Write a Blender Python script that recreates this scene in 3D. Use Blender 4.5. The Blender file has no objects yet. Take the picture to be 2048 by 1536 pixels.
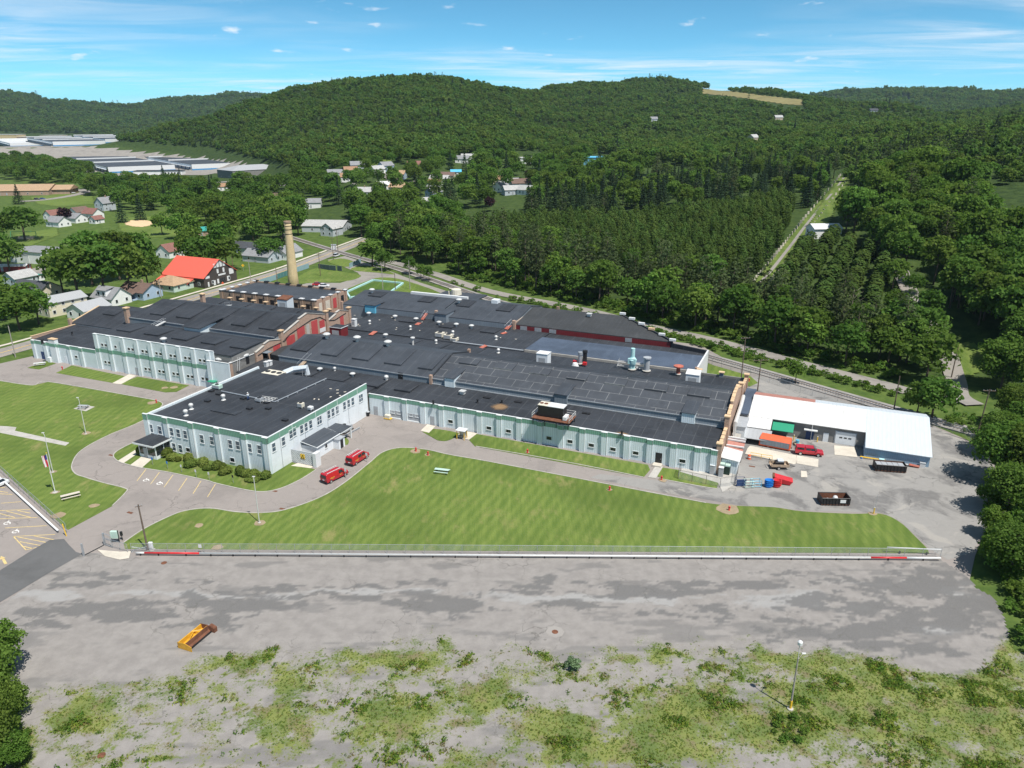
import bpy, bmesh, math, random
import numpy as np
from mathutils import Vector, Matrix, Euler

# ------------------------------------------------------------------ camera, sky, sun, exposure
SC = bpy.context.scene
FPX, HOR, CAMH = 1500.0, 230.0, 68.0
PITCH = math.atan((768 - HOR) / FPX)
cam_d = bpy.data.cameras.new('camera')
cam_d.sensor_fit = 'HORIZONTAL'; cam_d.sensor_width = 36.0; cam_d.lens = 36.0 * FPX / 2048.0
cam_d.clip_start = 0.5; cam_d.clip_end = 30000
cam = bpy.data.objects.new('camera', cam_d); SC.collection.objects.link(cam)
cam.location = (0, 0, CAMH); cam.rotation_euler = (math.pi / 2 - PITCH, 0, 0)
SC.camera = cam

SUN_EL = math.radians(62)
SUN_VEC = Vector((0.66, -0.75, 0)).normalized()          # horizontal direction towards the sun
wd = bpy.data.worlds.new('World'); SC.world = wd; wd.use_nodes = True
_nt = wd.node_tree; _nt.nodes.clear()
def _wn(t, **k):
    n = _nt.nodes.new(t)
    for a, b in k.items(): setattr(n, a, b)
    return n
def _wm(op, a, b=None, c=None):
    n = _wn('ShaderNodeMath', operation=op)
    for i, v in enumerate((a, b, c)):
        if v is None: continue
        if isinstance(v, (int, float)): n.inputs[i].default_value = v
        else: _nt.links.new(v, n.inputs[i])
    return n.outputs[0]
sky = _wn('ShaderNodeTexSky', sky_type='NISHITA')
sky.sun_disc = False; sky.sun_elevation = SUN_EL
sky.sun_rotation = math.atan2(SUN_VEC.x, SUN_VEC.y)
sky.altitude = 300; sky.air_density = 0.4; sky.dust_density = 0.0; sky.ozone_density = 2.0
tc = _wn('ShaderNodeTexCoord'); sep = _wn('ShaderNodeSeparateXYZ')
_nt.links.new(tc.outputs['Generated'], sep.inputs[0])
zc = _wm('MAXIMUM', sep.outputs[2], 0.004)
# flat cloud layer: direction divided by height gives a plane overhead
px_ = _wm('DIVIDE', sep.outputs[0], _wm('ADD', zc, 0.03)); py_ = _wm('DIVIDE', sep.outputs[1], _wm('ADD', zc, 0.03))
cmb = _wn('ShaderNodeCombineXYZ'); _nt.links.new(px_, cmb.inputs[0]); _nt.links.new(py_, cmb.inputs[1])
def _noise(vec, scale, detail, rough, dist=0.0, sx=1, sy=1, off=(0, 0, 0)):
    mp = _wn('ShaderNodeMapping'); mp.inputs['Scale'].default_value = (sx, sy, 1); mp.inputs['Location'].default_value = off
    _nt.links.new(vec, mp.inputs[0])
    n = _wn('ShaderNodeTexNoise'); n.inputs['Scale'].default_value = scale; n.inputs['Detail'].default_value = detail
    n.inputs['Roughness'].default_value = rough; n.inputs['Distortion'].default_value = dist
    _nt.links.new(mp.outputs[0], n.inputs['Vector']); return n.outputs['Fac']
def _ramp(f, a, b, ca=0.0, cb=1.0):
    m = _wn('ShaderNodeMapRange', interpolation_type='SMOOTHSTEP'); m.inputs[1].default_value = a; m.inputs[2].default_value = b
    m.inputs[3].default_value = ca; m.inputs[4].default_value = cb; _nt.links.new(f, m.inputs[0]); return m.outputs[0]
cir = _noise(cmb.outputs[0], 0.5, 8, 0.62, 0.8, 1.0, 2.0, (4.1, 2.7, 0))
cirbig = _noise(cmb.outputs[0], 0.16, 3, 0.5, 0.0, 1, 1, (6.3, 2.2, 0))
cirrus = _wm('MULTIPLY', _ramp(cir, 0.33, 0.78), _ramp(cirbig, 0.38, 0.60))
cirrus = _wm('MULTIPLY', cirrus, 0.75)
# small fair-weather clouds low over the hills: flattened blobs in azimuth / height
azim = _wm('ARCTAN2', sep.outputs[0], sep.outputs[1])
cm2 = _wn('ShaderNodeCombineXYZ'); _nt.links.new(azim, cm2.inputs[0]); _nt.links.new(_wm('MULTIPLY', zc, 3.4), cm2.inputs[1])
pf = _noise(cm2.outputs[0], 19.0, 4, 0.5, 0.2, 1.0, 1.0, (2.35, 0.62, 0))
puff = _ramp(pf, 0.63, 0.80)
puff = _wm('MULTIPLY', puff, _ramp(sep.outputs[2], 0.012, 0.05)); puff = _wm('MULTIPLY', puff, _ramp(sep.outputs[2], 0.30, 0.11))
cl = _wm('MAXIMUM', cirrus, _wm('MULTIPLY', puff, 0.85))
hs = _wn('ShaderNodeMix', data_type='RGBA', blend_type='MULTIPLY'); hs.inputs['Factor'].default_value = 1.0; hs.inputs['B'].default_value = (0.66, 1.28, 1.20, 1)
_nt.links.new(sky.outputs[0], hs.inputs['A'])
mixc = _wn('ShaderNodeMix', data_type='RGBA')
_nt.links.new(cl, mixc.inputs['Factor']); _nt.links.new(hs.outputs['Result'], mixc.inputs['A']); mixc.inputs['B'].default_value = (8.2, 8.4, 8.7, 1)
bg = _wn('ShaderNodeBackground'); bg.inputs['Strength'].default_value = 0.10
_nt.links.new(mixc.outputs['Result'], bg.inputs['Color'])
wo = _wn('ShaderNodeOutputWorld'); _nt.links.new(bg.outputs[0], wo.inputs['Surface'])

sun_d = bpy.data.lights.new('sun', 'SUN'); sun_d.energy = 4.6; sun_d.angle = math.radians(0.53); sun_d.color = (1.0, 0.955, 0.89)
sun = bpy.data.objects.new('sun', sun_d); SC.collection.objects.link(sun)
_sd = Vector((SUN_VEC.x * math.cos(SUN_EL), SUN_VEC.y * math.cos(SUN_EL), math.sin(SUN_EL)))
sun.rotation_euler = _sd.to_track_quat('Z', 'Y').to_euler(); sun.location = (0, 0, 200)
SC.view_settings.view_transform = 'Standard'; SC.view_settings.look = 'None'
SC.view_settings.exposure = 0.42; SC.view_settings.gamma = 1.0; SC.view_settings.use_curve_mapping = False
SC.cycles.max_bounces = 5; SC.cycles.diffuse_bounces = 2; SC.cycles.glossy_bounces = 2
SC.cycles.transmission_bounces = 3; SC.cycles.transparent_max_bounces = 10; SC.cycles.volume_bounces = 0

# ------------------------------------------------------------------ pixel <-> place
_c, _s = math.cos(PITCH), math.sin(PITCH)
def ray(x, y):
    u = (x - 1024) / FPX; v = (y - 768) / FPX
    return np.array([u, _c - v * _s, -(_s + v * _c)])
def G(x, y, z=0.0):
    d = ray(x, y); t = (z - CAMH) / d[2]
    return Vector((d[0] * t, d[1] * t, z))
def proj(X, Y, Z):
    dz = Z - CAMH; fw = Y * _c - dz * _s; up = Y * _s + dz * _c
    fw = np.maximum(fw, 1e-3) if isinstance(fw, np.ndarray) else fw
    return 1024 + FPX * X / fw, 768 - FPX * up / fw
FO = G(544.5, 948.75); TH = math.radians(-23.2)
UX = Vector((math.cos(TH), math.sin(TH), 0)); VX = Vector((-UX.y, UX.x, 0))
def Wd(u, v, z=0.0): return FO + UX * u + VX * v + Vector((0, 0, z))
def uvz(x, y, z=0.0):
    q = G(x, y, z) - FO; return q.dot(UX), q.dot(VX)
def onu(x, y, u0):
    d = ray(x, y); t = (u0 + FO.dot(UX)) / (d[0] * UX.x + d[1] * UX.y)
    q = Vector((d[0] * t, d[1] * t, 0)) - FO; return q.dot(VX), d[2] * t + CAMH
def onv(x, y, v0):
    d = ray(x, y); t = (v0 + FO.dot(VX)) / (d[0] * VX.x + d[1] * VX.y)
    q = Vector((d[0] * t, d[1] * t, 0)) - FO; return q.dot(UX), d[2] * t + CAMH

# ------------------------------------------------------------------ numpy noise
_rng = np.random.RandomState(7)
_perm = _rng.rand(256, 256)
def vnoise(x, y):
    x = np.asarray(x, float); y = np.asarray(y, float)
    xi = np.floor(x).astype(int); yi = np.floor(y).astype(int); fx = x - xi; fy = y - yi
    fx = fx * fx * (3 - 2 * fx); fy = fy * fy * (3 - 2 * fy)
    p = lambda a, b: _perm[a & 255, b & 255]
    return (p(xi, yi) * (1 - fx) + p(xi + 1, yi) * fx) * (1 - fy) + (p(xi, yi + 1) * (1 - fx) + p(xi + 1, yi + 1) * fx) * fy
def fbm(x, y, o=4, r=0.5):
    s = 0; a = 1; t = 0
    for i in range(o):
        s = s + a * vnoise(x * 2 ** i + 17.3 * i, y * 2 ** i + 9.1 * i); t += a; a *= r
    return s / t
def sstep(a, b, x):
    t = np.clip((x - a) / (b - a), 0, 1); return t * t * (3 - 2 * t)

# ------------------------------------------------------------------ terrain
R0 = (111.6, 149.2); RD = (-0.636, 0.772); RN = (0.772, 0.636)
def _sky_z(pxs, rc, drop):
    """terrain height at distance rc so that tree tops there reach the skyline pixels"""
    out = []
    for (x, y), r in zip(pxs, rc):
        d = ray(x, y); t = r / math.hypot(d[0], d[1]); out.append((math.atan2(d[0], d[1]), CAMH + d[2] * t - drop, r))
    return np.array(out)
_A = [(-400, 290, 1500), (190, 276, 1450), (300, 253, 1450), (430, 220, 1450), (520, 188, 1450), (580, 168, 1450), (640, 158, 1450), (740, 149, 1450), (830, 147, 1450),
      (900, 152, 1450), (1000, 164, 1450), (1060, 171, 1500), (1120, 169, 1700), (1180, 160, 1800), (1250, 156, 1850), (1330, 158, 1850), (1400, 159, 1800),
      (1500, 166, 1700), (1600, 176, 1620), (1640, 184, 1600), (1750, 205, 1500), (1900, 222, 1400), (2100, 235, 1400), (2600, 240, 1400)]
TA = _sky_z([a[:2] for a in _A], [a[2] for a in _A], 12)
_B = [(-400, 165, 4200), (0, 180, 4200), (60, 190, 4200), (100, 200, 4200), (180, 205, 4200), (260, 208, 4200), (330, 200, 4200), (400, 190, 4200), (510, 185, 4200), (600, 190, 4200),
      (750, 230, 4200), (1400, 230, 3400), (1600, 192, 3400), (1640, 184, 3400), (1750, 177, 3400), (1850, 173, 3400), (1950, 177, 3400), (2100, 183, 3400), (2500, 175, 3400)]
TB = _sky_z([a[:2] for a in _B], [a[2] for a in _B], 12)
def terrain(X, Y):
    X = np.asarray(X, float); Y = np.asarray(Y, float)
    r = np.hypot(X, Y); az = np.arctan2(X, Y)
    s = (X - R0[0]) * RN[0] + (Y - R0[1]) * RN[1]; a = (X - R0[0]) * RD[0] + (Y - R0[1]) * RD[1]
    k = np.interp(a, [-200, 0, 120, 200, 300, 500, 750, 900], [0.2, 0.22, 0.21, 0.12, 0.085, 0.085, 0.03, 0.0])
    zc = k * np.maximum(0, s - 24) ; zc = np.where(s > 24, zc * sstep(24, 70, s), 0); zc = 110 * (1 - np.exp(-zc / 110))
    cz = np.interp(az, TA[:, 0], TA[:, 1]); rc = np.interp(az, TA[:, 0], TA[:, 2])
    r0 = np.interp(az, [-0.62, -0.45, -0.38, -0.33, -0.28, -0.2, 0.3, 0.7], [1330, 1300, 1180, 960, 640, 450, 450, 420])
    t = np.clip((r - r0) / (rc - r0), 0, 1)
    up = t ** 1.3 * (1 - 0.12 * np.sin(np.pi * t)); dn = np.exp(-((np.maximum(r, rc) - rc) / 420) ** 2)
    za = np.maximum(cz, 0) * np.where(r < rc, up, dn)
    cz = np.interp(az, TB[:, 0], TB[:, 1]); rc = np.interp(az, TB[:, 0], TB[:, 2])
    t = np.clip((r - (rc - 1500)) / 1500, 0, 1)
    zb = np.maximum(cz, 0) * np.where(r < rc, t ** 1.2, np.exp(-((np.maximum(r, rc) - rc) / 900) ** 2))
    z = np.maximum(np.maximum(za, zb), zc)
    bump = (fbm(X / 170.0, Y / 170.0, 3) - 0.5) * 26
    return z + bump * sstep(6, 45, z)
def TZ(X, Y): return float(terrain(X, Y))
def GT(x, y):
    d = ray(x, y); r = 80.0; hl = math.hypot(d[0], d[1]); prev = r
    while r < 9000:
        t = r / hl
        if CAMH + d[2] * t <= TZ(d[0] * t, d[1] * t): break
        prev = r; r *= 1.012
    for _ in range(18):
        m = 0.5 * (prev + r); t = m / hl
        if CAMH + d[2] * t <= TZ(d[0] * t, d[1] * t): r = m
        else: prev = m
    t = r / hl; return Vector((d[0] * t, d[1] * t, TZ(d[0] * t, d[1] * t)))
def depth_at(p): return p.y * _c - (p.z - CAMH) * _s

# ------------------------------------------------------------------ object helpers
COL = SC.collection
def link(o): COL.objects.link(o); return o
def tag(o, label=None, cat=None, group=None, kind=None):
    if label: o['label'] = label
    if cat: o['category'] = cat
    if group: o['group'] = group
    if kind: o['kind'] = kind
    return o
class MB:
    def __init__(s, tf=None): s.v = []; s.f = []; s.m = []; s.tf = tf
    def add(s, vs, fs, mi=0):
        b = len(s.v)
        for p in vs:
            p = Vector(p); s.v.append(s.tf @ p if s.tf else p)
        for f in fs: s.f.append([b + i for i in f]); s.m.append(mi)
        return s
    def box(s, x0, x1, y0, y1, z0, z1, mi=0):
        return s.add([(x0, y0, z0), (x1, y0, z0), (x1, y1, z0), (x0, y1, z0), (x0, y0, z1), (x1, y0, z1), (x1, y1, z1), (x0, y1, z1)],
                     [(3, 2, 1, 0), (4, 5, 6, 7), (0, 1, 5, 4), (1, 2, 6, 5), (2, 3, 7, 6), (3, 0, 4, 7)], mi)
    def hexa(s, bot, top, mi=0):
        n = len(bot)
        return s.add(list(bot) + list(top), [tuple(reversed(range(n))), tuple(range(n, 2 * n))] + [(i, (i + 1) % n, n + (i + 1) % n, n + i) for i in range(n)], mi)
    def prism(s, poly, axis, a0, a1, mi=0):
        """polygon in the two other axes, extruded along axis; axis x: poly is (y,z); axis y: (x,z); axis z: (x,y)"""
        def pt(p, a): return (a, p[0], p[1]) if axis == 'x' else ((p[0], a, p[1]) if axis == 'y' else (p[0], p[1], a))
        return s.hexa([pt(p, a0) for p in poly], [pt(p, a1) for p in poly], mi)
    def tube(s, pts, r, n=8, mi=0, cap=True):
        pts = [Vector(p) for p in pts]; rs = r if isinstance(r, (list, tuple)) else [r] * len(pts); rings = []
        for i, p in enumerate(pts):
            d = (pts[min(i + 1, len(pts) - 1)] - pts[max(i - 1, 0)]).normalized()
            a = d.cross(Vector((0, 0, 1)) if abs(d.z) < 0.95 else Vector((1, 0, 0))).normalized(); b = d.cross(a)
            rings.append([p + (a * math.cos(2 * math.pi * k / n) + b * math.sin(2 * math.pi * k / n)) * rs[i] for k in range(n)])
        vs = [q for g in rings for q in g]; fs = []
        for i in range(len(rings) - 1):
            for k in range(n): fs.append((i * n + k, i * n + (k + 1) % n, (i + 1) * n + (k + 1) % n, (i + 1) * n + k))
        if cap: fs.append(tuple(range(n - 1, -1, -1))); fs.append(tuple((len(rings) - 1) * n + k for k in range(n)))
        return s.add(vs, fs, mi)
    def lathe(s, prof, c=(0, 0, 0), n=14, mi=0):
        vs = []; fs = []
        for r, z in prof:
            for k in range(n): vs.append((c[0] + r * math.cos(2 * math.pi * k / n), c[1] + r * math.sin(2 * math.pi * k / n), c[2] + z))
        m = len(prof)
        for i in range(m - 1):
            for k in range(n): fs.append((i * n + k, i * n + (k + 1) % n, (i + 1) * n + (k + 1) % n, (i + 1) * n + k))
        fs.append(tuple(range(n - 1, -1, -1))); fs.append(tuple((m - 1) * n + k for k in range(n)))
        return s.add(vs, fs, mi)
    def mesh(s, name, mats, org=(0, 0, 0), smooth=False, bevel=0):
        me = bpy.data.meshes.new(name); o = Vector(org)
        me.from_pydata([tuple(p - o) for p in s.v], [], s.f)
        if not isinstance(mats, (list, tuple)): mats = [mats]
        for m in mats: me.materials.append(m)
        me.polygons.foreach_set('material_index', s.m)
        if smooth: me.polygons.foreach_set('use_smooth', [True] * len(s.f))
        bm = bmesh.new(); bm.from_mesh(me); bmesh.ops.recalc_face_normals(bm, faces=bm.faces)
        if bevel: bmesh.ops.bevel(bm, geom=list(bm.edges), offset=bevel, segments=1, affect='EDGES')
        bm.to_mesh(me); bm.free(); me.update(); return me
def obj(name, me, parent=None, loc=None, rot=None, scale=None):
    o = bpy.data.objects.new(name, me); link(o)
    if parent: o.parent = parent
    if loc is not None: o.location = loc
    if rot is not None: o.rotation_euler = (0, 0, rot) if isinstance(rot, (int, float)) else rot
    if scale is not None: o.scale = (scale,) * 3 if isinstance(scale, (int, float)) else scale
    return o
def thing(name, label, cat, loc=(0, 0, 0), rot=0.0, group=None, scale=None):
    o = bpy.data.objects.new(name, None); link(o); o.empty_display_size = 0.5
    o.location = loc; o.rotation_euler = (0, 0, rot)
    if scale is not None: o.scale = (scale,) * 3 if isinstance(scale, (int, float)) else scale
    return tag(o, label, cat, group)
def part(name, mb, mat, parent, org=(0, 0, 0), smooth=False, bevel=0):
    return obj(name, mb.mesh(name, mat, org, smooth, bevel), parent)
def copy_tree(o, parent=None):
    c = o.copy(); link(c)
    if parent: c.parent = parent
    for ch in list(o.children): copy_tree(ch, c)
    return c

# ------------------------------------------------------------------ materials
MATS = {}
class NT:
    def __init__(s, name):
        s.m = bpy.data.materials.new(name); s.m.use_nodes = True; s.t = s.m.node_tree; s.t.nodes.clear()
        s.out = s.n('ShaderNodeOutputMaterial'); MATS[name] = s.m
    def n(s, t, **k):
        x = s.t.nodes.new(t)
        for a, b in k.items(): setattr(x, a, b)
        return x
    def l(s, a, b): s.t.links.new(a, b)
    def set(s, inp, v):
        if hasattr(v, 'is_output') or isinstance(v, bpy.types.NodeSocket): s.l(v, inp)
        elif isinstance(v, (tuple, list)) and len(v) == 3 and inp.type == 'RGBA': inp.default_value = (*v, 1)
        else: inp.default_value = v
    def math(s, op, a, b=None, c=None):
        x = s.n('ShaderNodeMath', operation=op)
        for i, v in enumerate((a, b, c)):
            if v is not None: s.set(x.inputs[i], v)
        return x.outputs[0]
    def mix(s, f, a, b, bt='MIX'):
        x = s.n('ShaderNodeMix', data_type='RGBA', blend_type=bt); s.set(x.inputs['Factor'], f); s.set(x.inputs['A'], a); s.set(x.inputs['B'], b); return x.outputs['Result']
    def pos(s, kind='Object', scale=(1, 1, 1), rot=0.0, loc=(0, 0, 0)):
        if kind == 'World': src = s.n('ShaderNodeNewGeometry').outputs['Position']
        else: src = s.n('ShaderNodeTexCoord').outputs[kind]
        mp = s.n('ShaderNodeMapping'); mp.inputs['Scale'].default_value = scale; mp.inputs['Rotation'].default_value = (0, 0, rot); mp.inputs['Location'].default_value = loc
        s.l(src, mp.inputs[0]); return mp.outputs[0]
    def noise(s, vec, scale, detail=3, rough=0.55, dist=0.0):
        x = s.n('ShaderNodeTexNoise'); x.inputs['Scale'].default_value = scale; x.inputs['Detail'].default_value = detail
        x.inputs['Roughness'].default_value = rough; x.inputs['Distortion'].default_value = dist; s.l(vec, x.inputs['Vector']); return x.outputs['Fac']
    def rng(s, f, a, b, lo=0.0, hi=1.0):
        x = s.n('ShaderNodeMapRange', interpolation_type='SMOOTHSTEP'); x.inputs[1].default_value = a; x.inputs[2].default_value = b
        x.inputs[3].default_value = lo; x.inputs[4].default_value = hi; s.l(f, x.inputs[0]); return x.outputs[0]
    def attr(s, name): return s.n('ShaderNodeAttribute', attribute_name=name).outputs['Fac']
    def bump(s, h, strength=0.3, dist=0.05):
        x = s.n('ShaderNodeBump'); x.inputs['Strength'].default_value = strength; x.inputs['Distance'].default_value = dist; s.l(h, x.inputs['Height']); return x.outputs[0]
    def bsdf(s, col, rough=0.7, metal=0.0, normal=None, spec=0.4):
        b = s.n('ShaderNodeBsdfPrincipled'); s.set(b.inputs['Base Color'], col); s.set(b.inputs['Roughness'], rough); s.set(b.inputs['Metallic'], metal)
        b.inputs['Specular IOR Level'].default_value = spec
        if normal is not None: s.l(normal, b.inputs['Normal'])
        s.l(b.outputs[0], s.out.inputs[0]); return b
def mk(name, col, var=0.18, scale=1.0, rough=0.7, metal=0.0, dirt=None, dirt_amt=0.35, spec=0.4, coord='Object'):
    t = NT(name); v = t.pos(coord)
    n1 = t.noise(v, scale, 4, 0.6); n2 = t.noise(v, scale * 9.0, 2, 0.5)
    f = t.rng(t.math('ADD', t.math('MULTIPLY', n1, 0.7), t.math('MULTIPLY', n2, 0.3)), 0.32, 0.68)
    dk = tuple(c * (1 - var) for c in col); lt = tuple(min(1, c * (1 + var * 0.7)) for c in col)
    c = t.mix(f, dk, lt)
    if dirt: c = t.mix(t.rng(t.noise(v, scale * 0.6, 5, 0.65, 0.6), 0.52, 0.72, 0.0, dirt_amt), c, dirt)
    t.bsdf(c, rough, metal, None, spec); return t.m
# ------------------------------------------------------------------ material library
def roof_mat(name, base, seam=None, seam_w=2.6, seam_l=3000.0, patch=0.25, lay=0.0, seam_amt=0.55):
    t = NT(name); v = t.pos('Object', rot=lay)
    big = t.noise(v, 0.10, 4, 0.6, 0.4); fine = t.noise(v, 2.2, 3, 0.6); st = t.noise(t.pos('Object', (0.5, 0.06, 1), rot=lay), 1.2, 3, 0.6)
    c = t.mix(t.rng(big, 0.35, 0.65), tuple(x * (1 - patch) for x in base), tuple(x * (1 + patch) for x in base))
    c = t.mix(t.rng(fine, 0.3, 0.75, 0.0, 0.28), c, tuple(x * 1.5 for x in base))
    c = t.mix(t.rng(st, 0.52, 0.75, 0.0, 0.35), c, (base[0] * 1.9 + .006, base[1] * 1.9 + .006, base[2] * 1.85 + .006))
    if seam:
        b = t.n('ShaderNodeTexBrick'); b.inputs['Scale'].default_value = 1.0; b.inputs['Brick Width'].default_value = seam_w; b.inputs['Row Height'].default_value = seam_l
        b.inputs['Mortar Size'].default_value = 0.06; b.inputs['Mortar Smooth'].default_value = 0.3; b.offset = 0.5 if seam_l < 100 else 0.0
        b.inputs['Color1'].default_value = (0, 0, 0, 1); b.inputs['Color2'].default_value = (0, 0, 0, 1); b.inputs['Mortar'].default_value = (1, 1, 1, 1)
        t.l(v, b.inputs['Vector']); m = t.math('MULTIPLY', b.outputs['Color'], t.rng(t.noise(v, 0.35, 3, 0.6), 0.3, 0.6, 0.1, seam_amt))
        c = t.mix(m, c, seam)
    t.bsdf(c, t.rng(fine, 0.3, 0.7, 0.55, 0.8), 0.0, None, 0.35); return t.m
M_ROOF = roof_mat('roof_membrane', (0.029, 0.0325, 0.039), (0.12, 0.125, 0.13), 2.6)
M_ROOF_GREY = roof_mat('roof_membrane_grey', (0.044, 0.051, 0.062), (0.12, 0.125, 0.13), 2.6, patch=0.18)
M_ROOF_GRID = roof_mat('roof_membrane_grid', (0.050, 0.056, 0.066), (0.24, 0.245, 0.245), 4.6, 3.1, patch=0.15, seam_amt=0.85)
M_ROOF_BLUE = roof_mat('roof_membrane_blue', (0.060, 0.080, 0.115), (0.10, 0.12, 0.15), 1.5, patch=0.22, lay=0.25, seam_amt=0.3)
M_ROOF_BROWN = roof_mat('roof_sheet_brown', (0.040, 0.042, 0.044), (0.075, 0.078, 0.08), 1.4, patch=0.15)
def siding_mat(name, col, rib=0.42, axis='X', streak=(0.30, 0.33, 0.36), amt=0.25, rough=0.5, dep=0.95):
    t = NT(name)
    geo = t.n('ShaderNodeTexCoord').outputs['Object']; sp = t.n('ShaderNodeSeparateXYZ'); t.l(geo, sp.inputs[0])
    along = t.math('ADD', sp.outputs[0], sp.outputs[1])
    w = t.math('FRACT', t.math('DIVIDE', along, rib)); rb = t.math('ABSOLUTE', t.math('SUBTRACT', w, 0.5))
    groove = t.rng(rb, 0.28, 0.44)
    v = t.pos('Object', (1.3, 1.3, 0.16)); st = t.noise(v, 1.6, 4, 0.65); bg_ = t.noise(t.pos('Object'), 0.25, 3, 0.5)
    c = t.mix(t.rng(bg_, 0.3, 0.7), tuple(x * 0.93 for x in col), tuple(min(1, x * 1.05) for x in col))
    c = t.mix(t.rng(st, 0.5, 0.78, 0.0, amt), c, streak)
    c = t.mix(t.math('MULTIPLY', groove, dep), c, tuple(x * 0.62 for x in col))
    t.bsdf(c, rough, 0.0, t.bump(rb, 0.5, 0.04), 0.4); return t.m
M_SIDE = siding_mat('siding_white', (0.67, 0.745, 0.775), dep=0.6)
M_SIDE_PLAIN = mk('siding_panel', (0.70, 0.735, 0.76), 0.06, 0.4, 0.5, dirt=(0.45, 0.48, 0.5), dirt_amt=0.25)
M_TRIM = mk('trim_white', (0.66, 0.685, 0.69), 0.06, 0.8, 0.5)
M_GREEN = siding_mat('siding_green', (0.18, 0.36, 0.27), amt=0.3, streak=(0.22, 0.40, 0.32))
M_CLER = siding_mat('siding_slate', (0.19, 0.225, 0.26), rib=0.6, streak=(0.30, 0.33, 0.35), amt=0.5, dep=0.3)
M_REDSIDE = siding_mat('siding_red', (0.17, 0.022, 0.026), rib=0.7, streak=(0.10, 0.02, 0.02), amt=0.5, dep=0.35)
M_BLUESIDE = siding_mat('siding_blue', (0.26, 0.38, 0.50), rib=0.4, streak=(0.32, 0.43, 0.53), amt=0.3, dep=0.3)
M_CONC = mk('concrete', (0.42, 0.40, 0.365), 0.15, 0.5, 0.85, dirt=(0.25, 0.235, 0.21))
M_CONC_PALE = mk('concrete_pale', (0.56, 0.51, 0.43), 0.12, 0.4, 0.85, dirt=(0.40, 0.36, 0.30))
M_BLOCK = mk('block_grey', (0.22, 0.215, 0.205), 0.14, 0.6, 0.85, dirt=(0.30, 0.29, 0.27))
M_KERB = mk('kerb_stone', (0.40, 0.375, 0.34), 0.2, 0.7, 0.85)
def brick_mat(name, c1, c2, mort=(0.38, 0.33, 0.28)):
    t = NT(name); tcn = t.n('ShaderNodeTexCoord').outputs['Object']; sp = t.n('ShaderNodeSeparateXYZ'); t.l(tcn, sp.inputs[0])
    cb = t.n('ShaderNodeCombineXYZ'); t.l(t.math('ADD', sp.outputs[0], sp.outputs[1]), cb.inputs[0]); t.l(sp.outputs[2], cb.inputs[1])
    b = t.n('ShaderNodeTexBrick'); b.inputs['Scale'].default_value = 1.0; b.inputs['Brick Width'].default_value = 0.4; b.inputs['Row Height'].default_value = 0.16; b.inputs['Mortar Size'].default_value = 0.016
    b.inputs['Color1'].default_value = (*c1, 1); b.inputs['Color2'].default_value = (*c2, 1); b.inputs['Mortar'].default_value = (*mort, 1); t.l(cb.outputs[0], b.inputs['Vector'])
    st = t.noise(t.pos('Object', (1, 1, 0.3)), 0.8, 5, 0.65)
    c = t.mix(t.rng(st, 0.45, 0.75, 0.0, 0.55), b.outputs['Color'], tuple(x * 1.35 for x in c2))
    c = t.mix(t.rng(t.noise(t.pos('Object'), 1.9, 4, 0.6), 0.56, 0.75, 0, 0.5), c, tuple(x * 0.55 for x in c1))
    t.bsdf(c, 0.9, 0, None, 0.2); return t.m
M_BRICK = brick_mat('brick_orange', (0.33, 0.205, 0.145), (0.41, 0.275, 0.205))
M_BRICK_DK = brick_mat('brick_brown', (0.24, 0.16, 0.105), (0.31, 0.21, 0.145))
M_STACK = brick_mat('brick_buff', (0.52, 0.39, 0.205), (0.60, 0.47, 0.27), (0.5, 0.42, 0.28))
M_COPING = mk('coping_clay', (0.62, 0.44, 0.27), 0.15, 0.8, 0.8)
M_REDBOARD = siding_mat('board_red', (0.47, 0.075, 0.075), rib=0.6, streak=(0.55, 0.14, 0.12), amt=0.5, dep=0.35)
def glass(name, col=(0.02, 0.025, 0.03), rough=0.12):
    t = NT(name); c = t.mix(t.rng(t.noise(t.pos('Object'), 1.5, 2), 0.35, 0.65), tuple(x * 0.6 for x in col), tuple(x * 1.5 for x in col)); t.bsdf(c, rough, 0, None, 0.6); return t.m
M_GLASS = glass('window_glass'); M_GLASS2 = glass('window_glass_blue', (0.06, 0.09, 0.12))
M_STEEL = mk('steel_galvanised', (0.46, 0.48, 0.50), 0.15, 2.0, 0.45, 0.5)
M_ALU = mk('aluminium_cap', (0.60, 0.60, 0.585), 0.08, 2.0, 0.4, 0.15)
M_DARK = mk('metal_black', (0.018, 0.018, 0.02), 0.2, 2.0, 0.5)
M_RUST = mk('metal_rust', (0.16, 0.065, 0.035), 0.35, 1.5, 0.85, dirt=(0.08, 0.04, 0.03))
M_BEIGE = mk('unit_beige', (0.62, 0.58, 0.48), 0.1, 1.0, 0.55)
M_WHITE = mk('paint_white', (0.66, 0.67, 0.67), 0.05, 1.0, 0.45)
M_GREYP = mk('paint_grey', (0.36, 0.38, 0.40), 0.12, 1.0, 0.5)
M_TEALP = mk('paint_aqua', (0.42, 0.66, 0.66), 0.1, 1.0, 0.5)
M_REDP = mk('paint_red', (0.55, 0.03, 0.035), 0.12, 1.0, 0.4)
M_ORANGE = mk('paint_orange', (0.72, 0.13, 0.05), 0.12, 0.8, 0.5)
M_YELLOW = mk('paint_yellow', (0.80, 0.50, 0.04), 0.12, 1.0, 0.5)
M_SNOW = mk('plow_yellow', (0.62, 0.33, 0.03), 0.2, 0.9, 0.45, dirt=(0.16, 0.06, 0.03), dirt_amt=0.75)
M_BLUEP = mk('paint_blue', (0.02, 0.20, 0.60), 0.12, 1.0, 0.45)
M_CYANP = mk('paint_cyan', (0.12, 0.42, 0.60), 0.12, 1.0, 0.5)
M_DKBLUE = mk('paint_navy', (0.02, 0.05, 0.14), 0.12, 1.0, 0.5)
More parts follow.
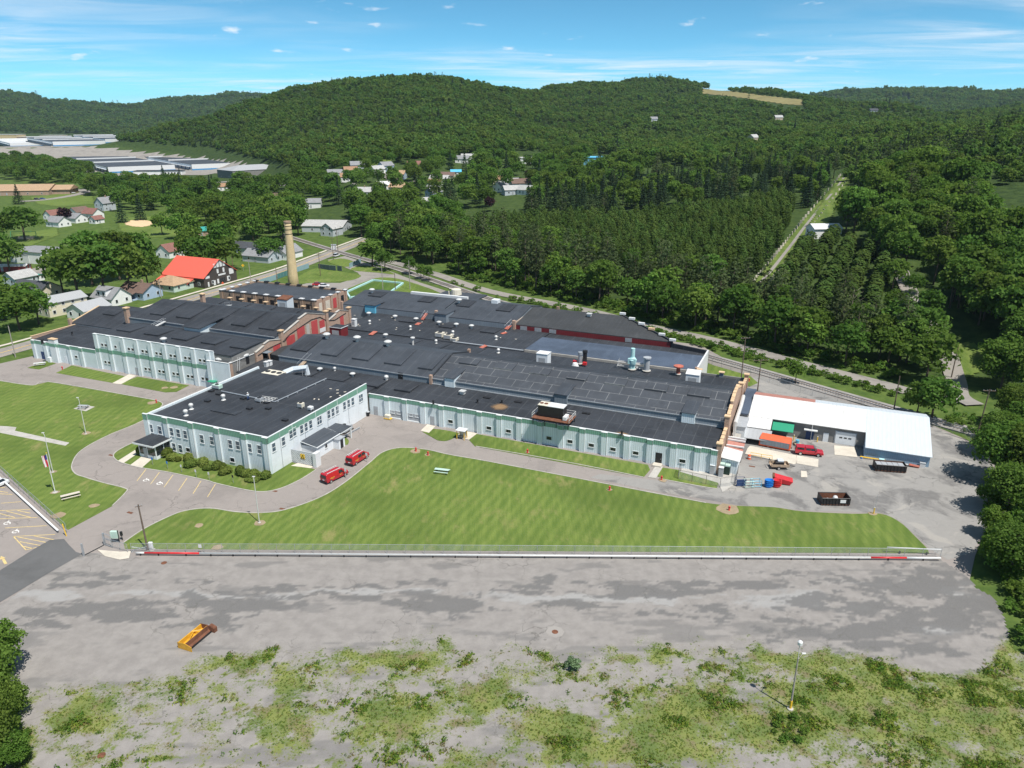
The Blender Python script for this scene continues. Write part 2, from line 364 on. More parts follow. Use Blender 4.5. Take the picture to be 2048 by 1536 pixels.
M_DKGREEN = mk('paint_bottle_green', (0.012, 0.035, 0.025), 0.15, 1.0, 0.5)
M_PALEGREEN = mk('paint_pale_green', (0.45, 0.60, 0.52), 0.1, 1.0, 0.5)
M_GREENSHEET = siding_mat('sheet_green', (0.03, 0.30, 0.17), rib=0.45, streak=(0.06, 0.32, 0.2), dep=0.35)
M_WOOD = mk('timber_weathered', (0.40, 0.30, 0.21), 0.2, 1.4, 0.85)
M_WOODRED = mk('timber_red', (0.44, 0.13, 0.09), 0.2, 1.4, 0.85, dirt=(0.35, 0.25, 0.2))
M_POLE = mk('pole_timber', (0.14, 0.105, 0.08), 0.25, 1.2, 0.9)
M_POLEGREY = mk('pole_timber_grey', (0.33, 0.30, 0.27), 0.2, 1.2, 0.9)
M_MARK = mk('road_paint_yellow', (0.62, 0.47, 0.20), 0.2, 1.5, 0.8, dirt=(0.40, 0.36, 0.28), dirt_amt=0.6)
M_MARKW = mk('road_paint_white', (0.72, 0.70, 0.66), 0.2, 1.5, 0.8, dirt=(0.4, 0.38, 0.35), dirt_amt=0.5)
M_TYRE = mk('tyre_rubber', (0.012, 0.012, 0.013), 0.1, 3, 0.85)
M_CHROME = mk('wheel_chrome', (0.6, 0.6, 0.6), 0.1, 3, 0.3, 0.7)
def car_paint(name, col):
    t = NT(name); b = t.bsdf(t.mix(t.rng(t.noise(t.pos('Object'), 3, 2), 0.3, 0.7), tuple(x * 0.92 for x in col), col), 0.32, 0.0, None, 0.5)
    b.inputs['Coat Weight'].default_value = 0.7; b.inputs['Coat Roughness'].default_value = 0.06; return t.m
M_CARRED = car_paint('car_paint_red', (0.44, 0.007, 0.018)); M_CARWHITE = car_paint('car_paint_white', (0.75, 0.76, 0.77))
M_CARGREY = car_paint('car_paint_grey', (0.12, 0.13, 0.15)); M_CARBLACK = car_paint('car_paint_black', (0.015, 0.016, 0.02)); M_CARBLUE = car_paint('car_paint_blue', (0.03, 0.08, 0.25))
def mesh_mat(name, col, alpha):
    t = NT(name); b = t.n('ShaderNodeBsdfPrincipled'); t.set(b.inputs['Base Color'], col); b.inputs['Roughness'].default_value = 0.5
    tr = t.n('ShaderNodeBsdfTransparent'); m = t.n('ShaderNodeMixShader'); t.l(t.rng(t.noise(t.pos('Object'), 0.8, 2), 0.2, 0.8, alpha * 0.7, alpha * 1.3), m.inputs[0])
    t.l(tr.outputs[0], m.inputs[1]); t.l(b.outputs[0], m.inputs[2]); t.l(m.outputs[0], t.out.inputs[0]); return t.m
M_LINK = mesh_mat('chain_link', (0.45, 0.47, 0.48), 0.20)
# white metal annex roof
def metal_roof(name, col, rib, dirt, amt):
    t = NT(name); geo = t.n('ShaderNodeTexCoord').outputs['Object']; sp = t.n('ShaderNodeSeparateXYZ'); t.l(geo, sp.inputs[0])
    rb = t.math('ABSOLUTE', t.math('SUBTRACT', t.math('FRACT', t.math('DIVIDE', sp.outputs[0], rib)), 0.5))
    st = t.noise(t.pos('Object', (1.0, 0.12, 1)), 1.6, 4, 0.65); sp2 = t.noise(t.pos('Object'), 1.2, 4, 0.7)
    c = t.mix(t.rng(st, 0.48, 0.75, 0, amt), col, dirt); c = t.mix(t.rng(sp2, 0.62, 0.75, 0, amt), c, tuple(x * 0.7 for x in dirt))
    c = t.mix(t.math('MULTIPLY', t.rng(rb, 0.38, 0.48), 0.22), c, tuple(x * 0.6 for x in col))
    t.bsdf(c, 0.5, 0.0, t.bump(rb, 0.4, 0.04), 0.4); return t.m
M_MRW = metal_roof('sheet_roof_white', (0.63, 0.63, 0.62), 0.8, (0.47, 0.46, 0.44), 0.75)
M_MRB = metal_roof('sheet_roof_pale_blue', (0.54, 0.59, 0.63), 0.8, (0.45, 0.50, 0.54), 0.5)
M_MRR = metal_roof('sheet_roof_red', (0.66, 0.12, 0.08), 0.9, (0.58, 0.10, 0.07), 0.4)
M_MRG = metal_roof('sheet_roof_grey', (0.36, 0.37, 0.38), 0.9, (0.28, 0.29, 0.30), 0.4)
M_MRRUST = metal_roof('sheet_roof_rust', (0.44, 0.20, 0.16), 0.5, (0.30, 0.12, 0.09), 0.5)
M_MRT = metal_roof('sheet_roof_teal', (0.04, 0.30, 0.26), 0.8, (0.03, 0.24, 0.21), 0.3)
# ---- ground surfaces
def lawn_mat(name, ang, period, c1=(0.090, 0.142, 0.028), c2=(0.172, 0.222, 0.052), dry=(0.27, 0.235, 0.10), dry_amt=0.7, ang2=None):
    t = NT(name); v = t.pos('World')
    def stripes(a, p, wob=0.5):
        vv = t.pos('World', rot=a); sp = t.n('ShaderNodeSeparateXYZ'); t.l(vv, sp.inputs[0])
        x = t.math('ADD', sp.outputs[0], t.math('MULTIPLY', t.noise(v, 0.12, 2), wob * 1.5))
        return t.math('MULTIPLY_ADD', t.math('SINE', t.math('MULTIPLY', x, 2 * math.pi / p)), 0.5, 0.5)
    s1 = stripes(ang, period)
    if ang2 is not None: s1 = t.math('MULTIPLY_ADD', s1, 0.55, t.math('MULTIPLY', stripes(ang2, period * 1.3), 0.45))
    big = t.noise(v, 0.045, 4, 0.6); mid = t.noise(t.pos('World', (1, .07, 1), rot=ang), 1.1, 5, 0.7); fine = t.noise(v, 3.5, 3, 0.7)
    f = t.math('ADD', t.math('MULTIPLY', s1, 0.12), t.math('ADD', t.math('MULTIPLY', mid, 0.62), t.math('MULTIPLY', fine, 0.28)))
    c = t.mix(t.rng(f, 0.34, 0.76), c1, c2)
    c = t.mix(t.rng(big, 0.42, 0.68, 0.0, 0.55), c, tuple(x * 0.72 for x in c1))
    d = t.math('MULTIPLY', t.rng(t.noise(t.pos('World', (1, 0.45, 1), rot=ang), 0.30, 5, 0.7), 0.50, 0.74), t.rng(t.noise(v, 0.06, 2), 0.38, 0.60))
    c = t.mix(t.math('MULTIPLY', d, dry_amt), c, dry)
    t.bsdf(c, 0.9, 0, t.bump(fine, 0.6, 0.08), 0.15); return t.m
M_LAWN = lawn_mat('lawn_grass', math.radians(23.2), 1.9)
M_LAWN2 = lawn_mat('lawn_grass_striped', math.radians(23.2), 1.9, ang2=math.radians(83), dry_amt=0.75)
M_LAWN3 = lawn_mat('lawn_grass_far', math.radians(20), 3.5, dry_amt=0.4)
M_ROUGH = lawn_mat('rough_grass', math.radians(10), 7.0, c1=(0.055, 0.105, 0.02), c2=(0.10, 0.16, 0.03), dry=(0.20, 0.17, 0.08), dry_amt=0.5)
def asphalt_mat(name, col, dark, crack=0.5, patch=(0.48, 0.64), pale=None, stretch=(1, 1, 1)):
    t = NT(name); v = t.pos('World')
    p1 = t.noise(t.pos('World', stretch), 0.10, 6, 0.62, 0.5); p2 = t.noise(v, 0.8, 5, 0.65); f = t.noise(v, 9.0, 2, 0.6)
    c = t.mix(t.rng(p1, patch[0], patch[1]), col, dark)
    if pale: c = t.mix(t.rng(t.noise(t.pos('World', stretch, loc=(31, 7, 0)), 0.14, 5, 0.65, 0.8), 0.55, 0.66, 0.0, 0.8), c, pale)
    c = t.mix(t.rng(p2, 0.35, 0.75, 0.0, 0.22), c, tuple(x * 1.3 for x in col)); c = t.mix(t.rng(f, 0.3, 0.7, 0.0, 0.12), c, tuple(x * 0.6 for x in col))
    vo = t.n('ShaderNodeTexVoronoi', feature='DISTANCE_TO_EDGE'); vo.inputs['Scale'].default_value = 0.16
    dv = t.n('ShaderNodeVectorMath', operation='ADD'); t.l(v, dv.inputs[0]); nz = t.n('ShaderNodeTexNoise'); nz.inputs['Scale'].default_value = 0.35; nz.inputs['Detail'].default_value = 5; t.l(v, nz.inputs['Vector'])
    sc_ = t.n('ShaderNodeVectorMath', operation='SCALE'); t.l(nz.outputs['Color'], sc_.inputs[0]); sc_.inputs['Scale'].default_value = 5.0; t.l(sc_.outputs[0], dv.inputs[1]); t.l(dv.outputs[0], vo.inputs['Vector'])
    cr = t.math('MULTIPLY', t.rng(vo.outputs['Distance'], 0.022, 0.004), t.rng(t.noise(v, 0.07, 3), 0.42, 0.62, 0.0, crack))
    c = t.mix(cr, c, tuple(x * 0.45 for x in dark)); t.bsdf(c, 0.92, 0, None, 0.2); return t.m
M_DRIVE = asphalt_mat('asphalt_drive', (0.272, 0.243, 0.224), (0.228, 0.205, 0.19), 0.5)
M_YARD = asphalt_mat('asphalt_yard', (0.27, 0.26, 0.245), (0.155, 0.15, 0.145), 0.55, (0.50, 0.62), (0.34, 0.32, 0.29))
M_ROADDK = asphalt_mat('asphalt_new', (0.125, 0.125, 0.125), (0.105, 0.105, 0.105), 0.15)
M_STREET = asphalt_mat('asphalt_street', (0.27, 0.25, 0.225), (0.21, 0.195, 0.18), 0.3)
M_GRAVEL = asphalt_mat('ballast_gravel', (0.30, 0.28, 0.26), (0.20, 0.185, 0.17), 0.0)
M_SANDY = mk('ball_field_dirt', (0.62, 0.45, 0.27), 0.1, 0.2, 0.95, coord='Object')
M_SOIL = mk('bare_soil', (0.30, 0.235, 0.15), 0.2, 0.6, 0.95)
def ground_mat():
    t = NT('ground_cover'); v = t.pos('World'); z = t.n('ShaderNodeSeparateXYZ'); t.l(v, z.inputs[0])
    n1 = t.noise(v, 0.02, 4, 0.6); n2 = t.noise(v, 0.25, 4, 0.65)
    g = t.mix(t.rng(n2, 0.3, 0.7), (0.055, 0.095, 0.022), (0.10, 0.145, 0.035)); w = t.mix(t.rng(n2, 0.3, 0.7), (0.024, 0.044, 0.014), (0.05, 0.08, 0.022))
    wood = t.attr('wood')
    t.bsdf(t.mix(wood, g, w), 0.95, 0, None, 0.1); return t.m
M_GROUND = ground_mat()
# front lot: cracked asphalt with weather patches and weeds (masks are vertex attributes made with the mesh)
def lot_mat():
    t = NT('asphalt_lot'); v = t.pos('World'); dark = t.attr('dark'); weed = t.attr('weed'); pale = t.attr('pale')
    f = t.noise(v, 6.0, 3, 0.65); m = t.noise(v, 0.5, 5, 0.65)
    c = t.mix(t.rng(m, 0.3, 0.7), (0.226, 0.210, 0.197), (0.284, 0.265, 0.248))
    c = t.mix(t.math('MULTIPLY', pale, 0.7), c, (0.325, 0.322, 0.315)); c = t.mix(dark, c, t.mix(t.rng(f, 0.3, 0.7), (0.112, 0.110, 0.109), (0.150, 0.147, 0.144)))
    c = t.mix(t.rng(f, 0.35, 0.75, 0.0, 0.15), c, (0.18, 0.17, 0.16))
    vo = t.n('ShaderNodeTexVoronoi', feature='DISTANCE_TO_EDGE'); vo.inputs['Scale'].default_value = 0.22
    dv = t.n('ShaderNodeVectorMath', operation='ADD'); t.l(v, dv.inputs[0]); nz = t.n('ShaderNodeTexNoise'); nz.inputs['Scale'].default_value = 0.4; nz.inputs['Detail'].default_value = 5; t.l(v, nz.inputs['Vector'])
    sc_ = t.n('ShaderNodeVectorMath', operation='SCALE'); t.l(nz.outputs['Color'], sc_.inputs[0]); sc_.inputs['Scale'].default_value = 4.0; t.l(sc_.outputs[0], dv.inputs[1]); t.l(dv.outputs[0], vo.inputs['Vector'])
    cr = t.math('MULTIPLY', t.rng(vo.outputs['Distance'], 0.022, 0.004), t.rng(t.noise(v, 0.09, 3), 0.46, 0.66, 0.0, 0.55))
    c = t.mix(cr, c, (0.10, 0.095, 0.085))
    wc = t.mix(t.rng(t.noise(v, 0.22, 4, 0.6), 0.35, 0.65), (0.095, 0.140, 0.028), (0.180, 0.205, 0.048)); wc = t.mix(t.rng(t.noise(v, 0.35, 4, 0.6), 0.50, 0.66, 0, 0.75), wc, (0.165, 0.13, 0.075))
    wf = t.rng(t.math('ADD', weed, t.math('MULTIPLY', t.math('SUBTRACT', t.noise(v, 3.4, 5, 0.75), 0.5), 2.4)), 0.18, 0.80, 0, .92)
    t.bsdf(t.mix(wf, c, wc), 0.93, 0, t.bump(f, 0.3, 0.03), 0.2); return t.m
M_LOT = lot_mat()
# ---- foliage
def leaf_mat(name, dk, lt, hue=0.03, trans=0.35):
    t = NT(name); oi = t.n('ShaderNodeObjectInfo').outputs['Random']; va = t.attr('tint')
    c = t.mix(t.rng(va, 0.0, 1.0), dk, lt)
    h = t.n('ShaderNodeHueSaturation'); t.l(t.math('MULTIPLY_ADD', oi, hue, 0.5 - hue * 0.55), h.inputs['Hue'])
    h.inputs['Saturation'].default_value = 1.0; t.l(t.math('MULTIPLY_ADD', t.math('FRACT', t.math('MULTIPLY', oi, 7.31)), 0.50, 0.75), h.inputs['Value']); t.l(c, h.inputs['Color'])
    d = t.n('ShaderNodeBsdfDiffuse'); t.l(h.outputs[0], d.inputs['Color']); tr = t.n('ShaderNodeBsdfTranslucent')
    t.l(t.mix(0.5, h.outputs[0], (lt[0] * 1.3, lt[1] * 1.5, lt[2] * 0.8)), tr.inputs['Color'])
    m = t.n('ShaderNodeMixShader'); m.inputs[0].default_value = trans; t.l(d.outputs[0], m.inputs[1]); t.l(tr.outputs[0], m.inputs[2]); t.l(m.outputs[0], t.out.inputs[0]); return t.m
L_BROAD = leaf_mat('leaf_broad', (0.062, 0.118, 0.022), (0.134, 0.218, 0.046), 0.04, .45)
L_LIGHT = leaf_mat('leaf_light', (0.070, 0.140, 0.024), (0.145, 0.235, 0.046), 0.03, .42)
L_PINE = leaf_mat('leaf_pine', (0.052, 0.078, 0.034), (0.105, 0.138, 0.058), 0.03, 0.35)
L_SPRUCE = leaf_mat('leaf_spruce', (0.022, 0.044, 0.024), (0.052, 0.086, 0.042), 0.03, 0.3)
L_ARB = leaf_mat('leaf_arborvitae', (0.034, 0.066, 0.018), (0.090, 0.142, 0.034), 0.03, 0.3)
L_PURPLE = leaf_mat('leaf_purple', (0.018, 0.010, 0.013), (0.045, 0.022, 0.028), 0.02, 0.2)
L_FOREST = leaf_mat('leaf_forest', (0.066, 0.120, 0.026), (0.140, 0.220, 0.052), 0.05, .45)
L_WEED = leaf_mat('leaf_weed', (0.12, 0.18, 0.028), (0.23, 0.30, 0.05), 0.05)
L_SHRUB = leaf_mat('leaf_shrub', (0.085, 0.125, 0.026), (0.17, 0.205, 0.05), 0.03, 0.3)
L_SAGE = leaf_mat('leaf_sage', (0.10, 0.15, 0.075), (0.19, 0.26, 0.14), 0.02)
M_BARK = mk('bark', (0.10, 0.078, 0.058), 0.3, 1.5, 0.95)
M_DEADWOOD = mk('dead_wood', (0.24, 0.20, 0.165), 0.3, 1.5, 0.95)
# ------------------------------------------------------------------ ground helpers
def inpoly(px, py, poly):
    px = np.asarray(px, float); py = np.asarray(py, float); c = np.zeros(px.shape, bool); n = len(poly); j = n - 1
    for i in range(n):
        xi, yi = poly[i][:2]; xj, yj = poly[j][:2]
        with np.errstate(divide='ignore', invalid='ignore'):
            t = ((yi > py) != (yj > py)) & (px < (xj - xi) * (py - yi) / (yj - yi + 1e-12) + xi)
        c ^= t; j = i
    return c
def smooth_pts(pts, n=6, closed=False):
    P_ = [Vector(p) for p in pts]; out = []; m = len(P_)
    rng = range(m) if closed else range(m - 1)
    for i in rng:
        p0 = P_[(i - 1) % m] if closed else P_[max(i - 1, 0)]; p1 = P_[i]; p2 = P_[(i + 1) % m]; p3 = P_[(i + 2) % m] if closed else P_[min(i + 2, m - 1)]
        for k in range(n):
            t = k / n; out.append(0.5 * ((2 * p1) + (p2 - p0) * t + (2 * p0 - 5 * p1 + 4 * p2 - p3) * t * t + (3 * p1 - p0 - 3 * p2 + p3) * t ** 3))
    if not closed: out.append(P_[-1])
    return out
def sheet_mesh(name, pts, z, mat, thick=0.0):
    mb = MB(); pts = [Vector((p[0], p[1], 0)) for p in pts]
    if thick: mb.hexa([(p.x, p.y, z - thick) for p in pts], [(p.x, p.y, z) for p in pts])
    else: mb.add([(p.x, p.y, z) for p in pts], [tuple(range(len(pts)))])
    me = mb.mesh(name, mat)
    if not thick and me.polygons and me.polygons[0].normal.z < 0: me.flip_normals()
    return me
def sheet(name, pxpoly, z, mat, sm=0, thick=0.0, kind='structure', parent=None):
    pts = [G(*p) for p in pxpoly]
    if sm: pts = smooth_pts(pts, sm, True)
    o = obj(name, sheet_mesh(name, pts, z, mat, thick), parent)
    if parent is None: tag(o, kind=kind)
    return o
def ribbon(pts, w, z0=None, h=0.0, drape=None):
    pts = [Vector(p) for p in pts]; L = []; Rr = []
    for i, p in enumerate(pts):
        d = pts[min(i + 1, len(pts) - 1)] - pts[max(i - 1, 0)]; d.z = 0; d.normalize(); nrm = Vector((-d.y, d.x, 0))
        for s_, lst in ((0.5, L), (-0.5, Rr)):
            q = p + nrm * w * s_; q.z = (TZ(q.x, q.y) + drape) if drape is not None else z0; lst.append(q)
    mb = MB(); n = len(pts)
    if h:
        vs = []
        for i in range(n): vs += [L[i], Rr[i], Rr[i] + Vector((0, 0, h)), L[i] + Vector((0, 0, h))]
        fs = []
        for i in range(n - 1):
            a = i * 4; b = a + 4
            for k in range(4): fs.append((a + k, a + (k + 1) % 4, b + (k + 1) % 4, b + k))
        fs += [(0, 1, 2, 3), (n * 4 - 4, n * 4 - 3, n * 4 - 2, n * 4 - 1)]
        mb.add(vs, fs)
    else: mb.add(L + Rr, [(i, i + 1, n + i + 1, n + i) for i in range(n - 1)])
    return mb
def ribbon_obj(name, pts, w, z0, mat, h=0.0, drape=None, parent=None, kind='structure'):
    me = ribbon(pts, w, z0, h, drape).mesh(name, mat)
    if not h:
        if sum(p.normal.z for p in me.polygons) < 0: me.flip_normals()
    o = obj(name, me, parent)
    if parent is None: tag(o, kind=kind)
    return o
def drape_sheet(name, pxpoly, mat, res=3.0, lift=0.2, kind='structure'):
    w = [GT(*p) for p in pxpoly]; x0 = min(p.x for p in w); x1 = max(p.x for p in w); y0 = min(p.y for p in w); y1 = max(p.y for p in w)
    xs = np.arange(x0, x1 + res, res); ys = np.arange(y0, y1 + res, res); X, Y = np.meshgrid(xs, ys); Z = terrain(X, Y) + lift
    cx, cy = proj(X[:-1, :-1] + res / 2, Y[:-1, :-1] + res / 2, terrain(X[:-1, :-1] + res / 2, Y[:-1, :-1] + res / 2)); ok = inpoly(cx, cy, pxpoly)
    nx = X.shape[1]; used = {}; vs = []; fs = []
    for j, i in zip(*np.nonzero(ok)):
        f = []
        for a, b in ((j, i), (j, i + 1), (j + 1, i + 1), (j + 1, i)):
            k = a * nx + b
            if k not in used: used[k] = len(vs); vs.append((X[a, b], Y[a, b], Z[a, b]))
            f.append(used[k])
        fs.append(tuple(f))
    me = bpy.data.meshes.new(name); me.from_pydata(vs, [], fs); me.materials.append(mat); me.update()
    return tag(obj(name, me), kind=kind)
def fattr(me, name, arr):
    a = me.attributes.new(name, 'FLOAT', 'POINT'); a.data.foreach_set('value', np.asarray(arr, np.float32).ravel())

# ------------------------------------------------------------------ terrain sheet
FOREST_EDGE = ([-300, 0, 190, 250, 350, 430, 480, 570, 640, 720, 800, 900, 1000, 1050, 1200, 1300, 1400, 1500, 1600, 1680, 1720, 1800, 1860, 1900, 1950, 2048, 2300],
               [262, 265, 272, 288, 300, 318, 325, 342, 334, 328, 322, 314, 303, 303, 308, 322, 340, 345, 345, 345, 385, 440, 520, 580, 640, 690, 760])
def build_ground():
    az = np.concatenate([np.linspace(-1.0, 1.0, 330), np.linspace(1.0, 2 * np.pi - 1.0, 42)[1:-1]])
    r = np.concatenate([[0.0], np.geomspace(25, 230, 26), np.linspace(235, 1900, 330), np.geomspace(1930, 12000, 80)])
    R, A = np.meshgrid(r, az, indexing='ij'); X = R * np.sin(A); Y = R * np.cos(A); Z = terrain(X, Y) - 0.08
    n, m = X.shape; V = np.stack([X, Y, Z], -1).reshape(-1, 3)
    idx = np.arange(n * m).reshape(n, m); nx = np.roll(idx, -1, 1)
    F = np.stack([idx[:-1], idx[1:], nx[1:], nx[:-1]], -1).reshape(-1, 4)[:, ::-1]
    me = bpy.data.meshes.new('ground'); me.from_pydata(V.tolist(), [], F.tolist()); me.materials.append(M_GROUND)
    me.polygons.foreach_set('use_smooth', [True] * len(me.polygons))
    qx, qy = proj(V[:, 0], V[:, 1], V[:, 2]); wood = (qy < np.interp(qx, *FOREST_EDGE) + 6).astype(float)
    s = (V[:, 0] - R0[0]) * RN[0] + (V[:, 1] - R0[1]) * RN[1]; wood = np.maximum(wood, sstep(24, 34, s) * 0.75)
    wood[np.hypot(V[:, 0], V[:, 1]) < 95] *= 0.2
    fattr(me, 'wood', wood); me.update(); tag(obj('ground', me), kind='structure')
build_ground()

# ------------------------------------------------------------------ factory site
SITE = [(-260, 800), (0, 727), (62, 713), (200, 690), (700, 600), (1400, 690), (1500, 745), (1560, 752), (1700, 803), (1870, 852), (1935, 880), (1990, 930), (2000, 980), (1985, 1030), (1965, 1075), (1950, 1112), (1935, 1180), (1880, 1128), (270, 1116), (150, 1118), (-300, 1400)]
sheet('driveway', SITE, 0.0, M_DRIVE)
sheet('yard_pavement', [(1480, 905), (1500, 850), (1480, 760), (1520, 752), (1600, 772), (1700, 806), (1870, 855), (1935, 884), (1985, 930), (1995, 985), (1975, 1045), (1945, 1105), (1895, 1120), (1860, 1098), (1800, 1042), (1764, 1026), (1600, 1020), (1475, 1010), (1300, 980), (1180, 955), (1200, 948), (1440, 975)], 0.012, M_YARD)
LAWNS = {
 'a': ([(-220, 720), (0, 762), (65, 771), (97, 764), (256, 791), (312, 801), (325, 811), (285, 842), (215, 872), (162, 902), (144, 930), (150, 947), (170, 955), (207, 966), (250, 977), (252, 985), (225, 1012), (136, 1060), (130, 1056), (0, 937), (-220, 790)], M_LAWN2),
 'b': ([(112, 746), (144, 731), (251, 753), (226, 766)], M_LAWN), 'c': ([(240, 768), (275, 753.5), (378, 771), (353, 784), (331, 785)], M_LAWN),
 'd': ([(300, 875), (277, 882), (257, 890), (235, 902), (227, 911), (232, 920), (247, 927), (282, 936), (337, 945), (412, 961), (432, 967), (490, 980), (527, 984), (562, 977), (600, 960), (632, 940), (582, 924), (540, 930), (330, 880)], M_LAWN),
 'e': ([(672, 867), (682, 869), (696, 879), (697, 886), (692, 890), (674, 886)], M_LAWN),
 'f': ([(247, 1086), (285, 1060), (330, 1037), (370, 1022), (420, 1017), (470, 1024), (520, 1026), (570, 1020), (640, 995), (690, 965), (740, 925), (765, 905), (800, 896), (850, 899), (900, 910), (975, 923), (1165, 959), (1300, 985), (1412, 1006), (1475, 1012), (1549, 1015), (1604, 1023), (1705, 1028), (1762, 1028), (1800, 1045), (1830, 1073), (1855, 1098), (1858, 1107), (250, 1098)], M_LAWN),
 'g': ([(845, 864), (868, 858), (916, 866), (914, 873), (893, 882), (875, 881)], M_LAWN), 'h': ([(938, 880), (952, 868), (1296, 930), (1300, 940), (1287, 955), (950, 893)], M_LAWN),
 'i': ([(1313, 952), (1322, 935), (1362, 941), (1437, 966), (1433, 978), (1330, 960)], M_LAWN), 'j': ([(55, 736), (92, 722), (112, 727), (78, 739)], M_LAWN),
 'k': ([(1405, 722), (1428, 731), (1500, 752), (1516, 766), (1500, 773), (1478, 770), (1400, 752)], M_LAWN)}
SMO = {'a': (5, 17), 'd': (1, 16), 'f': (0, 27), 'e': (0, 6), 'g': (0, 6)}
for k_, (pl, mt) in LAWNS.items():
    w_ = [G(*p) for p in pl]
    if k_ in SMO: i0, i1 = SMO[k_]; w_ = w_[:i0] + smooth_pts(w_[i0:i1], 4) + w_[i1:]
    tag(obj('lawn', sheet_mesh('lawn', w_, 0.06, mt, 0.1)), kind='structure')
def kerb(pxs, mat=M_KERB, w=0.22): return ribbon_obj('kerb', smooth_pts([G(*p) for p in pxs], 5), w, -0.02, mat, 0.14)
kerb(LAWNS['a'][0][5:17]); kerb(LAWNS['f'][0][0:19]); kerb(LAWNS['d'][0][1:16]); kerb([(0, 762), (65, 771), (97, 764), (256, 791), (312, 801)])
kerb([(952, 893), (1120, 922), (1287, 955)]); kerb([(1330, 960), (1400, 973), (1433, 978)])
# concrete walks, slabs, patches
for nm, pl, mt in (('walkway', [(236, 922), (247, 927), (279, 905), (271, 900)], M_CONC_PALE), ('walkway', [(260, 931), (283, 937), (308, 915), (288, 910)], M_CONC_PALE),
                   ('walkway', [(0, 863), (-60, 850), (14, 853), (33, 855), (30, 862), (139, 886), (131, 892), (0, 866)], M_CONC), ('walkway', [(224, 767), (242, 769), (273, 752), (258, 749)], M_CONC_PALE),
                   ('walkway', [(1296, 955), (1312, 957), (1326, 934), (1312, 931)], M_CONC), ('walkway', [(914, 874), (938, 880), (955, 867), (922, 862)], M_CONC_PALE), ('walkway', [(841, 862), (858, 866), (871, 853), (855, 849)], M_CONC_PALE),
                   ('concrete_apron', [(1500, 892), (1592, 911), (1593, 927), (1588, 929), (1490, 908), (1495, 897)], M_CONC_PALE), ('concrete_apron', [(1593, 911), (1637, 919), (1636, 935), (1592, 927)], M_CONC_PALE),
                   ('concrete_apron', [(1668, 891), (1708, 895), (1715, 915), (1669, 910)], M_CONC_PALE), ('concrete_apron', [(195, 1100), (240, 1104), (262, 1103), (258, 1117), (240, 1120), (210, 1113)], M_CONC_PALE),
                   ('concrete_apron', [(1360, 944), (1370, 930), (1470, 945), (1466, 972), (1445, 985), (1436, 966)], M_CONC), ('concrete_apron', [(1602, 942), (1613, 943), (1615, 955), (1602, 955)], M_CONC_PALE),
                   ('concrete_apron', [(582, 932), (600, 925), (640, 925), (622, 937)], M_CONC_PALE), ('concrete_apron', [(147, 818), (165, 810), (190, 814), (172, 823)], M_CONC)):
    sheet(nm, pl, 0.075, mt)
for x, y, r in ((172, 867, 1.1), (110, 985, .9), (519, 1046, 1.2), (1458, 1020, 2.3), (831, 903, 1.3), (855, 910, .7), (1219, 980, .6), (399, 1051, 0.9), (189, 1012, 1.0), (117, 1032, 1.4), (435, 1095, 1.0), (305, 806, 1.4), (330, 776, 0.9), (348, 775, 1.1), (1055, 905, 0.6), (1325, 961, .9), (106, 944, .8), (1745, 1028, .8)):
    c = G(x, y); sheet_pts = [c + Vector((math.cos(a) * r * random.Random(x + int(a * 9)).uniform(.7, 1.1), math.sin(a) * r * random.Random(y + int(a * 7)).uniform(.7, 1.1), 0)) for a in np.linspace(0, 2 * math.pi, 11)[:-1]]
    tag(obj('worn_soil', sheet_mesh('worn_soil', sheet_pts, 0.082, M_SOIL)), kind='structure')
# new asphalt road at the lower left and the street
ROADPOLY = [(-260, 1330), (0, 1141), (70, 1097), (100, 1080), (128, 1078), (138, 1090), (152, 1104), (165, 1108), (100, 1145), (0, 1205), (-220, 1350)]
sheet('road', ROADPOLY, 0.03, M_ROADDK)
STREET = smooth_pts([G(*p) for p in ((-300, 790), (-120, 739), (0, 706), (62, 689), (300, 622), (430, 584), (560, 545), (640, 515), (700, 492), (745, 476), (800, 464), (870, 455))], 5)
ribbon_obj('street', STREET, 9.0, 0.02, M_STREET)
ribbon_obj('sidewalk', [p + Vector((-0.72 * 7, 0.9 * 7, 0)) for p in STREET[:-8]], 1.6, 0.05, M_CONC_PALE)
for off in (-0.15, 0.15):
    ribbon_obj('centre_line', [p + Vector((0.6 * off, -0.8 * off, 0)) for p in STREET], 0.14, 0.028 , M_YELLOW)
ribbon_obj('edge_line', [p + Vector((0.55 * 3.8, -0.83 * 3.8, 0)) for p in STREET[:28]], 0.14, 0.028, M_MARK)
# drive behind the factory
sheet('rear_driveway', [(560, 580), (620, 565), (680, 566), (722, 553), (715, 545), (655, 520), (690, 512), (760, 535), (840, 565), (950, 600), (1060, 640), (1000, 640), (870, 586), (800, 562), (745, 566), (700, 590), (640, 600)], 0.014, M_STREET)
for pl in ([(585, 565), (625, 538), (655, 540), (712, 548), (721, 553), (700, 561), (640, 565)], [(690, 585), (740, 560), (770, 555), (810, 561), (885, 588), (860, 596), (800, 590)], [(655, 523), (680, 517), (702, 521), (708, 527), (690, 534)], [(700, 540), (760, 546), (790, 549), (770, 540), (730, 531)]):
    sheet('lawn', pl, 0.06, M_LAWN, 3, 0.1)
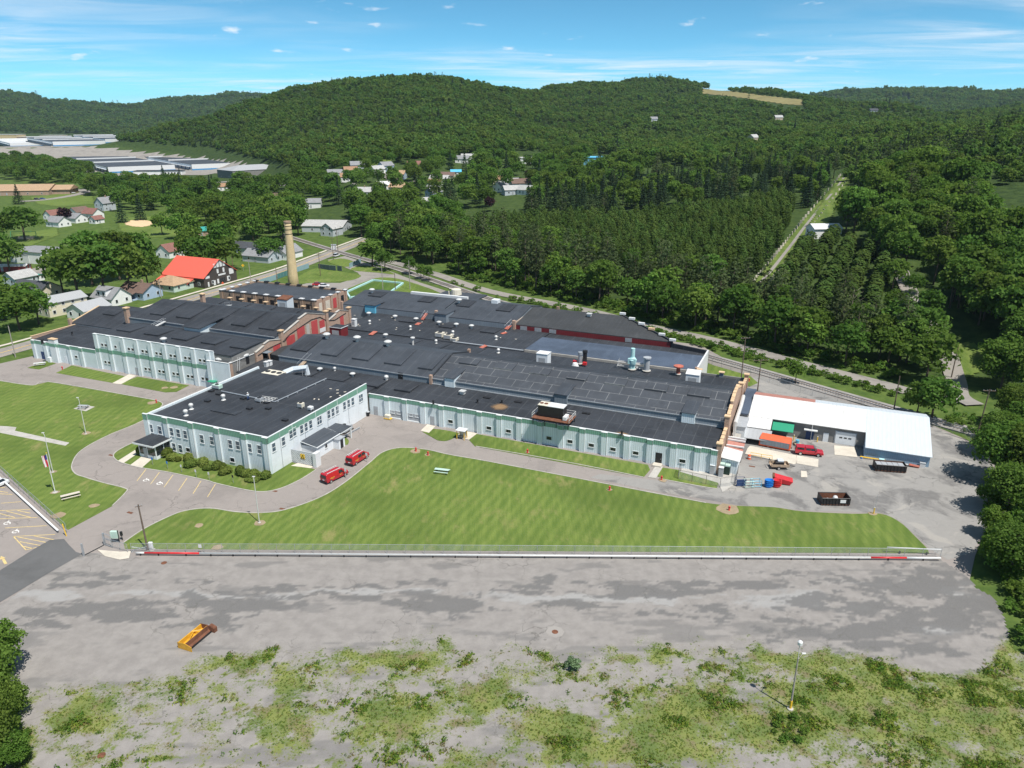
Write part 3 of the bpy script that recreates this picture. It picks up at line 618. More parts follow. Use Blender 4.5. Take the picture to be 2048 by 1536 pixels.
# railway, trail
RAIL = smooth_pts([G(*p) for p in ((560, 468), (620, 487), (690, 508), (786, 535), (850, 556), (1000, 605), (1250, 668), (1480, 732), (1700, 795), (2048, 893), (2300, 962))], 6)
ribbon_obj('railway_ballast', RAIL, 5.0, 0.03, M_GRAVEL, 0.18)
rt = thing('railway_track', 'single railway track running diagonally behind the factory', 'railway track', RAIL[30].copy())
ro = RAIL[30]
for s_ in (-1, 1):
    pts = []
    for i, p in enumerate(RAIL):
        d = RAIL[min(i + 1, len(RAIL) - 1)] - RAIL[max(i - 1, 0)]; d.normalize(); pts.append(p + Vector((-d.y, d.x, 0)) * 0.75 * s_)
    part('rail', ribbon(pts, 0.14, 0.28, 0.16), M_STEEL, rt, (ro.x, ro.y, 0))
tm = MB(); acc = 0
for i in range(len(RAIL) - 1):
    a, b = RAIL[i], RAIL[i + 1]; L_ = (b - a).length; d = (b - a).normalized(); nrm = Vector((-d.y, d.x, 0)); t_ = -acc % 0.75
    while t_ < L_:
        c = a + d * t_
        tm.hexa([c + nrm * 1.25 + d * .12 + Vector((0, 0, .15)), c - nrm * 1.25 + d * .12 + Vector((0, 0, .15)), c - nrm * 1.25 - d * .12 + Vector((0, 0, .15)), c + nrm * 1.25 - d * .12 + Vector((0, 0, .15))],
                [c + nrm * 1.25 + d * .12 + Vector((0, 0, .275)), c - nrm * 1.25 + d * .12 + Vector((0, 0, .275)), c - nrm * 1.25 - d * .12 + Vector((0, 0, .275)), c + nrm * 1.25 - d * .12 + Vector((0, 0, .275))]); t_ += 0.75
    acc += L_
tag(part('sleepers', tm, M_POLE, rt, (ro.x, ro.y, 0)), kind='stuff')
TRAIL = smooth_pts([G(*p) for p in ((775, 522), (867, 547), (975, 582), (1125, 611), (1200, 627), (1285, 650), (1405, 676), (1500, 700), (1600, 727), (1762, 768), (1820, 784), (1880, 797), (1918, 800))], 5)
ribbon_obj('trail', TRAIL, 5.6, 0.03, M_STREET, drape=0.10)
LANE = smooth_pts([GT(*p) for p in ((1950, 812), (1918, 793), (1912, 765), (1898, 720), (1880, 690), (1850, 640), (1830, 605), (1812, 570), (1800, 540))], 5)
ribbon_obj('lane', LANE, 5.0, 0, M_STREET, drape=0.35)
drape_sheet('grass_verge', [(1905, 690), (1935, 685), (1985, 700), (1990, 730), (1960, 745), (1928, 760), (1915, 720)], M_LAWN3, 1.0, 0.3)
# concrete patch of the west drive, painted bays
def stripe(p, q, w=0.14, z=0.018, mat=M_MARK): return ribbon_obj('painted_line', [p, q], w, z, mat)
for bx, by, tx, ty in ((274, 962, 292, 938.5), (301, 968.5, 319, 944.5), (328, 974.5, 346, 950), (357, 981.5, 374, 956.5), (386, 987.5, 402, 962), (415, 994, 431, 968)): stripe(G(bx, by), G(tx, ty))
for a, b in (((-60, 978), (10, 975)), ((-60, 975), (16, 985)), ((-60, 985), (25, 989)), ((2, 1006.5), (42, 1003.5)), ((-40, 1023), (60, 1019)), ((12, 1022), (62, 1035)), ((35, 1021), (61, 1026.5)), ((-20, 1022), (30, 1035)), ((-40, 1039), (75, 1035)), ((10, 1056), (93, 1051.5)),
             ((27, 1073), (110, 1069)), ((27, 1073), (52, 1100)), ((35, 1074), (98, 1086)), ((40, 1083.5), (86, 1092)), ((68, 1072), (110, 1080)), ((48, 1093), (65, 1097)), ((52, 1100), (86, 1092))): stripe(G(*a), G(*b), 0.16)
def wheelchair(x, y, sc=1.0):
    c = G(x, y); mb = MB(); R_ = 0.42 * sc
    pts = [c + Vector((math.cos(a) * R_, math.sin(a) * R_ * 0.9, 0)) for a in np.linspace(0.6, 5.6, 12)]
    mb = ribbon(pts, 0.16 * sc, 0.022); b2 = ribbon([c + Vector((-.1, .2, 0)) * sc, c + Vector((.35, .22, 0)) * sc, c + Vector((.62, -.25, 0)) * sc], 0.15 * sc, 0.0225); b3 = ribbon([c + Vector((-.1, .2, 0)) * sc, c + Vector((-.2, .8, 0)) * sc], 0.15 * sc, 0.0228)
    for b in (b2, b3): mb.add(b.v, b.f)
    tag(obj('painted_wheelchair_symbol', mb.mesh('wheelchair', M_MARKW)), kind='structure')
for x, y in ((292, 960.5), (319, 967), (14, 1046.5), (31, 1063.5)): wheelchair(x, y, 1.15)
am = ribbon([G(8, 1122), G(3, 1117)], 0.35, 0.02); am.add([G(0, 1119, .02), G(9, 1115.5, .02), G(2, 1111, .02)], [(0, 1, 2)])
am = ribbon([G(12, 1128), G(6, 1118)], 0.4, 0.021); am.add([G(-1, 1119.5, .021), G(11, 1115.5, .021), G(2, 1112, .021)], [(0, 1, 2)])
tag(obj('painted_arrow', am.mesh('arrow', M_MARK)), kind='structure')
for x, y in ((222, 910.5), (549, 982), (565, 1018), (260, 1025.5), (1345, 940.5), (1094, 913), (1504, 933)):
    c = G(x, y); mb = MB(); mb.box(-0.6, 0.6, -0.25, 0.25, 0, 0.015); o = tag(obj('drain_grate', mb.mesh('grate', M_RUST), None, (c.x, c.y, 0.02), TH), 'rusty rectangular drain grate set in the paving', 'drain grate', 'drain grates')
for i, (x, y) in enumerate(((1110, 1264), (978, 1237), (328, 1126), (203, 1511))):
    if i == 1: continue
    c = G(x, y); mb = MB(); mb.lathe([(0.0, 0), (0.45, 0), (0.45, 0.012), (0.38, 0.02), (0, 0.02)], n=16)
    o = tag(obj('manhole_cover', mb.mesh('manhole', M_RUST), None, (c.x, c.y, 0.03)), ('round rusty manhole cover in pale concrete collar on the cracked lot', '', 'round manhole cover near the red end of the pipe rail', 'dark manhole cover at the bottom left of the weedy lot')[i], 'manhole cover')
    if i == 0: tag(obj('concrete_collar', sheet_mesh('collar', [c + Vector((math.cos(a) * 1.3, math.sin(a) * 1.3, 0)) for a in np.linspace(0, 6.283, 9)[:-1]], 0.026, M_GRAVEL)), kind='structure')

# ------------------------------------------------------------------ front lot with weeds
LOTPOLY = [(-300, 1400), (0, 1207), (152, 1108), (190, 1104), (262, 1106), (270, 1112), (1880, 1117), (1935, 1150), (1955, 1175), (1990, 1195), (2012, 1235), (2030, 1300), (2300, 1350), (2400, 1700), (-500, 1700)]
def ell(qx, qy, lst):
    m = np.full(qx.shape, -9.0)
    for cx, cy, rx, ry in lst: m = np.maximum(m, 1 - np.sqrt(((qx - cx) / rx) ** 2 + ((qy - cy) / ry) ** 2))
    return m
D_EL = [(240, 1223, 180, 16), (470, 1205, 140, 24), (540, 1180, 120, 12), (420, 1250, 60, 20), (130, 1250, 40, 14), (860, 1210, 105, 26), (720, 1202, 120, 12), (640, 1170, 160, 7), (760, 1172, 120, 9), (1090, 1172, 70, 14), (1130, 1212, 230, 9), (1380, 1182, 220, 10),
        (1470, 1222, 120, 14), (1800, 1165, 190, 30), (1760, 1255, 230, 26), (1600, 1262, 150, 14), (1900, 1215, 90, 65), (1700, 1212, 120, 22), (190, 1160, 90, 14), (60, 1215, 70, 8), (1830, 1300, 160, 18)]
P_EL = [(430, 1190, 250, 9), (760, 1187, 200, 9), (1150, 1195, 260, 11), (1600, 1203, 120, 20), (1330, 1195, 150, 9), (60, 1190, 90, 12), (1720, 1162, 50, 6), (1880, 1262, 55, 12), (1900, 1180, 30, 16)]
W_EL = [(820, 1315, 160, 40), (510, 1320, 70, 28), (590, 1370, 60, 26), (570, 1450, 110, 50), (800, 1440, 120, 50), (960, 1320, 40, 26), (975, 1400, 60, 60), (1200, 1310, 160, 16), (1350, 1305, 120, 18), (1100, 1480, 110, 60), (1380, 1420, 140, 50), (1330, 1460, 150, 60), (1700, 1400, 260, 90), (1950, 1420, 200, 120), (1570, 1450, 120, 60), (150, 1420, 70, 60), (1650, 1330, 120, 30), (310, 1515, 45, 18), (2030, 1280, 30, 120), (1820, 1345, 200, 30), (1250, 1500, 250, 40), (60, 1500, 40, 60)]
LOT_Z = 0.008
def lot_masks(X, Y):
    qx, qy = proj(X, Y, np.zeros_like(X))
    wx = (fbm(X / 9, Y / 3.5, 4) - 0.5); wy = (fbm(X / 7 + 40, Y / 3 + 9, 4) - 0.5)
    n = fbm(X / 2.6, Y / 1.3, 5, 0.62) - 0.5
    dark = sstep(0.0, 0.3, ell(qx + wx * 220, qy + wy * 60, D_EL) + n * 2.3 + (fbm(X / .8, Y / .5 + 3, 3) - .5) * .8 - 0.08) * 0.85
    dark = np.maximum(dark, sstep(0.60, 0.66, fbm(X / 10 + 5, Y / 2.2, 5, 0.6)) * 0.5)
    pale = sstep(0.0, 0.45, ell(qx + wx * 160, qy + wy * 40, P_EL) + n * 1.8 - 0.05)
    n2 = fbm(X / 2.2 + 11, Y / 1.9, 5, 0.6) - 0.5; n3 = fbm(X / 11 + 3, Y / 8, 3) - 0.5
    e = ell(qx + wx * 130, qy + wy * 60, W_EL)
    yb = np.interp(qx, [-100, 100, 300, 400, 560, 700, 850, 1000, 1400, 1600, 1800, 1950, 2020, 2060], [1400, 1385, 1345, 1310, 1298, 1290, 1282, 1288, 1290, 1298, 1312, 1330, 1250, 1100])
    inside = sstep(-14, 30, qy - yb + n3 * 60 + n2 * 45)
    base = np.interp(qx, [0, 450, 900, 1500, 1800, 2048], [-0.18, -0.08, 0.06, 0.10, 0.30, 0.38]) + n3 * 0.55
    n4 = fbm(X / .7 + 21, Y / .6, 3) - 0.5
    w = np.clip(np.maximum(.34 + e * 1.2 + n2 * 1.9 + n4 * .4, .36 + base * 1.1 + n2 * 1.9 + n4 * .5), 0, 1) * inside
    crk = (np.abs(fbm(X / 4.0 + 7, Y / 4.0 + 3, 3) - 0.5) < 0.010) & (fbm(X / 14, Y / 14 + 8, 2) > 0.45); w = np.maximum(w, crk * inside * 0.8)
    return dark, pale, w, qx, qy
def build_lot():
    st = 0.38; xs = np.arange(-96, 116, st); ys = np.arange(50, 108, st); X, Y = np.meshgrid(xs, ys); dark, pale, w, qx, qy = lot_masks(X, Y)
    ok = inpoly(qx, qy, LOTPOLY); V = np.stack([X, Y, np.full_like(X, LOT_Z)], -1).reshape(-1, 3); n, m = X.shape; idx = np.arange(n * m).reshape(n, m)
    keep = ok[:-1, :-1] & ok[1:, 1:] & ok[1:, :-1] & ok[:-1, 1:]
    F = np.stack([idx[:-1, :-1], idx[:-1, 1:], idx[1:, 1:], idx[1:, :-1]], -1)[keep]
    used = np.unique(F); rm = -np.ones(n * m, int); rm[used] = np.arange(len(used))
    me = bpy.data.meshes.new('parking_lot'); me.from_pydata(V[used].tolist(), [], rm[F].tolist()); me.materials.append(M_LOT)
    for nm, a in (('dark', dark), ('pale', pale), ('weed', w)): fattr(me, nm, a.ravel()[used])
    me.update(); tag(obj('parking_lot', me), kind='structure')
build_lot()
# ------------------------------------------------------------------ factory: helpers in factory axes (u along the front, v into depth)
class Fac:
    def __init__(s, name, label, u, v, cat='building', group=None):
        s.o = (u, v, 0); s.t = thing(name, label, cat, Wd(u, v), TH, group)
    def p(s, name, mb, mat, parent=None, smooth=False, bevel=0):
        if parent is None: return part(name, mb, mat, s.t, s.o, smooth, bevel)
        return part(name, mb, mat, parent, s.o, smooth, bevel)
    def box(s, name, u0, u1, v0, v1, z0, z1, mat, parent=None, bevel=0): return s.p(name, MB().box(u0, u1, v0, v1, z0, z1), mat, parent, bevel=bevel)
    def at(s, name, me, u, v, z, rot=0.0, parent=None, scale=None):
        return obj(name, me, parent or s.t, (u - s.o[0], v - s.o[1], z), rot, scale)
_mc = {}
def cached(key, fn):
    if key not in _mc: _mc[key] = fn()
    return _mc[key]
def win_meshes(w, h, style):
    def frame():
        b = MB(); f = 0.12 if style != 'small' else 0.10
        b.box(-w / 2 - f, w / 2 + f, -0.07, 0.02, h, h + f); b.box(-w / 2 - f, w / 2 + f, -0.13, 0.02, -f * 1.3, 0)
        b.box(-w / 2 - f, -w / 2, -0.07, 0.02, 0, h); b.box(w / 2, w / 2 + f, -0.07, 0.02, 0, h)
        if style == 'sash': b.box(-w / 2, w / 2, -0.05, 0.02, h * 0.47, h * 0.53)
        if style == 'double': b.box(-0.06, 0.06, -0.06, 0.02, 0, h); b.box(-w / 2, w / 2, -0.05, 0.02, h * 0.47, h * 0.53)
        return b.mesh('window_frame', M_TRIM)
    return cached(('wf', w, h, style), frame), cached(('wp', w, h, style), lambda: MB().box(-w / 2, w / 2, -0.025, 0.01, 0, h).mesh('pane', M_GLASS if style == 'small' else M_GLASS2))
def window(F, u, v, z, w, h, style='small', rot=0.0, parent=None):
    fm, pm = win_meshes(w, h, style); o = F.at('window', fm, u, v, z, rot, parent); obj('pane', pm, o); return o
def door(F, u, v, w, h, rot=0.0, mat=None, z=0.0):
    o = F.at('door', cached(('door', w, h, (mat or M_GREYP).name), lambda: MB().box(-w / 2, w / 2, -0.06, 0.02, 0, h).box(-w / 2 - .08, w / 2 + .08, -0.04, 0.01, 0, h + .08).mesh('door', mat or M_GREYP)), u, v, z, rot)
    obj('handle', cached('dh', lambda: MB().box(-.03, .03, -.13, -.06, 0, .16).mesh('handle', M_STEEL)), o, (w * 0.36, 0, h * 0.48)); return o
def bay_wall(F, u0, u1, v, z1, pil, band=None, pw=1.22, pd=0.42, z0=0.0, rot=None, mat=None):
    """ribbed front wall with projecting piers; pil = u of each pier's right edge"""
    mat = mat or M_SIDE
    F.box('wall', u0, u1, v, v + 0.35, z0, z1, mat)
    for p in pil:
        a, b = p - pw, p
        F.box('pilaster', a, b, v - pd, v + 0.02, z0, z1 + 0.004, mat)
        F.box('corner_trim', b - 0.09, b + 0.03, v - pd - 0.03, v - pd + 0.10, z0, z1 + 0.006, M_TRIM)
        if band: F.box('pilaster_band', a - 0.03, b + 0.03, v - pd - 0.03, v - 0.02, band[0], band[1] , M_GREEN)
        F.box('coping', a - 0.05, b + 0.05, v - pd - 0.06, v - 0.06, z1 + 0.006, z1 + 0.09, M_TRIM)
    if band: F.box('wall_band', u0 - 0.02, u1 + 0.02, v - 0.03, v + 0.02, band[0] + 0.005, band[1] - 0.003, M_GREEN)
    F.box('coping', u0 - 0.05, u1 + 0.05, v - 0.06, v + 0.30, z1 + 0.002, z1 + 0.086, M_TRIM)
def roof_profile(F, name, u0, u1, prof, mat, th=0.22, ov=0.0):
    b = MB(); pr = list(prof)
    poly = pr + [(a, z - th) for a, z in reversed(pr)]
    n = len(pr)
    vs = [(u0 - ov, a, z) for a, z in poly] + [(u1 + ov, a, z) for a, z in poly]; m = len(poly); fs = []
    for i in range(m): fs.append((i, (i + 1) % m, m + (i + 1) % m, m + i))
    for i in range(n - 1): fs.append((i, i + 1, m - 2 - i, m - 1 - i)); fs.append((m + i, m + i + 1, 2 * m - 2 - i, 2 * m - 1 - i))
    b.add(vs, fs); return F.p(name, b, mat)
def body(F, u0, u1, prof, mat, z0=0.0, dz=0.24, name='wall'):
    pr = [(prof[0][0], z0)] + [(a, z - dz) for a, z in prof] + [(prof[-1][0], z0)]
    return F.p(name, MB().prism(pr, 'x', u0, u1), mat)
def zprof(prof, v):
    return float(np.interp(v, [a for a, _ in prof], [z for _, z in prof]))
def slab(F, prof, xl, yl, xr, yr, vtop, hh=0.42, mat=None, name='skylight_cover'):
    """raised cover on a roof slope; pixel corners of its front edge, running up to vtop"""
    z = zprof(prof, prof[0][0] + 3)
    for _ in range(6):
        (ua, va), (ub, vb) = uvz(xl, yl, z), uvz(xr, yr, z); vm = (va + vb) / 2; z = zprof(prof, vm) + hh
    vm = max(vm, prof[0][0] + 0.4)
    if vtop - vm < 1.0: vtop = vm + 3
    zt = zprof(prof, vtop); zl = zprof(prof, vm)
    b = MB().hexa([(ua, vm, zl + .01), (ub, vm, zl + .01), (ub, vtop, zt + .01), (ua, vtop, zt + .01)], [(ua, vm, zl + hh), (ub, vm, zl + hh), (ub, vtop, zt + 0.10), (ua, vtop, zt + 0.10)])
    F.p(name, b, mat or M_ROOF)
def vent_mesh(kind):
    if kind == 'mushroom': return cached('v_m', lambda: MB().lathe([(.35, 0), (.35, .45), (.30, .5), (.30, .75), (.75, .78), (.78, .95), (.45, 1.15), (0, 1.2)], n=12).mesh('roof_vent', M_ALU))
    if kind == 'turbine': return cached('v_t', lambda: MB().lathe([(.5, 0), (.3, .15), (.28, .55), (.42, .65), (.45, .95), (.3, 1.15), (0, 1.2)], n=10).mesh('roof_vent', M_ALU))
    if kind == 'black': return cached('v_b', lambda: MB().lathe([(.3, 0), (.22, .1), (.2, .7), (.32, .72), (.3, .85), (0, .9)], n=8).mesh('roof_vent', M_DARK))
    if kind == 'tall': return cached('v_l', lambda: MB().lathe([(.28, 0), (.28, 1.9), (.62, 1.95), (.6, 2.15), (0, 2.35)], n=10).mesh('roof_vent', M_ALU))
    return cached('v_c', lambda: MB().box(-.45, .45, -.45, .45, 0, .55).box(-.6, .6, -.6, .6, .55, .7).mesh('roof_vent', M_ALU))
def vent(F, x, y, zroof, kind='mushroom', sc=1.0):
    """x,y = pixel of the vent's top"""
    u, v = uvz(x, y, zroof + 1.0 * sc); return F.at('roof_vent', vent_mesh(kind), u, v, zroof - 0.02, 0, None, sc)
def ramp(F, x0, y0, z0, x1, y1, z1, w, mat, name='roof_ramp', rails=True):
    (ua, va), (ub, vb) = uvz(x0, y0, z0), uvz(x1, y1, z1); d = Vector((ub - ua, vb - va, 0)); d.normalize(); n = Vector((-d.y, d.x, 0)) * w / 2
    A = Vector((ua, va, z0)); B = Vector((ub, vb, z1)); dn = Vector((0, 0, .12))
    o = F.p(name, MB().hexa([A + n, A - n, B - n, B + n], [A + n + dn, A - n + dn, B - n + dn, B + n + dn]), mat)
    if rails:
        for s_ in (1, -1): F.p('handrail', MB().tube([A + n * s_ + dn, A + n * s_ + Vector((0, 0, 1.0)), B + n * s_ + Vector((0, 0, 1.0)), B + n * s_ + dn], 0.035, 5), M_STEEL, o)

# ---- office block
OF = Fac('office_building', 'two-storey white office block with green band and flat black roof', -16, 17)
OH = 8.0
of_p = [onv(250 + X / 4, 740 + Y / 4, -0.42)[0] for X, Y in ((178, 400), (335, 430), (540, 470), (750, 515), (965, 560), (1136, 590))]
OF_L = -32.4
bay_wall(OF, OF_L, 0.0, 0.0, OH, [of_p[0]] + of_p[1:5] + [0.0], (OH - 1.25, OH - 0.02))
OF.box('wall', -0.35, 0.0, 0.36, 34.6, 0, OH, M_SIDE_PLAIN)
OF.box('wall', OF_L, OF_L + 0.35, 0.36, 34.6, 0, OH, M_SIDE)
OF.box('wall', OF_L + 0.36, -0.36, 34.25, 34.6, 0, OH - 0.6, M_SIDE)
OF.box('wall_band', -0.02, 0.03, -0.45, 34.62, OH - 1.25, OH - 0.02, M_GREEN)
OF.box('coping', -0.28, 0.06, 0.42, 34.66, OH + 0.003, OH + 0.088, M_TRIM); OF.box('coping', OF_L - 0.06, OF_L + 0.28, 0.42, 34.66, OH + 0.003, OH + 0.088, M_TRIM)
for i in range(8): OF.box('joint_strip', 0.0, 0.045, 3.9 * i + 3.3, 3.9 * i + 3.42, 0, OH - 0.01, M_TRIM if i % 2 else M_GREYP)
OF.p('roof', MB().box(OF_L + 0.36, -0.36, 0.36, 34.2, OH - 0.75, OH - 0.42), M_ROOF)
for X, Y in ((215, 497), (285, 512), (378, 525), (432, 537), (488, 548), (620, 583), (700, 597), (847, 625), (907, 635), (1002, 655), (1080, 668)):
    u, z = onv(250 + X / 4, 740 + Y / 4, 0); window(OF, u, 0, z, 0.95, 1.75, 'sash')
for X, Y in ((397, 645), (450, 660)): u, z = onv(250 + X / 4, 740 + Y / 4, 0); window(OF, u, 0, z, 0.95, 1.7, 'sash')
for X, Y in ((508, 655), (862, 735)): u, z = onv(250 + X / 4, 740 + Y / 4, 0); window(OF, u, 0, z, 1.1, 0.9, 'small')
for X, Y, st in ((1193, 650, 0), (1270, 602, 0), (1330, 545, 0), (1358, 525, 0), (1415, 505, 0), (1450, 487, 0), (1487, 465, 0), (1557, 432, 1), (1632, 385, 0), (1665, 368, 0), (1700, 348, 0), (1757, 315, 0), (1790, 297, 0), (1823, 280, 0), (1888, 252, 1)):
    v, z = onu(250 + X / 4, 740 + Y / 4, 0.0); window(OF, 0.0, v, z, 1.5 if st else 0.95, 1.75, 'double' if st else 'sash', math.pi / 2)
# entrance porch
u0, _ = onv(290, 905, 0); u1, _ = onv(331, 885, 0); PD = 4.2
u0 = -31.4; u1 = -26.6
ep = OF.box('porch_roof', u0 - 0.5, u1 + 0.5, -PD - 0.9, -0.03, 3.15, 3.5, M_TRIM)
OF.box('porch_roof_deck', u0 - 0.4, u1 + 0.4, -PD - 0.8, -0.1, 3.5, 3.56, M_ROOF, ep)
po = OF.box('porch', u0, u1, -PD, -0.05, 0.05, 0.75, M_SIDE_PLAIN)
for a, b, c, d in ((u0, u0 + .18, -PD, -PD + .18), (u1 - .18, u1, -PD, -PD + .18), (u0 + 2.3, u0 + 2.45, -PD, -PD + .15), (u1 - .15, u1, -PD / 2, -PD / 2 + .15)): OF.box('porch_post', a, b, c, d, 0.75, 3.15, M_TRIM, po)
for a, b, c, d in ((u0 + .2, u0 + 2.28, -PD + .05, -PD + .1), (u0 + 2.47, u1 - .2, -PD + .05, -PD + .1), (u1 - .1, u1 - .05, -PD + .2, -PD / 2), (u1 - .1, u1 - .05, -PD / 2 + .16, -.1)): OF.box('porch_pane', a, b, c, d, 0.76, 3.14, M_GLASS, po)
OF.box('entrance_door', u0 + 1.3, u0 + 2.25, -PD - .04, -PD + .04, 0.02, 2.3, M_GREYP, po)
# side lean-to with vestibule, lattice screen and sign
va, vb = onu(652, 908, 3.5)[0], onu(690, 885, 3.5)[0]
va, vb = 9.6, 17.4; sw = 3.9
OF.box('lean_to_wall', 0.05, sw, va, vb, 0, 2.5, M_SIDE_PLAIN)
lt = OF.p('lean_to_roof', MB().hexa([(0.06, va - .3, 3.25), (sw + .35, va - .3, 2.55), (sw + .35, vb + .2, 2.55), (0.06, vb + .2, 3.25)], [(0.06, va - .3, 3.4), (sw + .35, va - .3, 2.7), (sw + .35, vb + .2, 2.7), (0.06, vb + .2, 3.4)]), M_TRIM)
OF.p('lean_to_deck', MB().hexa([(0.07, va - .2, 3.405), (sw + .2, va - .2, 2.735), (sw + .2, vb + .1, 2.735), (0.07, vb + .1, 3.405)], [(0.07, va - .2, 3.44), (sw + .2, va - .2, 2.77), (sw + .2, vb + .1, 2.77), (0.07, vb + .1, 3.44)]), M_ROOF_GREY, lt)
window(OF, sw, va + 3.1, 1.2, 0.7, 0.9, 'small', math.pi / 2)
OF.box('vestibule', sw + .02, sw + 1.5, vb - 2.2, vb - .1, 0, 2.2, M_SIDE_PLAIN); OF.box('vestibule_roof', sw - .05, sw + 1.65, vb - 2.35, vb + .05, 2.2, 2.32, M_GREYP); OF.box('vestibule_door', sw + 1.5, sw + 1.54, vb - 1.7, vb - .7, 0.05, 2.0, M_DARK)
OF.box('canopy', 0.05, sw + .4, vb + .15, vb + 4.2, 2.75, 2.9, M_ROOF_GREY); OF.box('canopy_post', sw + .1, sw + .35, vb + 3.9, vb + 4.15, 0, 2.75, M_TRIM); OF.box('canopy_beam', sw + .1, sw + .42, vb + .2, vb + 4.25, 2.5, 2.745, M_TRIM)
OF.box('screen_wall', 0.05, 5.6, 6.2, 6.5, 0, 2.9, M_GREYP); OF.box('screen_pier', 5.6, 6.4, 5.9, 7.5, 0, 3.1, M_WHITE)
lm = MB()
for i in range(-8, 20):
    for sgn in (1, -1):
        a0 = i * 0.42; pts = [(x, sgn * (x - a0) if sgn > 0 else (a0 + 2.9 - x)) for x in np.linspace(0.1, 5.5, 40)]; pts = [(x, z) for x, z in pts if 0.1 < z < 2.8]
        if len(pts) > 1: lm.box(0, 0, 0, 0, 0, 0) if False else lm.tube([(pts[0][0], 6.16 - (.01 if sgn > 0 else 0), pts[0][1]), (pts[-1][0], 6.16 - (.01 if sgn > 0 else 0), pts[-1][1])], 0.035, 4)
tag(OF.p('screen_lattice', lm, M_TRIM), kind='stuff')
sg = OF.box('shelter_sign', 2.4, 3.5, 6.08, 6.12, 1.3, 2.4, M_YELLOW)
OF.p('sign_mark', MB().prism([(2.5, 1.4), (2.95, 1.4), (2.72, 1.85)], 'y', 6.06, 6.079).prism([(3.0, 1.4), (3.4, 1.4), (3.2, 1.85)], 'y', 6.06, 6.079).prism([(2.75, 1.9), (3.15, 1.9), (2.95, 2.3)], 'y', 6.06, 6.079), M_DARK, sg)
# office roof fittings
for X, Y, k in ((525, 285, 'turbine'), (482, 335, 'turbine'), (783, 212, 'turbine')): vent(OF, 250 + X / 4, 740 + (Y - 12) / 4, OH - .42, k, 1.15)
for X, Y in ((690, 165), (750, 190), (660, 245), (995, 305), (1145, 305), (1280, 398), (1130, 258), (945, 225)):
    u, v = uvz(250 + X / 4, 740 + Y / 4, OH - .2); OF.at('roof_curb', cached('curb', lambda: MB().box(-.6, .6, -.45, .45, 0, .35).mesh('curb', M_DARK)), u, v, OH - .42)
OFR = [(-1, OH - .42), (40, OH - .42)]
slab(OF, OFR, 250 + 680 / 4, 740 + 322 / 4, 250 + 880 / 4, 740 + 357 / 4, 9.5, 0.22)
pr = OF.p('roof_pipe', MB().tube([(*uvz(250 + 770 / 4, 740 + 165 / 4, OH), OH - .1), (*uvz(250 + 1200 / 4, 740 + 250 / 4, OH), OH - .1), (*uvz(250 + 1610 / 4, 740 + 65 / 4, OH), OH - .1)], 0.13, 6), M_STEEL)
for t_ in np.linspace(0.05, 0.95, 6):
    a = Vector((*uvz(250 + 1200 / 4, 740 + 250 / 4, OH), 0)).lerp(Vector((*uvz(250 + 1610 / 4, 740 + 65 / 4, OH), 0)), t_); OF.box('pipe_support', a.x - .08, a.x + .08, a.y - .2, a.y + .2, OH - .42, OH - .18, M_STEEL, pr)
def unit_at(name, label, u, v, z, size, mat, cat='air conditioner', fans=1, group=None, rot=0.0, legs=0.25):
    t = thing(name, label, cat, Wd(u, v, z), TH + rot, group); w, d, h = size
    part('casing', MB().box(-w / 2, w / 2, -d / 2, d / 2, legs, h), mat, t, bevel=0.04)
    for sx in (-1, 1):
        for sy in (-1, 1): part('leg', MB().box(sx * w * .42 - .06, sx * w * .42 + .06, sy * d * .4 - .06, sy * d * .4 + .06, 0, legs + .02), M_STEEL, t)
    for i in range(fans):
        cx = (i - (fans - 1) / 2) * w / max(fans, 1); part('fan_guard', MB().lathe([(min(w / fans, d) * .38, h), (min(w / fans, d) * .38, h + .12), (min(w / fans, d) * .3, h + .13), (0, h + .10)], (cx, 0, 0), 12), M_DARK, t)
    part('grille', MB().box(-w * .42, w * .42, -d / 2 - .025, -d / 2 - .002, legs + .15, h - .15), M_GREYP, t); return t
u, v = uvz(435, 776, OH - .2); unit_at('condenser', 'pale condenser unit at the left of the office roof', u, v, OH - .42, (2.2, 1.2, 1.1), M_PALEGREEN, fans=1)
u, v = uvz(519, 802, OH - .2); unit_at('condenser', 'condenser beside the roof worker amid metal framing', u, v, OH - .42, (1.5, 1.2, 1.0), M_STEEL, fans=1)
fr = MB()
u, v = uvz(528, 797, OH)
for i in range(4): fr.tube([(u - 1 + i * .9, v - 1.4, OH - .2), (u - .6 + i * .9, v + 1.6, OH - .2)], .07, 4); fr.tube([(u - 1.6, v - 1.2 + i * .8, OH - .05), (u + 2.6, v - .9 + i * .8, OH - .05)], .06, 4)
OF.p('pipe_frame', fr, M_ALU)
u, v = uvz(602, 812, OH); unit_at('condenser', 'small fan unit with upright hood near the office right edge', u, v, OH - .42, (1.3, 1.0, 1.2), M_BEIGE, fans=1)
u, v = uvz(621, 817, OH); unit_at('condenser', 'white box unit at the right edge of the office roof', u, v, OH - .42, (1.0, 1.0, .9), M_WHITE, fans=0)
for i, (X, Y) in enumerate(((1645, 150), (1700, 160), (1760, 175), (1700, 185), (1645, 215), (1515, 232), (1550, 235), (1720, 205))):
    u, v = uvz(250 + X / 4, 740 + Y / 4, OH - .4); OF.at('roof_paver', cached('paver', lambda: MB().box(-.3, .3, -.15, .15, 0, .06).mesh('paver', M_CONC_PALE)), u, v, OH - .42, i * .4)
# worker on the roof is added with the people

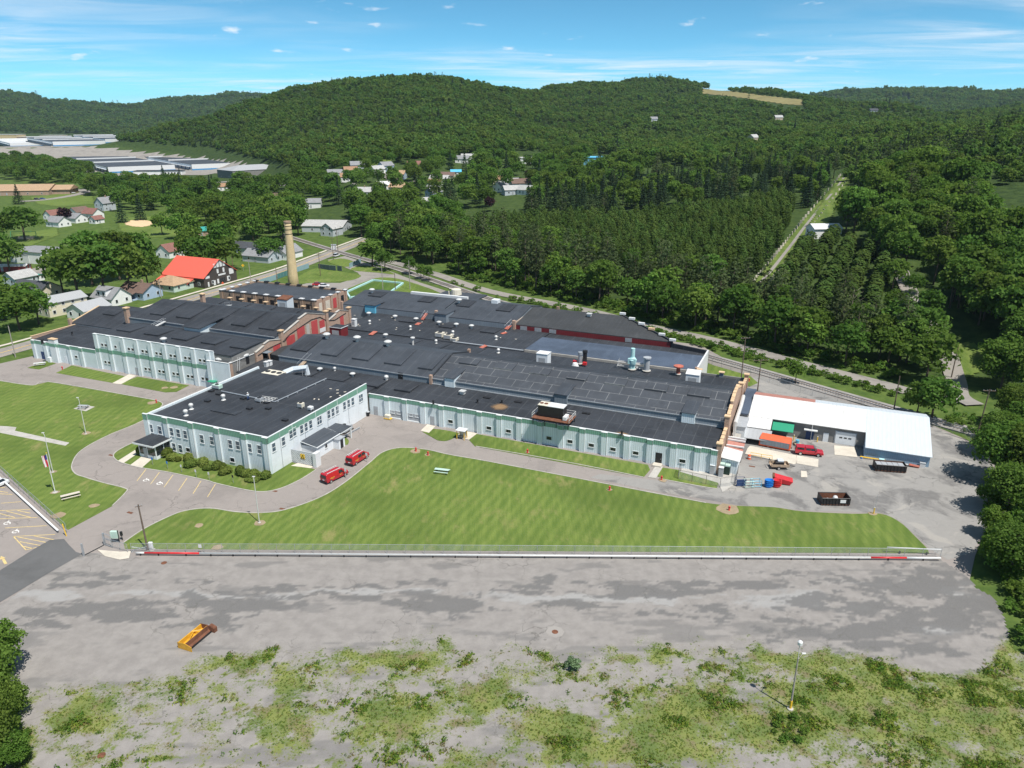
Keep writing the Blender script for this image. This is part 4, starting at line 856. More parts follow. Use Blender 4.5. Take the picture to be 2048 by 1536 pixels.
# ---- long single-storey front wing
LW = Fac('front_wing', 'long low white wing with green band and repeated piers', 40, 40)
LV = 35.2; LZ = 5.25
lp = [0.9 + 4.86 * i for i in range(17)]; lp = [p for p in lp if p < 80.5]
bay_wall(LW, 0.05, 82.0, LV, LZ, lp[1:] + [81.9], (LZ - 0.95, LZ - 0.02))
LWP = [(LV + .4, 5.2), (45.6, 6.0)]
roof_profile(LW, 'roof', -0.3, 81.95, LWP, M_ROOF, 0.3)
for X, Y in ((405, 1212), (712, 1265), (868, 1290), (1192, 1345), (1360, 1373), (1530, 1403), (1703, 1435), (1885, 1467)):
    u, z = onv(800 + X / 4, 540 + (Y + 12) / 4, LV); window(LW, u, LV, z, 1.15, 0.75)
for X, Y in ((84, 1225), (458, 1290)): u, z = onv(1250 + X / 4, 600 + (Y + 12) / 4, LV); window(LW, u, LV, z, 1.2, 0.75)
for X, Y in ((1168, 668), (1265, 683), (1455, 718), (1555, 733)): u, z = onv(640 + X / 8, 740 + (Y + 20) / 8, LV); window(LW, u, LV, z, 0.95, 0.6)
for X, Y, h, w in ((900, 725, 2.2, .95), (1800, 875, 2.1, .95)): u, z = onv(640 + X / 8, 740 + Y / 8, LV); door(LW, u, LV, w, h)
for X, Y, w in ((1215, 800, 3.4), (1505, 850, 3.2)): u, z = onv(640 + X / 8, 740 + Y / 8, LV); LW.box('loading_door', u - w / 2, u + w / 2, LV - .05, LV - .001, 0.02, 2.0, M_GREYP); LW.box('door_sill', u - w / 2, u + w / 2, LV - .3, LV - .06, 0, .22, M_TRIM)
u, z = onv(1316, 935, LV); door(LW, u, LV, 1.2, 2.5, 0, M_DARK); LW.box('door_step', u - .9, u + .9, LV - 1.6, LV - .1, 0, .35, M_CONC_PALE)
slabs_link = [(587, 748, 619.5, 752.5), (653, 757, 685, 762.5), (718.7, 767.5, 754.4, 773), (788, 777.5, 818.7, 783)]
for X, Y in ((265, 1050), (815, 1045), (620, 1040)): vent(LW, 800 + X / 4, 540 + (Y - 12) / 4, 5.6, 'black', 1.0)
vent(LW, 925, 778, 5.9, 'box', 1.2)
for X, Y in ((695, 1025), (945, 1060), (1490, 1150)): u, v = uvz(800 + X / 4, 540 + Y / 4, 5.7); LW.at('roof_hatch', cached('hatch', lambda: MB().box(-.9, .9, -.4, .4, 0, .22).mesh('hatch', M_DARK)), u, v, zprof(LWP, v) - .02)
# rust stains with their own vents
M_STAIN = None
def stain_mat():
    t = NT('rust_stain'); v = t.pos('Object'); d = t.n('ShaderNodeVectorMath', operation='LENGTH'); t.l(v, d.inputs[0])
    n = t.noise(v, 1.6, 4, 0.65); e = t.rng(t.math('ADD', d.outputs['Value'], t.math('MULTIPLY', t.math('SUBTRACT', n, 0.5), 0.9)), 1.0, 0.35, 0.0, 0.75)
    b = t.n('ShaderNodeBsdfPrincipled'); t.set(b.inputs['Base Color'], t.mix(n, (0.23, 0.13, 0.06), (0.36, 0.24, 0.13))); b.inputs['Roughness'].default_value = .95
    tr = t.n('ShaderNodeBsdfTransparent'); m = t.n('ShaderNodeMixShader'); t.l(e, m.inputs[0]); t.l(tr.outputs[0], m.inputs[1]); t.l(b.outputs[0], m.inputs[2]); t.l(m.outputs[0], t.out.inputs[0]); return t.m
M_STAIN = stain_mat()
for x, y, su, sv in ((1000, 813, 2.4, 2.0), (1244, 865, 1.9, 1.0)):
    u, v = uvz(x, y, 5.55); sl = math.atan2(.8, 10.0)
    o = LW.at('rust_stain', cached('stain', lambda: MB().add([(-1, -1, 0), (1, -1, 0), (1, 1, 0), (-1, 1, 0)], [(0, 1, 2, 3)]).mesh('stain', M_STAIN)), u, v, zprof(LWP, v) + .012, (sl, 0, 0), None, (su, sv, 1))
vent(LW, 1244, 860, 5.45, 'black', 1.0)

# ---- link roof behind the office and the mid hall / main hall
MP = [(45.5, 7.5), (57.0, 10.35), (66.5, 8.0)]; MR = [(66.0, 6.7), (78.6, 6.0)]
LK = Fac('link_building', 'low black flat roof between the office and the grey hall behind', -18, 40)
LKP = [(34.7, 5.5), (45.6, 5.95)]
body(LK, -40, -0.35, LKP, M_BLOCK); roof_profile(LK, 'roof', -40, -0.32, LKP, M_ROOF)
for s_ in slabs_link[:3]: slab(LK, LKP, *s_, 44.5, 0.4)
slab(LW, [(35.2, 5.3), (45.5, 6.0)], *slabs_link[3], 43.5, 0.35)
for x, y, k in ((639.5, 736, 'mushroom'), (705, 746, 'mushroom'), (669, 735, 'turbine')): vent(LK, x, y, 5.8, k, 0.95)
vent(LW, 772.5, 752, 5.7, 'turbine', 1.3)
MH = Fac('grey_hall', 'grey low-gabled hall with large raised roof covers behind the office', -12, 60)
body(MH, -35, 11.3, MP, M_CLER); roof_profile(MH, 'roof', -35.1, 11.35, MP, M_ROOF_GREY); body(MH, -39.5, 11.3, [(66.6, 6.7)] + MR[1:], M_BLOCK); roof_profile(MH, 'rear_roof', -39.6, 11.35, [(66.55, 6.68)] + MR[1:], M_ROOF)
MH.p('eave_flashing', MB().box(-35.15, 11.35, 45.36, 45.55, 7.30, 7.50), M_STEEL)
for s_ in ((580.8, 696, 612, 701.5), (641, 706, 672.6, 710.6), (703.9, 714.5, 735.7, 719.4), (768, 723.7, 801, 728.7), (835, 733.7, 864, 737.5)): slab(MH, MP, *s_, 56.9, 0.45, M_ROOF_GREY if s_[0] > 600 else M_ROOF)
for s_ in ((785, 687, 815, 691), (843.7, 695.6, 873.7, 698.7)): slab(MH, MR, *s_, 77.5, 0.35)
MH.p('hip_end', MB().hexa([(-39.3, 47, 5.6), (-35.05, 45.6, 5.6), (-35.05, 52, 5.6), (-39.3, 52, 5.6)], [(-39.3, 47, 6.9), (-35.05, 45.6, 7.3), (-35.05, 52, 8.9), (-39.3, 52, 7.6)]), M_ROOF_BROWN)
for x, y, k, z in ((653, 667, 'mushroom', 10.3), (714, 673, 'mushroom', 10.3), (775.6, 682, 'mushroom', 10.3), (771, 668, 'mushroom', 6.3), (872, 680, 'turbine', 6.3)): vent(MH, x, y, z, k, 1.35 if z > 9 else 1.0)
vent(MH, 825.6, 683, 6.4, 'tall', 1.1)
ramp(MH, 598, 735, 5.95, 620, 713, 7.6, 1.2, M_WOOD)
ramp(MH, 741, 670, 6.4, 751, 663, 6.6, 1.4, M_WOODRED, rails=False)
door(MH, onv(640 + 1290 / 8, 758, 45.5)[0], 45.5, 1.2, 1.7, 0, M_DARK, 5.9)
MA = Fac('main_hall', 'large grey hall with gridded roof seams and brick end wall', 46, 56)
body(MA, 11.6, 81.6, MP, M_CLER); roof_profile(MA, 'roof', 11.6, 81.75, MP[:2], M_ROOF_GRID); roof_profile(MA, 'rear_slope', 11.6, 81.75, [(57.005, 10.345), MP[2]], M_ROOF)
body(MA, 11.6, 81.6, [(66.6, 6.7)] + MR[1:], M_BLOCK); roof_profile(MA, 'rear_roof', 11.6, 81.75, [(66.55, 6.68)] + MR[1:], M_ROOF)
MA.p('eave_flashing', MB().box(11.6, 81.6, 45.36, 45.55, 7.32, 7.53), M_STEEL); MA.box('gutter', 11.6, 81.7, 45.2, 45.48, 6.02, 6.2, M_STEEL)
for s_ in ((917.5, 722.5, 952.5, 727.5), (987, 732, 1023.7, 737.5), (1058.7, 742, 1096, 747.5), (1132.5, 752.5, 1171, 758), (1209, 762.5, 1250, 768.7), (1290, 774, 1332.5, 780.5), (1375.7, 785.5, 1419.5, 792.5)): slab(MA, MP, *s_, 56.7, 0.42, M_ROOF_GRID)
for x, w, mt in ((901, 2.6, M_PALEGREEN), (1123, 3.0, M_CLER), (1377, 2.8, M_MRB)):
    u = onv(x, {901: 765, 1123: 795, 1377: 836}[x], 45.5)[0]
    dm = MA.box('dormer', u - w / 2, u + w / 2, 44.9, 50.5, 6.05, 8.3, M_SIDE if mt is not M_CLER else M_CLER); MA.p('dormer_roof', MB().hexa([(u - w / 2 - .15, 44.7, 8.3), (u + w / 2 + .15, 44.7, 8.3), (u + w / 2 + .15, 51, 8.9), (u - w / 2 - .15, 51, 8.9)], [(u - w / 2 - .15, 44.7, 8.42), (u + w / 2 + .15, 44.7, 8.42), (u + w / 2 + .15, 51, 9.02), (u - w / 2 - .15, 51, 9.02)]), M_ROOF_GREY, dm)
# raised parapet between grey hall and main hall, with brick stubs
pq = MB(); 
for (a, za), (b_, zb) in zip(MP[:-1], MP[1:]): pq.hexa([(11.3, a, za - .5), (11.62, a, za - .5), (11.62, b_, zb - .5), (11.3, b_, zb - .5)], [(11.3, a, za + .35), (11.62, a, za + .35), (11.62, b_, zb + .35), (11.3, b_, zb + .35)])
MA.p('parapet', pq, M_ROOF)
MA.box('brick_stub', 11.1, 11.8, 45.0, 45.7, 6.0, 8.3, M_BRICK); MA.box('brick_stub', 11.1, 11.8, 66.0, 66.7, 6.5, 9.0, M_BRICK)
# brick east end wall with stepped copings
EW = [(35.3, 5.9), (44.6, 6.6), (44.6, 8.3), (50.5, 9.6), (50.5, 10.2), (54, 11.0), (60, 11.0), (60, 10.2), (66.4, 8.6), (66.4, 7.3), (78.6, 6.6)]
MA.p('end_wall', MB().prism([(35.3, 0)] + EW + [(78.6, 0)], 'x', 81.76, 82.25), M_BRICK)
for (a, za), (b_, zb) in zip(EW[:-1], EW[1:]):
    if b_ - a > .5:
        n = max(1, int((b_ - a) / 1.6))
        for i in range(n):
            t0, t1 = i / n, (i + 1) / n - .04; p0 = (a + (b_ - a) * t0, za + (zb - za) * t0); p1 = (a + (b_ - a) * t1, za + (zb - za) * t1)
            MA.p('coping_stone', MB().hexa([(81.68, *p0), (82.4, *p0), (82.4, *p1), (81.68, *p1)], [(81.68, p0[0], p0[1] + .14), (82.4, p0[0], p0[1] + .14), (82.4, p1[0], p1[1] + .14), (81.68, p1[0], p1[1] + .14)]), M_COPING)
for vv, zz in ((35.6, 6.6), (44.7, 9.0), (66.4, 9.2), (78.2, 7.6)):
    pi = MA.box('pier', 81.6, 82.55, vv - .5, vv + .5, 0, zz, M_BRICK); MA.box('pier_cap', 81.45, 82.7, vv - .62, vv + .62, zz, zz + .22, M_COPING, pi)
MA.box('rear_parapet', 69.6, 81.7, 78.4, 78.75, 0, 6.5, M_BLOCK)
for uu in (70.5, 76): MA.box('pier', uu - .5, uu + .5, 78.2, 79.0, 0, 7.2, M_CLER); MA.box('pier_cap', uu - .7, uu + .7, 78.0, 79.2, 7.2, 7.4, M_COPING)
MA.p('duct_riser', MB().tube([(83.2, 50, 0.5), (83.2, 50.3, 5.6), (83.1, 60, 6.0), (83, 65, 6.6)], 0.42, 8), M_ALU)

# ---- rooftop plant on the main hall (things of their own)
u, v = uvz(1108, 836, 6.4); ch = thing('rooftop_chiller', 'large black air handler with white top on a railed rusty platform', 'chiller', Wd(u, v, 0), TH)
zp = 6.75
part('platform', MB().box(-4.3, 4.3, -2.4, 2.2, zp - .15, zp), M_RUST, ch)
for sx in (-4, -1.3, 1.3, 4):
    for sy in (-2.2, 2.0): part('leg', MB().box(sx - .08, sx + .08, sy - .08, sy + .08, 5.2, zp - .15), M_DARK, ch)
part('casing', MB().box(-3.4, 2.4, -1.0, 1.4, zp + .15, zp + 2.5), M_DARK, ch, bevel=.05); part('top_panel', MB().box(-1.2, 2.45, -1.05, 1.45, zp + 2.5, zp + 2.62), M_WHITE, ch); part('fan_deck', MB().box(-3.45, -1.25, -1.05, 1.45, zp + 2.5, zp + 2.6), M_BEIGE, ch)
for fx in (-2.9, -1.9): part('fan_guard', MB().lathe([(.42, zp + 2.6), (.42, zp + 2.7), (.3, zp + 2.72), (0, zp + 2.66)], (fx, 0.2, 0), 12), M_RUST, ch)
part('side_unit', MB().box(2.5, 3.3, -1.6, 0.4, zp + .1, zp + .9), M_WHITE, ch, bevel=.03)
for pts in ([(-4.2, -2.3), (-4.2, 2.1)], [(4.2, -2.3), (4.2, 2.1)], [(-4.2, 2.1), (4.2, 2.1)]):
    for hz in (.55, 1.1): part('handrail', MB().tube([(pts[0][0], pts[0][1], zp + hz), (pts[1][0], pts[1][1], zp + hz)], .05, 5), M_ALU, ch)
for sx, sy in ((-4.2, -2.3), (-4.2, 2.1), (4.2, -2.3), (4.2, 2.1), (4.2, -.1)): part('rail_post', MB().box(sx - .04, sx + .04, sy - .04, sy + .04, zp, zp + 1.1), M_ALU, ch)
def boxy(name, label, cat, u, v, z, w, d, h, mat, capmat=None, slope=0.0, caph=.12):
    t = thing(name, label, cat, Wd(u, v, z), TH)
    part('casing', MB().hexa([(-w / 2, -d / 2, 0), (w / 2, -d / 2, 0), (w / 2, d / 2, 0), (-w / 2, d / 2, 0)], [(-w / 2, -d / 2, h), (w / 2, -d / 2, h), (w / 2, d / 2, h + slope), (-w / 2, d / 2, h + slope)]), mat, t)
    part('top', MB().hexa([(-w / 2 - .1, -d / 2 - .1, h + .002), (w / 2 + .1, -d / 2 - .1, h + .002), (w / 2 + .1, d / 2 + .1, h + slope + .002), (-w / 2 - .1, d / 2 + .1, h + slope + .002)], [(-w / 2 - .1, -d / 2 - .1, h + caph), (w / 2 + .1, -d / 2 - .1, h + caph), (w / 2 + .1, d / 2 + .1, h + slope + caph), (-w / 2 - .1, d / 2 + .1, h + slope + caph)]), capmat or M_WHITE, t)
    part('grille', MB().box(-w * .3, w * .3, -d / 2 - .03, -d / 2 - .002, h * .3, h * .75), M_GREYP, t); return t
u, v = uvz(1083, 726, 8.2); boxy('roof_penthouse', 'tall white boxy roof unit beside the blue-grey roof', 'roof unit', u, v + 1.5, 6.5, 3.0, 2.6, 4.0, M_SIDE_PLAIN)
u, v = uvz(1384, 764, 7.4); boxy('roof_penthouse', 'white roof box near the east end wall of the main hall', 'roof unit', u, v + 1.2, 6.3, 3.2, 2.4, 2.9, M_SIDE_PLAIN, slope=.5)
def stackvent(name, label, x, y, z, prof, mat, cat='exhaust stack', n=12, extra=None):
    u, v = uvz(x, y, z); t = thing(name, label, cat, Wd(u, v, z - .05), TH); part('duct', MB().lathe(prof, n=n), mat, t, smooth=False)
    part('flange', MB().lathe([(prof[0][0] * 1.5, 0), (prof[0][0] * 1.5, .15), (prof[0][0] * 1.1, .25)], n=n), M_CONC, t); return t
s1 = stackvent('exhaust_stack', 'aqua fan stack with framing on the east hall roof', 1264, 738, 6.6, [(.75, 0), (.75, 1.6), (1.0, 1.9), (1.1, 2.6), (.7, 3.1), (.55, 3.3), (.55, 5.6)], M_TEALP)
fm_ = MB()
for a, b in (((-4, 0), (-1, .4)), ((-4, 1.2), (3.4, 1.2)), ((1, 0), (3.5, .8)), ((-4, 0), (-4, 1.2)), ((3.5, 0), (3.5, 1.2)), ((-1, -.6), (-1, 1.6)), ((2, -.5), (2.2, 1.4))):
    for z_ in (.5, 1.5): fm_.tube([(a[0], a[1], z_), (b[0], b[1], z_)], .07, 4)
for a in ((-4, 0), (-4, 1.2), (3.5, 0), (3.5, 1.2), (-1, 1.6), (2.2, 1.4)): fm_.tube([(a[0], a[1], 0), (a[0] + .3, a[1], 2.2)], .06, 4)
part('frame', fm_, M_ALU, s1); part('fan_housing', MB().box(-1.0, 1.0, -.9, -.2, 1.6, 3.0), M_TEALP, s1)
stackvent('exhaust_stack', 'thick grey vent cylinder with white cap on the east hall roof', 1293, 741, 6.6, [(.75, 0), (.75, 3.2), (1.05, 3.3), (1.05, 3.6), (0, 3.7)], M_GREYP)
stackvent('exhaust_stack', 'grey vent with flared red cap on the east hall roof', 1356, 748, 6.6, [(.5, 0), (.5, 1.9), (1.25, 2.0), (1.25, 2.25), (0, 2.5)], M_WOODRED)
s2 = stackvent('exhaust_stack', 'black and steel vent cluster with red braces on the roof', 1160, 727, 6.9, [(.5, 0), (.5, 2.4), (.62, 2.5), (.62, 3.2), (0, 3.3)], M_STEEL)
part('black_duct', MB().lathe([(.55, 0), (.55, 3.0), (.7, 3.1), (.65, 3.6), (0, 3.7)], (1.1, .6, 0), 10), M_DARK, s2); part('red_brace', MB().box(-1.8, -.9, -.6, .3, 0, .8).box(.9, 1.9, -.8, .0, 0, .7), M_REDP, s2); part('white_hood', MB().lathe([(1.0, 0), (.9, .4), (.6, 1.1), (0, 1.15)], (-.6, -2.2, -.3), 12), M_WHITE, s2)
# ---- centre block and blue roof block
CE = Fac('centre_block', 'dark flat roof dotted with white vents between the halls', -8, 90)
CP = [(78.9, 5.95), (99.9, 5.9)]
body(CE, -40.2, 21.9, CP, M_BLOCK); roof_profile(CE, 'roof', -40.2, 22.0, CP, M_ROOF)
CE.box('parapet', -40.2, 22.0, 78.7, 79.2, 5.2, 6.3, M_ROOF); CE.box('parapet_cap', 0, 22.05, 78.6, 79.25, 6.3, 6.4, M_STEEL); CE.box('wall_strip', -12, 21.9, 78.55, 78.69, 5.6, 6.25, M_ROOF_GREY)
for s_ in ((797.5, 641, 826, 645), (877.5, 652, 902.5, 655.6), (960, 662, 988, 666)): slab(CE, CP, *s_, 98.5, 0.4)
for x, y, k in ((737.5, 625, 'mushroom'), (790, 631, 'mushroom'), (832, 636, 'mushroom'), (739, 641, 'turbine'), (820.6, 652, 'turbine'), (878, 643, 'mushroom'), (912.5, 647, 'mushroom'), (905.6, 662, 'turbine'), (943, 650, 'mushroom'), (992, 672, 'turbine'), (996.6, 698, 'turbine')): vent(CE, x, y, 5.9 if y < 695 else 6.4, k, 1.05)
rs = random.Random(3)
for i in range(26):
    t_ = rs.random(); x = 705 + t_ * 330; y = 655 + t_ * 30 - rs.choice((6, 8, 22, 24, 26)) + rs.uniform(-2, 2); u, v = uvz(x, y, 5.95)
    if v < 98: CE.at('roof_paver', cached('paver', None), u, v, 5.9, rs.random() * 3)
for i, (x, y) in enumerate(((880, 674), (897, 678), (909, 682))): u, v = uvz(x, y, 5.95); unit_at('rooftop_air_conditioner', ('leftmost of three beige roof air conditioners in a row on the centre block', 'middle of three beige roof air conditioners in a row on the centre block', 'rightmost of three beige roof air conditioners in a row on the centre block')[i], u, v, 5.9, (2.4 if i < 2 else 2.0, 1.9, 1.5 if i < 2 else 1.1), M_BEIGE, fans=1, group='beige roof air conditioners')
u, v = uvz(709, 652, 6); boxy('roof_unit', 'white upright roof unit beside the brick gable pier', 'roof unit', u, v, 5.9, 1.3, 1.2, 2.3, M_WHITE)
ramp(CE, 833, 650, 5.95, 839, 646, 6.0, 1.3, M_WOODRED, rails=False); ramp(CE, 1003, 668, 5.95, 1012, 665, 6.1, 1.2, M_WOODRED, rails=False); ramp(CE, 960, 697, 5.9, 972, 691, 6.4, 1.4, M_WOODRED, rails=False)
BL = Fac('blue_roof_block', 'flat blue-grey roof block with pale wall beside the railway side', 46, 87)
BLP = [(79.9, 6.45), (93.4, 6.35)]
BL.box('wall', 22.2, 69.2, 79.6, 93.5, 0, 6.2, M_CONC_PALE); roof_profile(BL, 'roof', 22.15, 69.3, BLP, M_ROOF_BLUE, 0.18); BL.box('front_fascia', 22.1, 69.3, 79.5, 79.9, 4.0, 6.36, M_CONC); BL.box('end_wall', 69.32, 69.75, 79.5, 97.5, 0, 6.9, M_WHITE)
BL.box('rear_roof', 22.2, 69.3, 93.6, 99.7, 5.4, 5.75, M_ROOF); BL.box('pier', 69.2, 70.0, 79.2, 80.0, 0, 7.4, M_BRICK)
# ---- rear halls
RP = [(100.0, 7.75), (114.0, 9.7), (124.5, 7.6)]
H1 = Fac('rear_hall', 'dark rear hall with slate clerestory and a blue dormer', -35, 110)
body(H1, -53, -16.7, RP, M_CLER); roof_profile(H1, 'roof', -53.1, -16.6, RP, M_ROOF_GREY)
H1.box('dormer', -43.5, -39.6, 99.2, 103, 5.9, 8.5, M_CYANP); H1.box('dormer_roof', -43.8, -39.3, 99.0, 105, 8.5, 8.65, M_ROOF_GREY)
for s_ in ((736, 590, 761, 593), (835, 601, 861, 604)): slab(H1, RP, *s_, 113.5, .35)
vent(H1, 743.7, 578, 9.6, 'mushroom', 1.3)
H1.box('rear_roof', -33, -16, 124.7, 137, 6.0, 6.4, M_ROOF_GREY); H1.box('rear_duct', -36, -14, 116.5, 117.6, 9.0, 10.0, M_WHITE)
for uu in (-31, -24, -17): H1.box('duct_stand', uu - .6, uu + .6, 115.8, 118, 8.6, 9.2, M_ALU)
H1.box('brick_pier', -53.6, -52.8, 99.6, 100.5, 5.5, 8.6, M_BRICK)
H2 = Fac('rear_hall', 'dark rear hall stepping forward beside the grain hopper', -3, 110)
RP2 = [(99.2, 7.6), (114.0, 9.9), (124.5, 7.6)]
body(H2, -15.6, 10.2, RP2, M_CLER); roof_profile(H2, 'roof', -15.7, 10.3, RP2, M_ROOF_GREY); H2.box('bay', -16.2, -12.0, 97.6, 103, 5.9, 8.6, M_CLER); H2.box('bay_roof', -16.3, -11.9, 97.4, 104, 8.6, 8.75, M_ROOF_GREY); H2.box('brick_pier', -16.9, -16.1, 98.8, 99.8, 5.9, 9.2, M_BRICK)
for s_ in ((912, 610, 938, 612.5), (991.6, 618.7, 1019.7, 622)): slab(H2, RP2, *s_, 113.5, .35)
vent(H2, 918, 598, 9.7, 'mushroom', 1.3)
H2.box('roof_cupola', -3.4, -1.2, 113, 115.4, 9.5, 10.9, M_SIDE_PLAIN)
ramp(H2, 1012, 659, 6.0, 1026, 645, 7.7, 1.5, M_WOODRED); ramp(H1, 844, 640, 6.0, 853, 627, 7.8, 1.3, M_WOODRED)
H3 = Fac('red_clerestory_hall', 'dark low hall with red boarded clerestory cut diagonally by the railway', 34, 107)
A_ = [(10.6, 100.0), (58.6, 100.0), (40.0, 115.4), (10.6, 115.4)]
def hz(v): return 7.35 + (v - 100) * 0.135
H3.p('wall', MB().hexa([(a, b, 0) for a, b in A_], [(a, b, hz(b) - .24) for a, b in A_]), M_REDSIDE); H3.p('roof', MB().hexa([(a, b, hz(b) - .23) for a, b in A_], [(a, b, hz(b)) for a, b in A_]), M_ROOF_BROWN)
H3.p('rear_parapet', MB().hexa([(58.9, 99.9, 0), (59.3, 100.2, 0), (40.3, 115.9, 0), (40.0, 115.45, 0)], [(58.9, 99.9, hz(100) + .45), (59.3, 100.2, hz(100) + .45), (40.3, 115.9, hz(115) + .3), (40.0, 115.45, hz(115) + .3)]), M_ROOF)
H3.p('rear_parapet', MB().hexa([(69.8, 97.6, 0), (69.6, 97.1, 0), (59.0, 99.75, 0), (59.2, 100.2, 0)], [(69.8, 97.6, 6.8), (69.6, 97.1, 6.8), (59.0, 99.75, 7.0), (59.2, 100.2, 7.0)]), M_ROOF)
for t_ in (0, .2, .4, .6, .8, 1.0):
    a = 40.2 + (59.1 - 40.2) * t_; b = 115.6 + (100.05 - 115.6) * t_; H3.box('parapet_cap', a - .9, a + .9, b - .4, b + .5, hz(b) + .3, hz(b) + .9, M_WHITE if t_ not in (.6,) else M_COPING)
for X in (890, 1120, 1355): u, z = onv(936 + X / 8, 660, 100.0); H3.box('clerestory_panel', u - 1.1, u + 1.1, 99.93, 99.999, 5.85, 7.05, M_STEEL)
u, z = onv(1257, 680, 100.0); H3.box('clerestory_panel', u - 1.0, u + 1.0, 99.93, 99.999, 5.85, 7.05, M_STEEL)
H3.box('divider_wall', 10.2, 10.62, 99.5, 115.4, 0, 8.0, M_BRICK); H3.box('brick_pier', 9.9, 10.9, 99.2, 100.1, 5.8, 8.6, M_BRICK); vent(H3, 1179, 624, 9.2, 'box', 1.3); H3.box('chimney', 18.6, 19.4, 115.0, 115.8, 8, 10.3, M_BRICK_DK)
# hopper tank behind
u, v = uvz(905, 597, 6.5); hp = thing('hopper_tank', 'rusty cream conical hopper tank on legs behind the rear hall', 'tank', Wd(u, v + 3, 0), TH, None, (1, 1, .66))
part('shell', MB().lathe([(.5, 9.0), (2.0, 11.2), (1.75, 14.0), (1.1, 14.4), (0, 14.5)], n=14), M_BEIGE, hp); part('cone', MB().lathe([(.35, 7.8), (.5, 9.02), (1.9, 11.0)], n=14), M_RUST, hp)
for a in range(4): part('leg', MB().tube([(1.7 * math.cos(a * 1.57 + .8), 1.7 * math.sin(a * 1.57 + .8), 0), (1.8 * math.cos(a * 1.57 + .8), 1.8 * math.sin(a * 1.57 + .8), 11.2)], .14, 5), M_STEEL, hp)
part('pipe', MB().tube([(-1.2, 0, 14.2), (-2.6, 0, 14.0), (-3.0, 0, 12.5), (-3.0, 0, 8)], .3, 6), M_BEIGE, hp)

# ---- west hall with brick gables
WA = [(34.6, 9.75), (45.8, 10.45), (51.6, 9.1)]; WN = [(51.5, 10.3), (64.8, 13.1), (74.2, 10.6)]; WR = [(74.2, 9.0), (80.8, 10.0), (86.2, 8.6)]
WH = Fac('west_hall', 'two-storey white front wing with dark roof and brick gabled hall behind it', -68, 60)
FV = 34.3; w2 = [-88.6 + 5.13 * i for i in range(9)]
bay_wall(WH, -90.0, -46.6, FV, 10.35, w2, (5.1, 6.2), 1.25)
body(WH, -89.9, -40.9, [(34.7, 9.75)] + WA[1:], M_BLOCK); roof_profile(WH, 'front_roof', -90, -40.8, WA, M_ROOF)
body(WH, -96.0, -40.9, WN, M_CLER); roof_profile(WH, 'nave_roof', -96.1, -40.8, WN, M_ROOF); WH.box('eave_flashing', -96.0, -41, 51.36, 51.55, 10.1, 10.31, M_STEEL)
body(WH, -92.0, -40.9, WR, M_BRICK); roof_profile(WH, 'rear_roof', -92.0, -40.8, WR, M_ROOF)
for i, p in enumerate(w2[:-1]):
    for du in ((1.35, 2.75) if i != 1 else (1.35,)): window(WH, p + du, FV, 7.0, 0.85, 0.72)
for i, p in enumerate(w2):
    if i in (0, 3, 4, 5, 6, 7):
        for du in (1.35, 2.75):
            if p + du < -47: window(WH, p + du, FV, 1.9, 0.85, 0.72)
for i in (2, 8): door(WH, w2[i] + 2.9, FV, 0.95, 2.1, 0, M_GREYP)
for s_ in ((190 + 340 / 8, 570 + 710 / 8, 190 + 555 / 8, 570 + 742 / 8), (190 + 780 / 8, 570 + 770 / 8, 190 + 1000 / 8, 570 + 805 / 8), (190 + 1225 / 8, 570 + 840 / 8, 190 + 1450 / 8, 570 + 880 / 8), (190 + 1690 / 8, 570 + 910 / 8, 190 + 1920 / 8, 570 + 945 / 8), (459, 692.5, 489, 697)): slab(WH, WA, *s_, 45.6, .4)
for s_ in ((299, 626, 325, 629), (352, 632, 379, 636), (405.6, 640, 433, 644), (461, 647.5, 490, 651), (518, 654, 546, 659)): slab(WH, WN, *s_, 64.6, .42)
for s_ in ((457.5, 612.5, 483, 616), (507.5, 619, 533, 623), (559, 626, 585.6, 629), (408, 606.5, 430, 610)): slab(WH, WR, *s_, 80.7, .35)
vent(WH, 326.6, 676, 9.9, 'mushroom', 1.2)
ramp(WH, 305, 656, 9.4, 330, 643, 10.4, 1.0, M_ALU); ramp(WH, 447, 611.5, 10.6, 462, 611, 10.8, 1.2, M_ALU)
dm = WH.box('dormer', -70.3, -64.4, 48.0, 55, 9.3, 11.2, M_SIDE); WH.p('dormer_roof', MB().hexa([(-70.8, 47.4, 11.0), (-63.9, 47.4, 11.0), (-63.9, 57.0, 12.1), (-70.8, 57.0, 12.1)], [(-70.8, 47.4, 11.18), (-63.9, 47.4, 11.18), (-63.9, 57.0, 12.28), (-70.8, 57.0, 12.28)]), M_ROOF, dm)
for a, b in ((-96.6, 51.5), (-89.6, 75.0)): c = WH.box('chimney', a - .55, a + .55, b - .6, b + .6, 8.5, 13.0, M_BRICK); WH.box('chimney_cap', a - .75, a + .75, b - .8, b + .8, 13.0, 13.3, M_COPING, c)
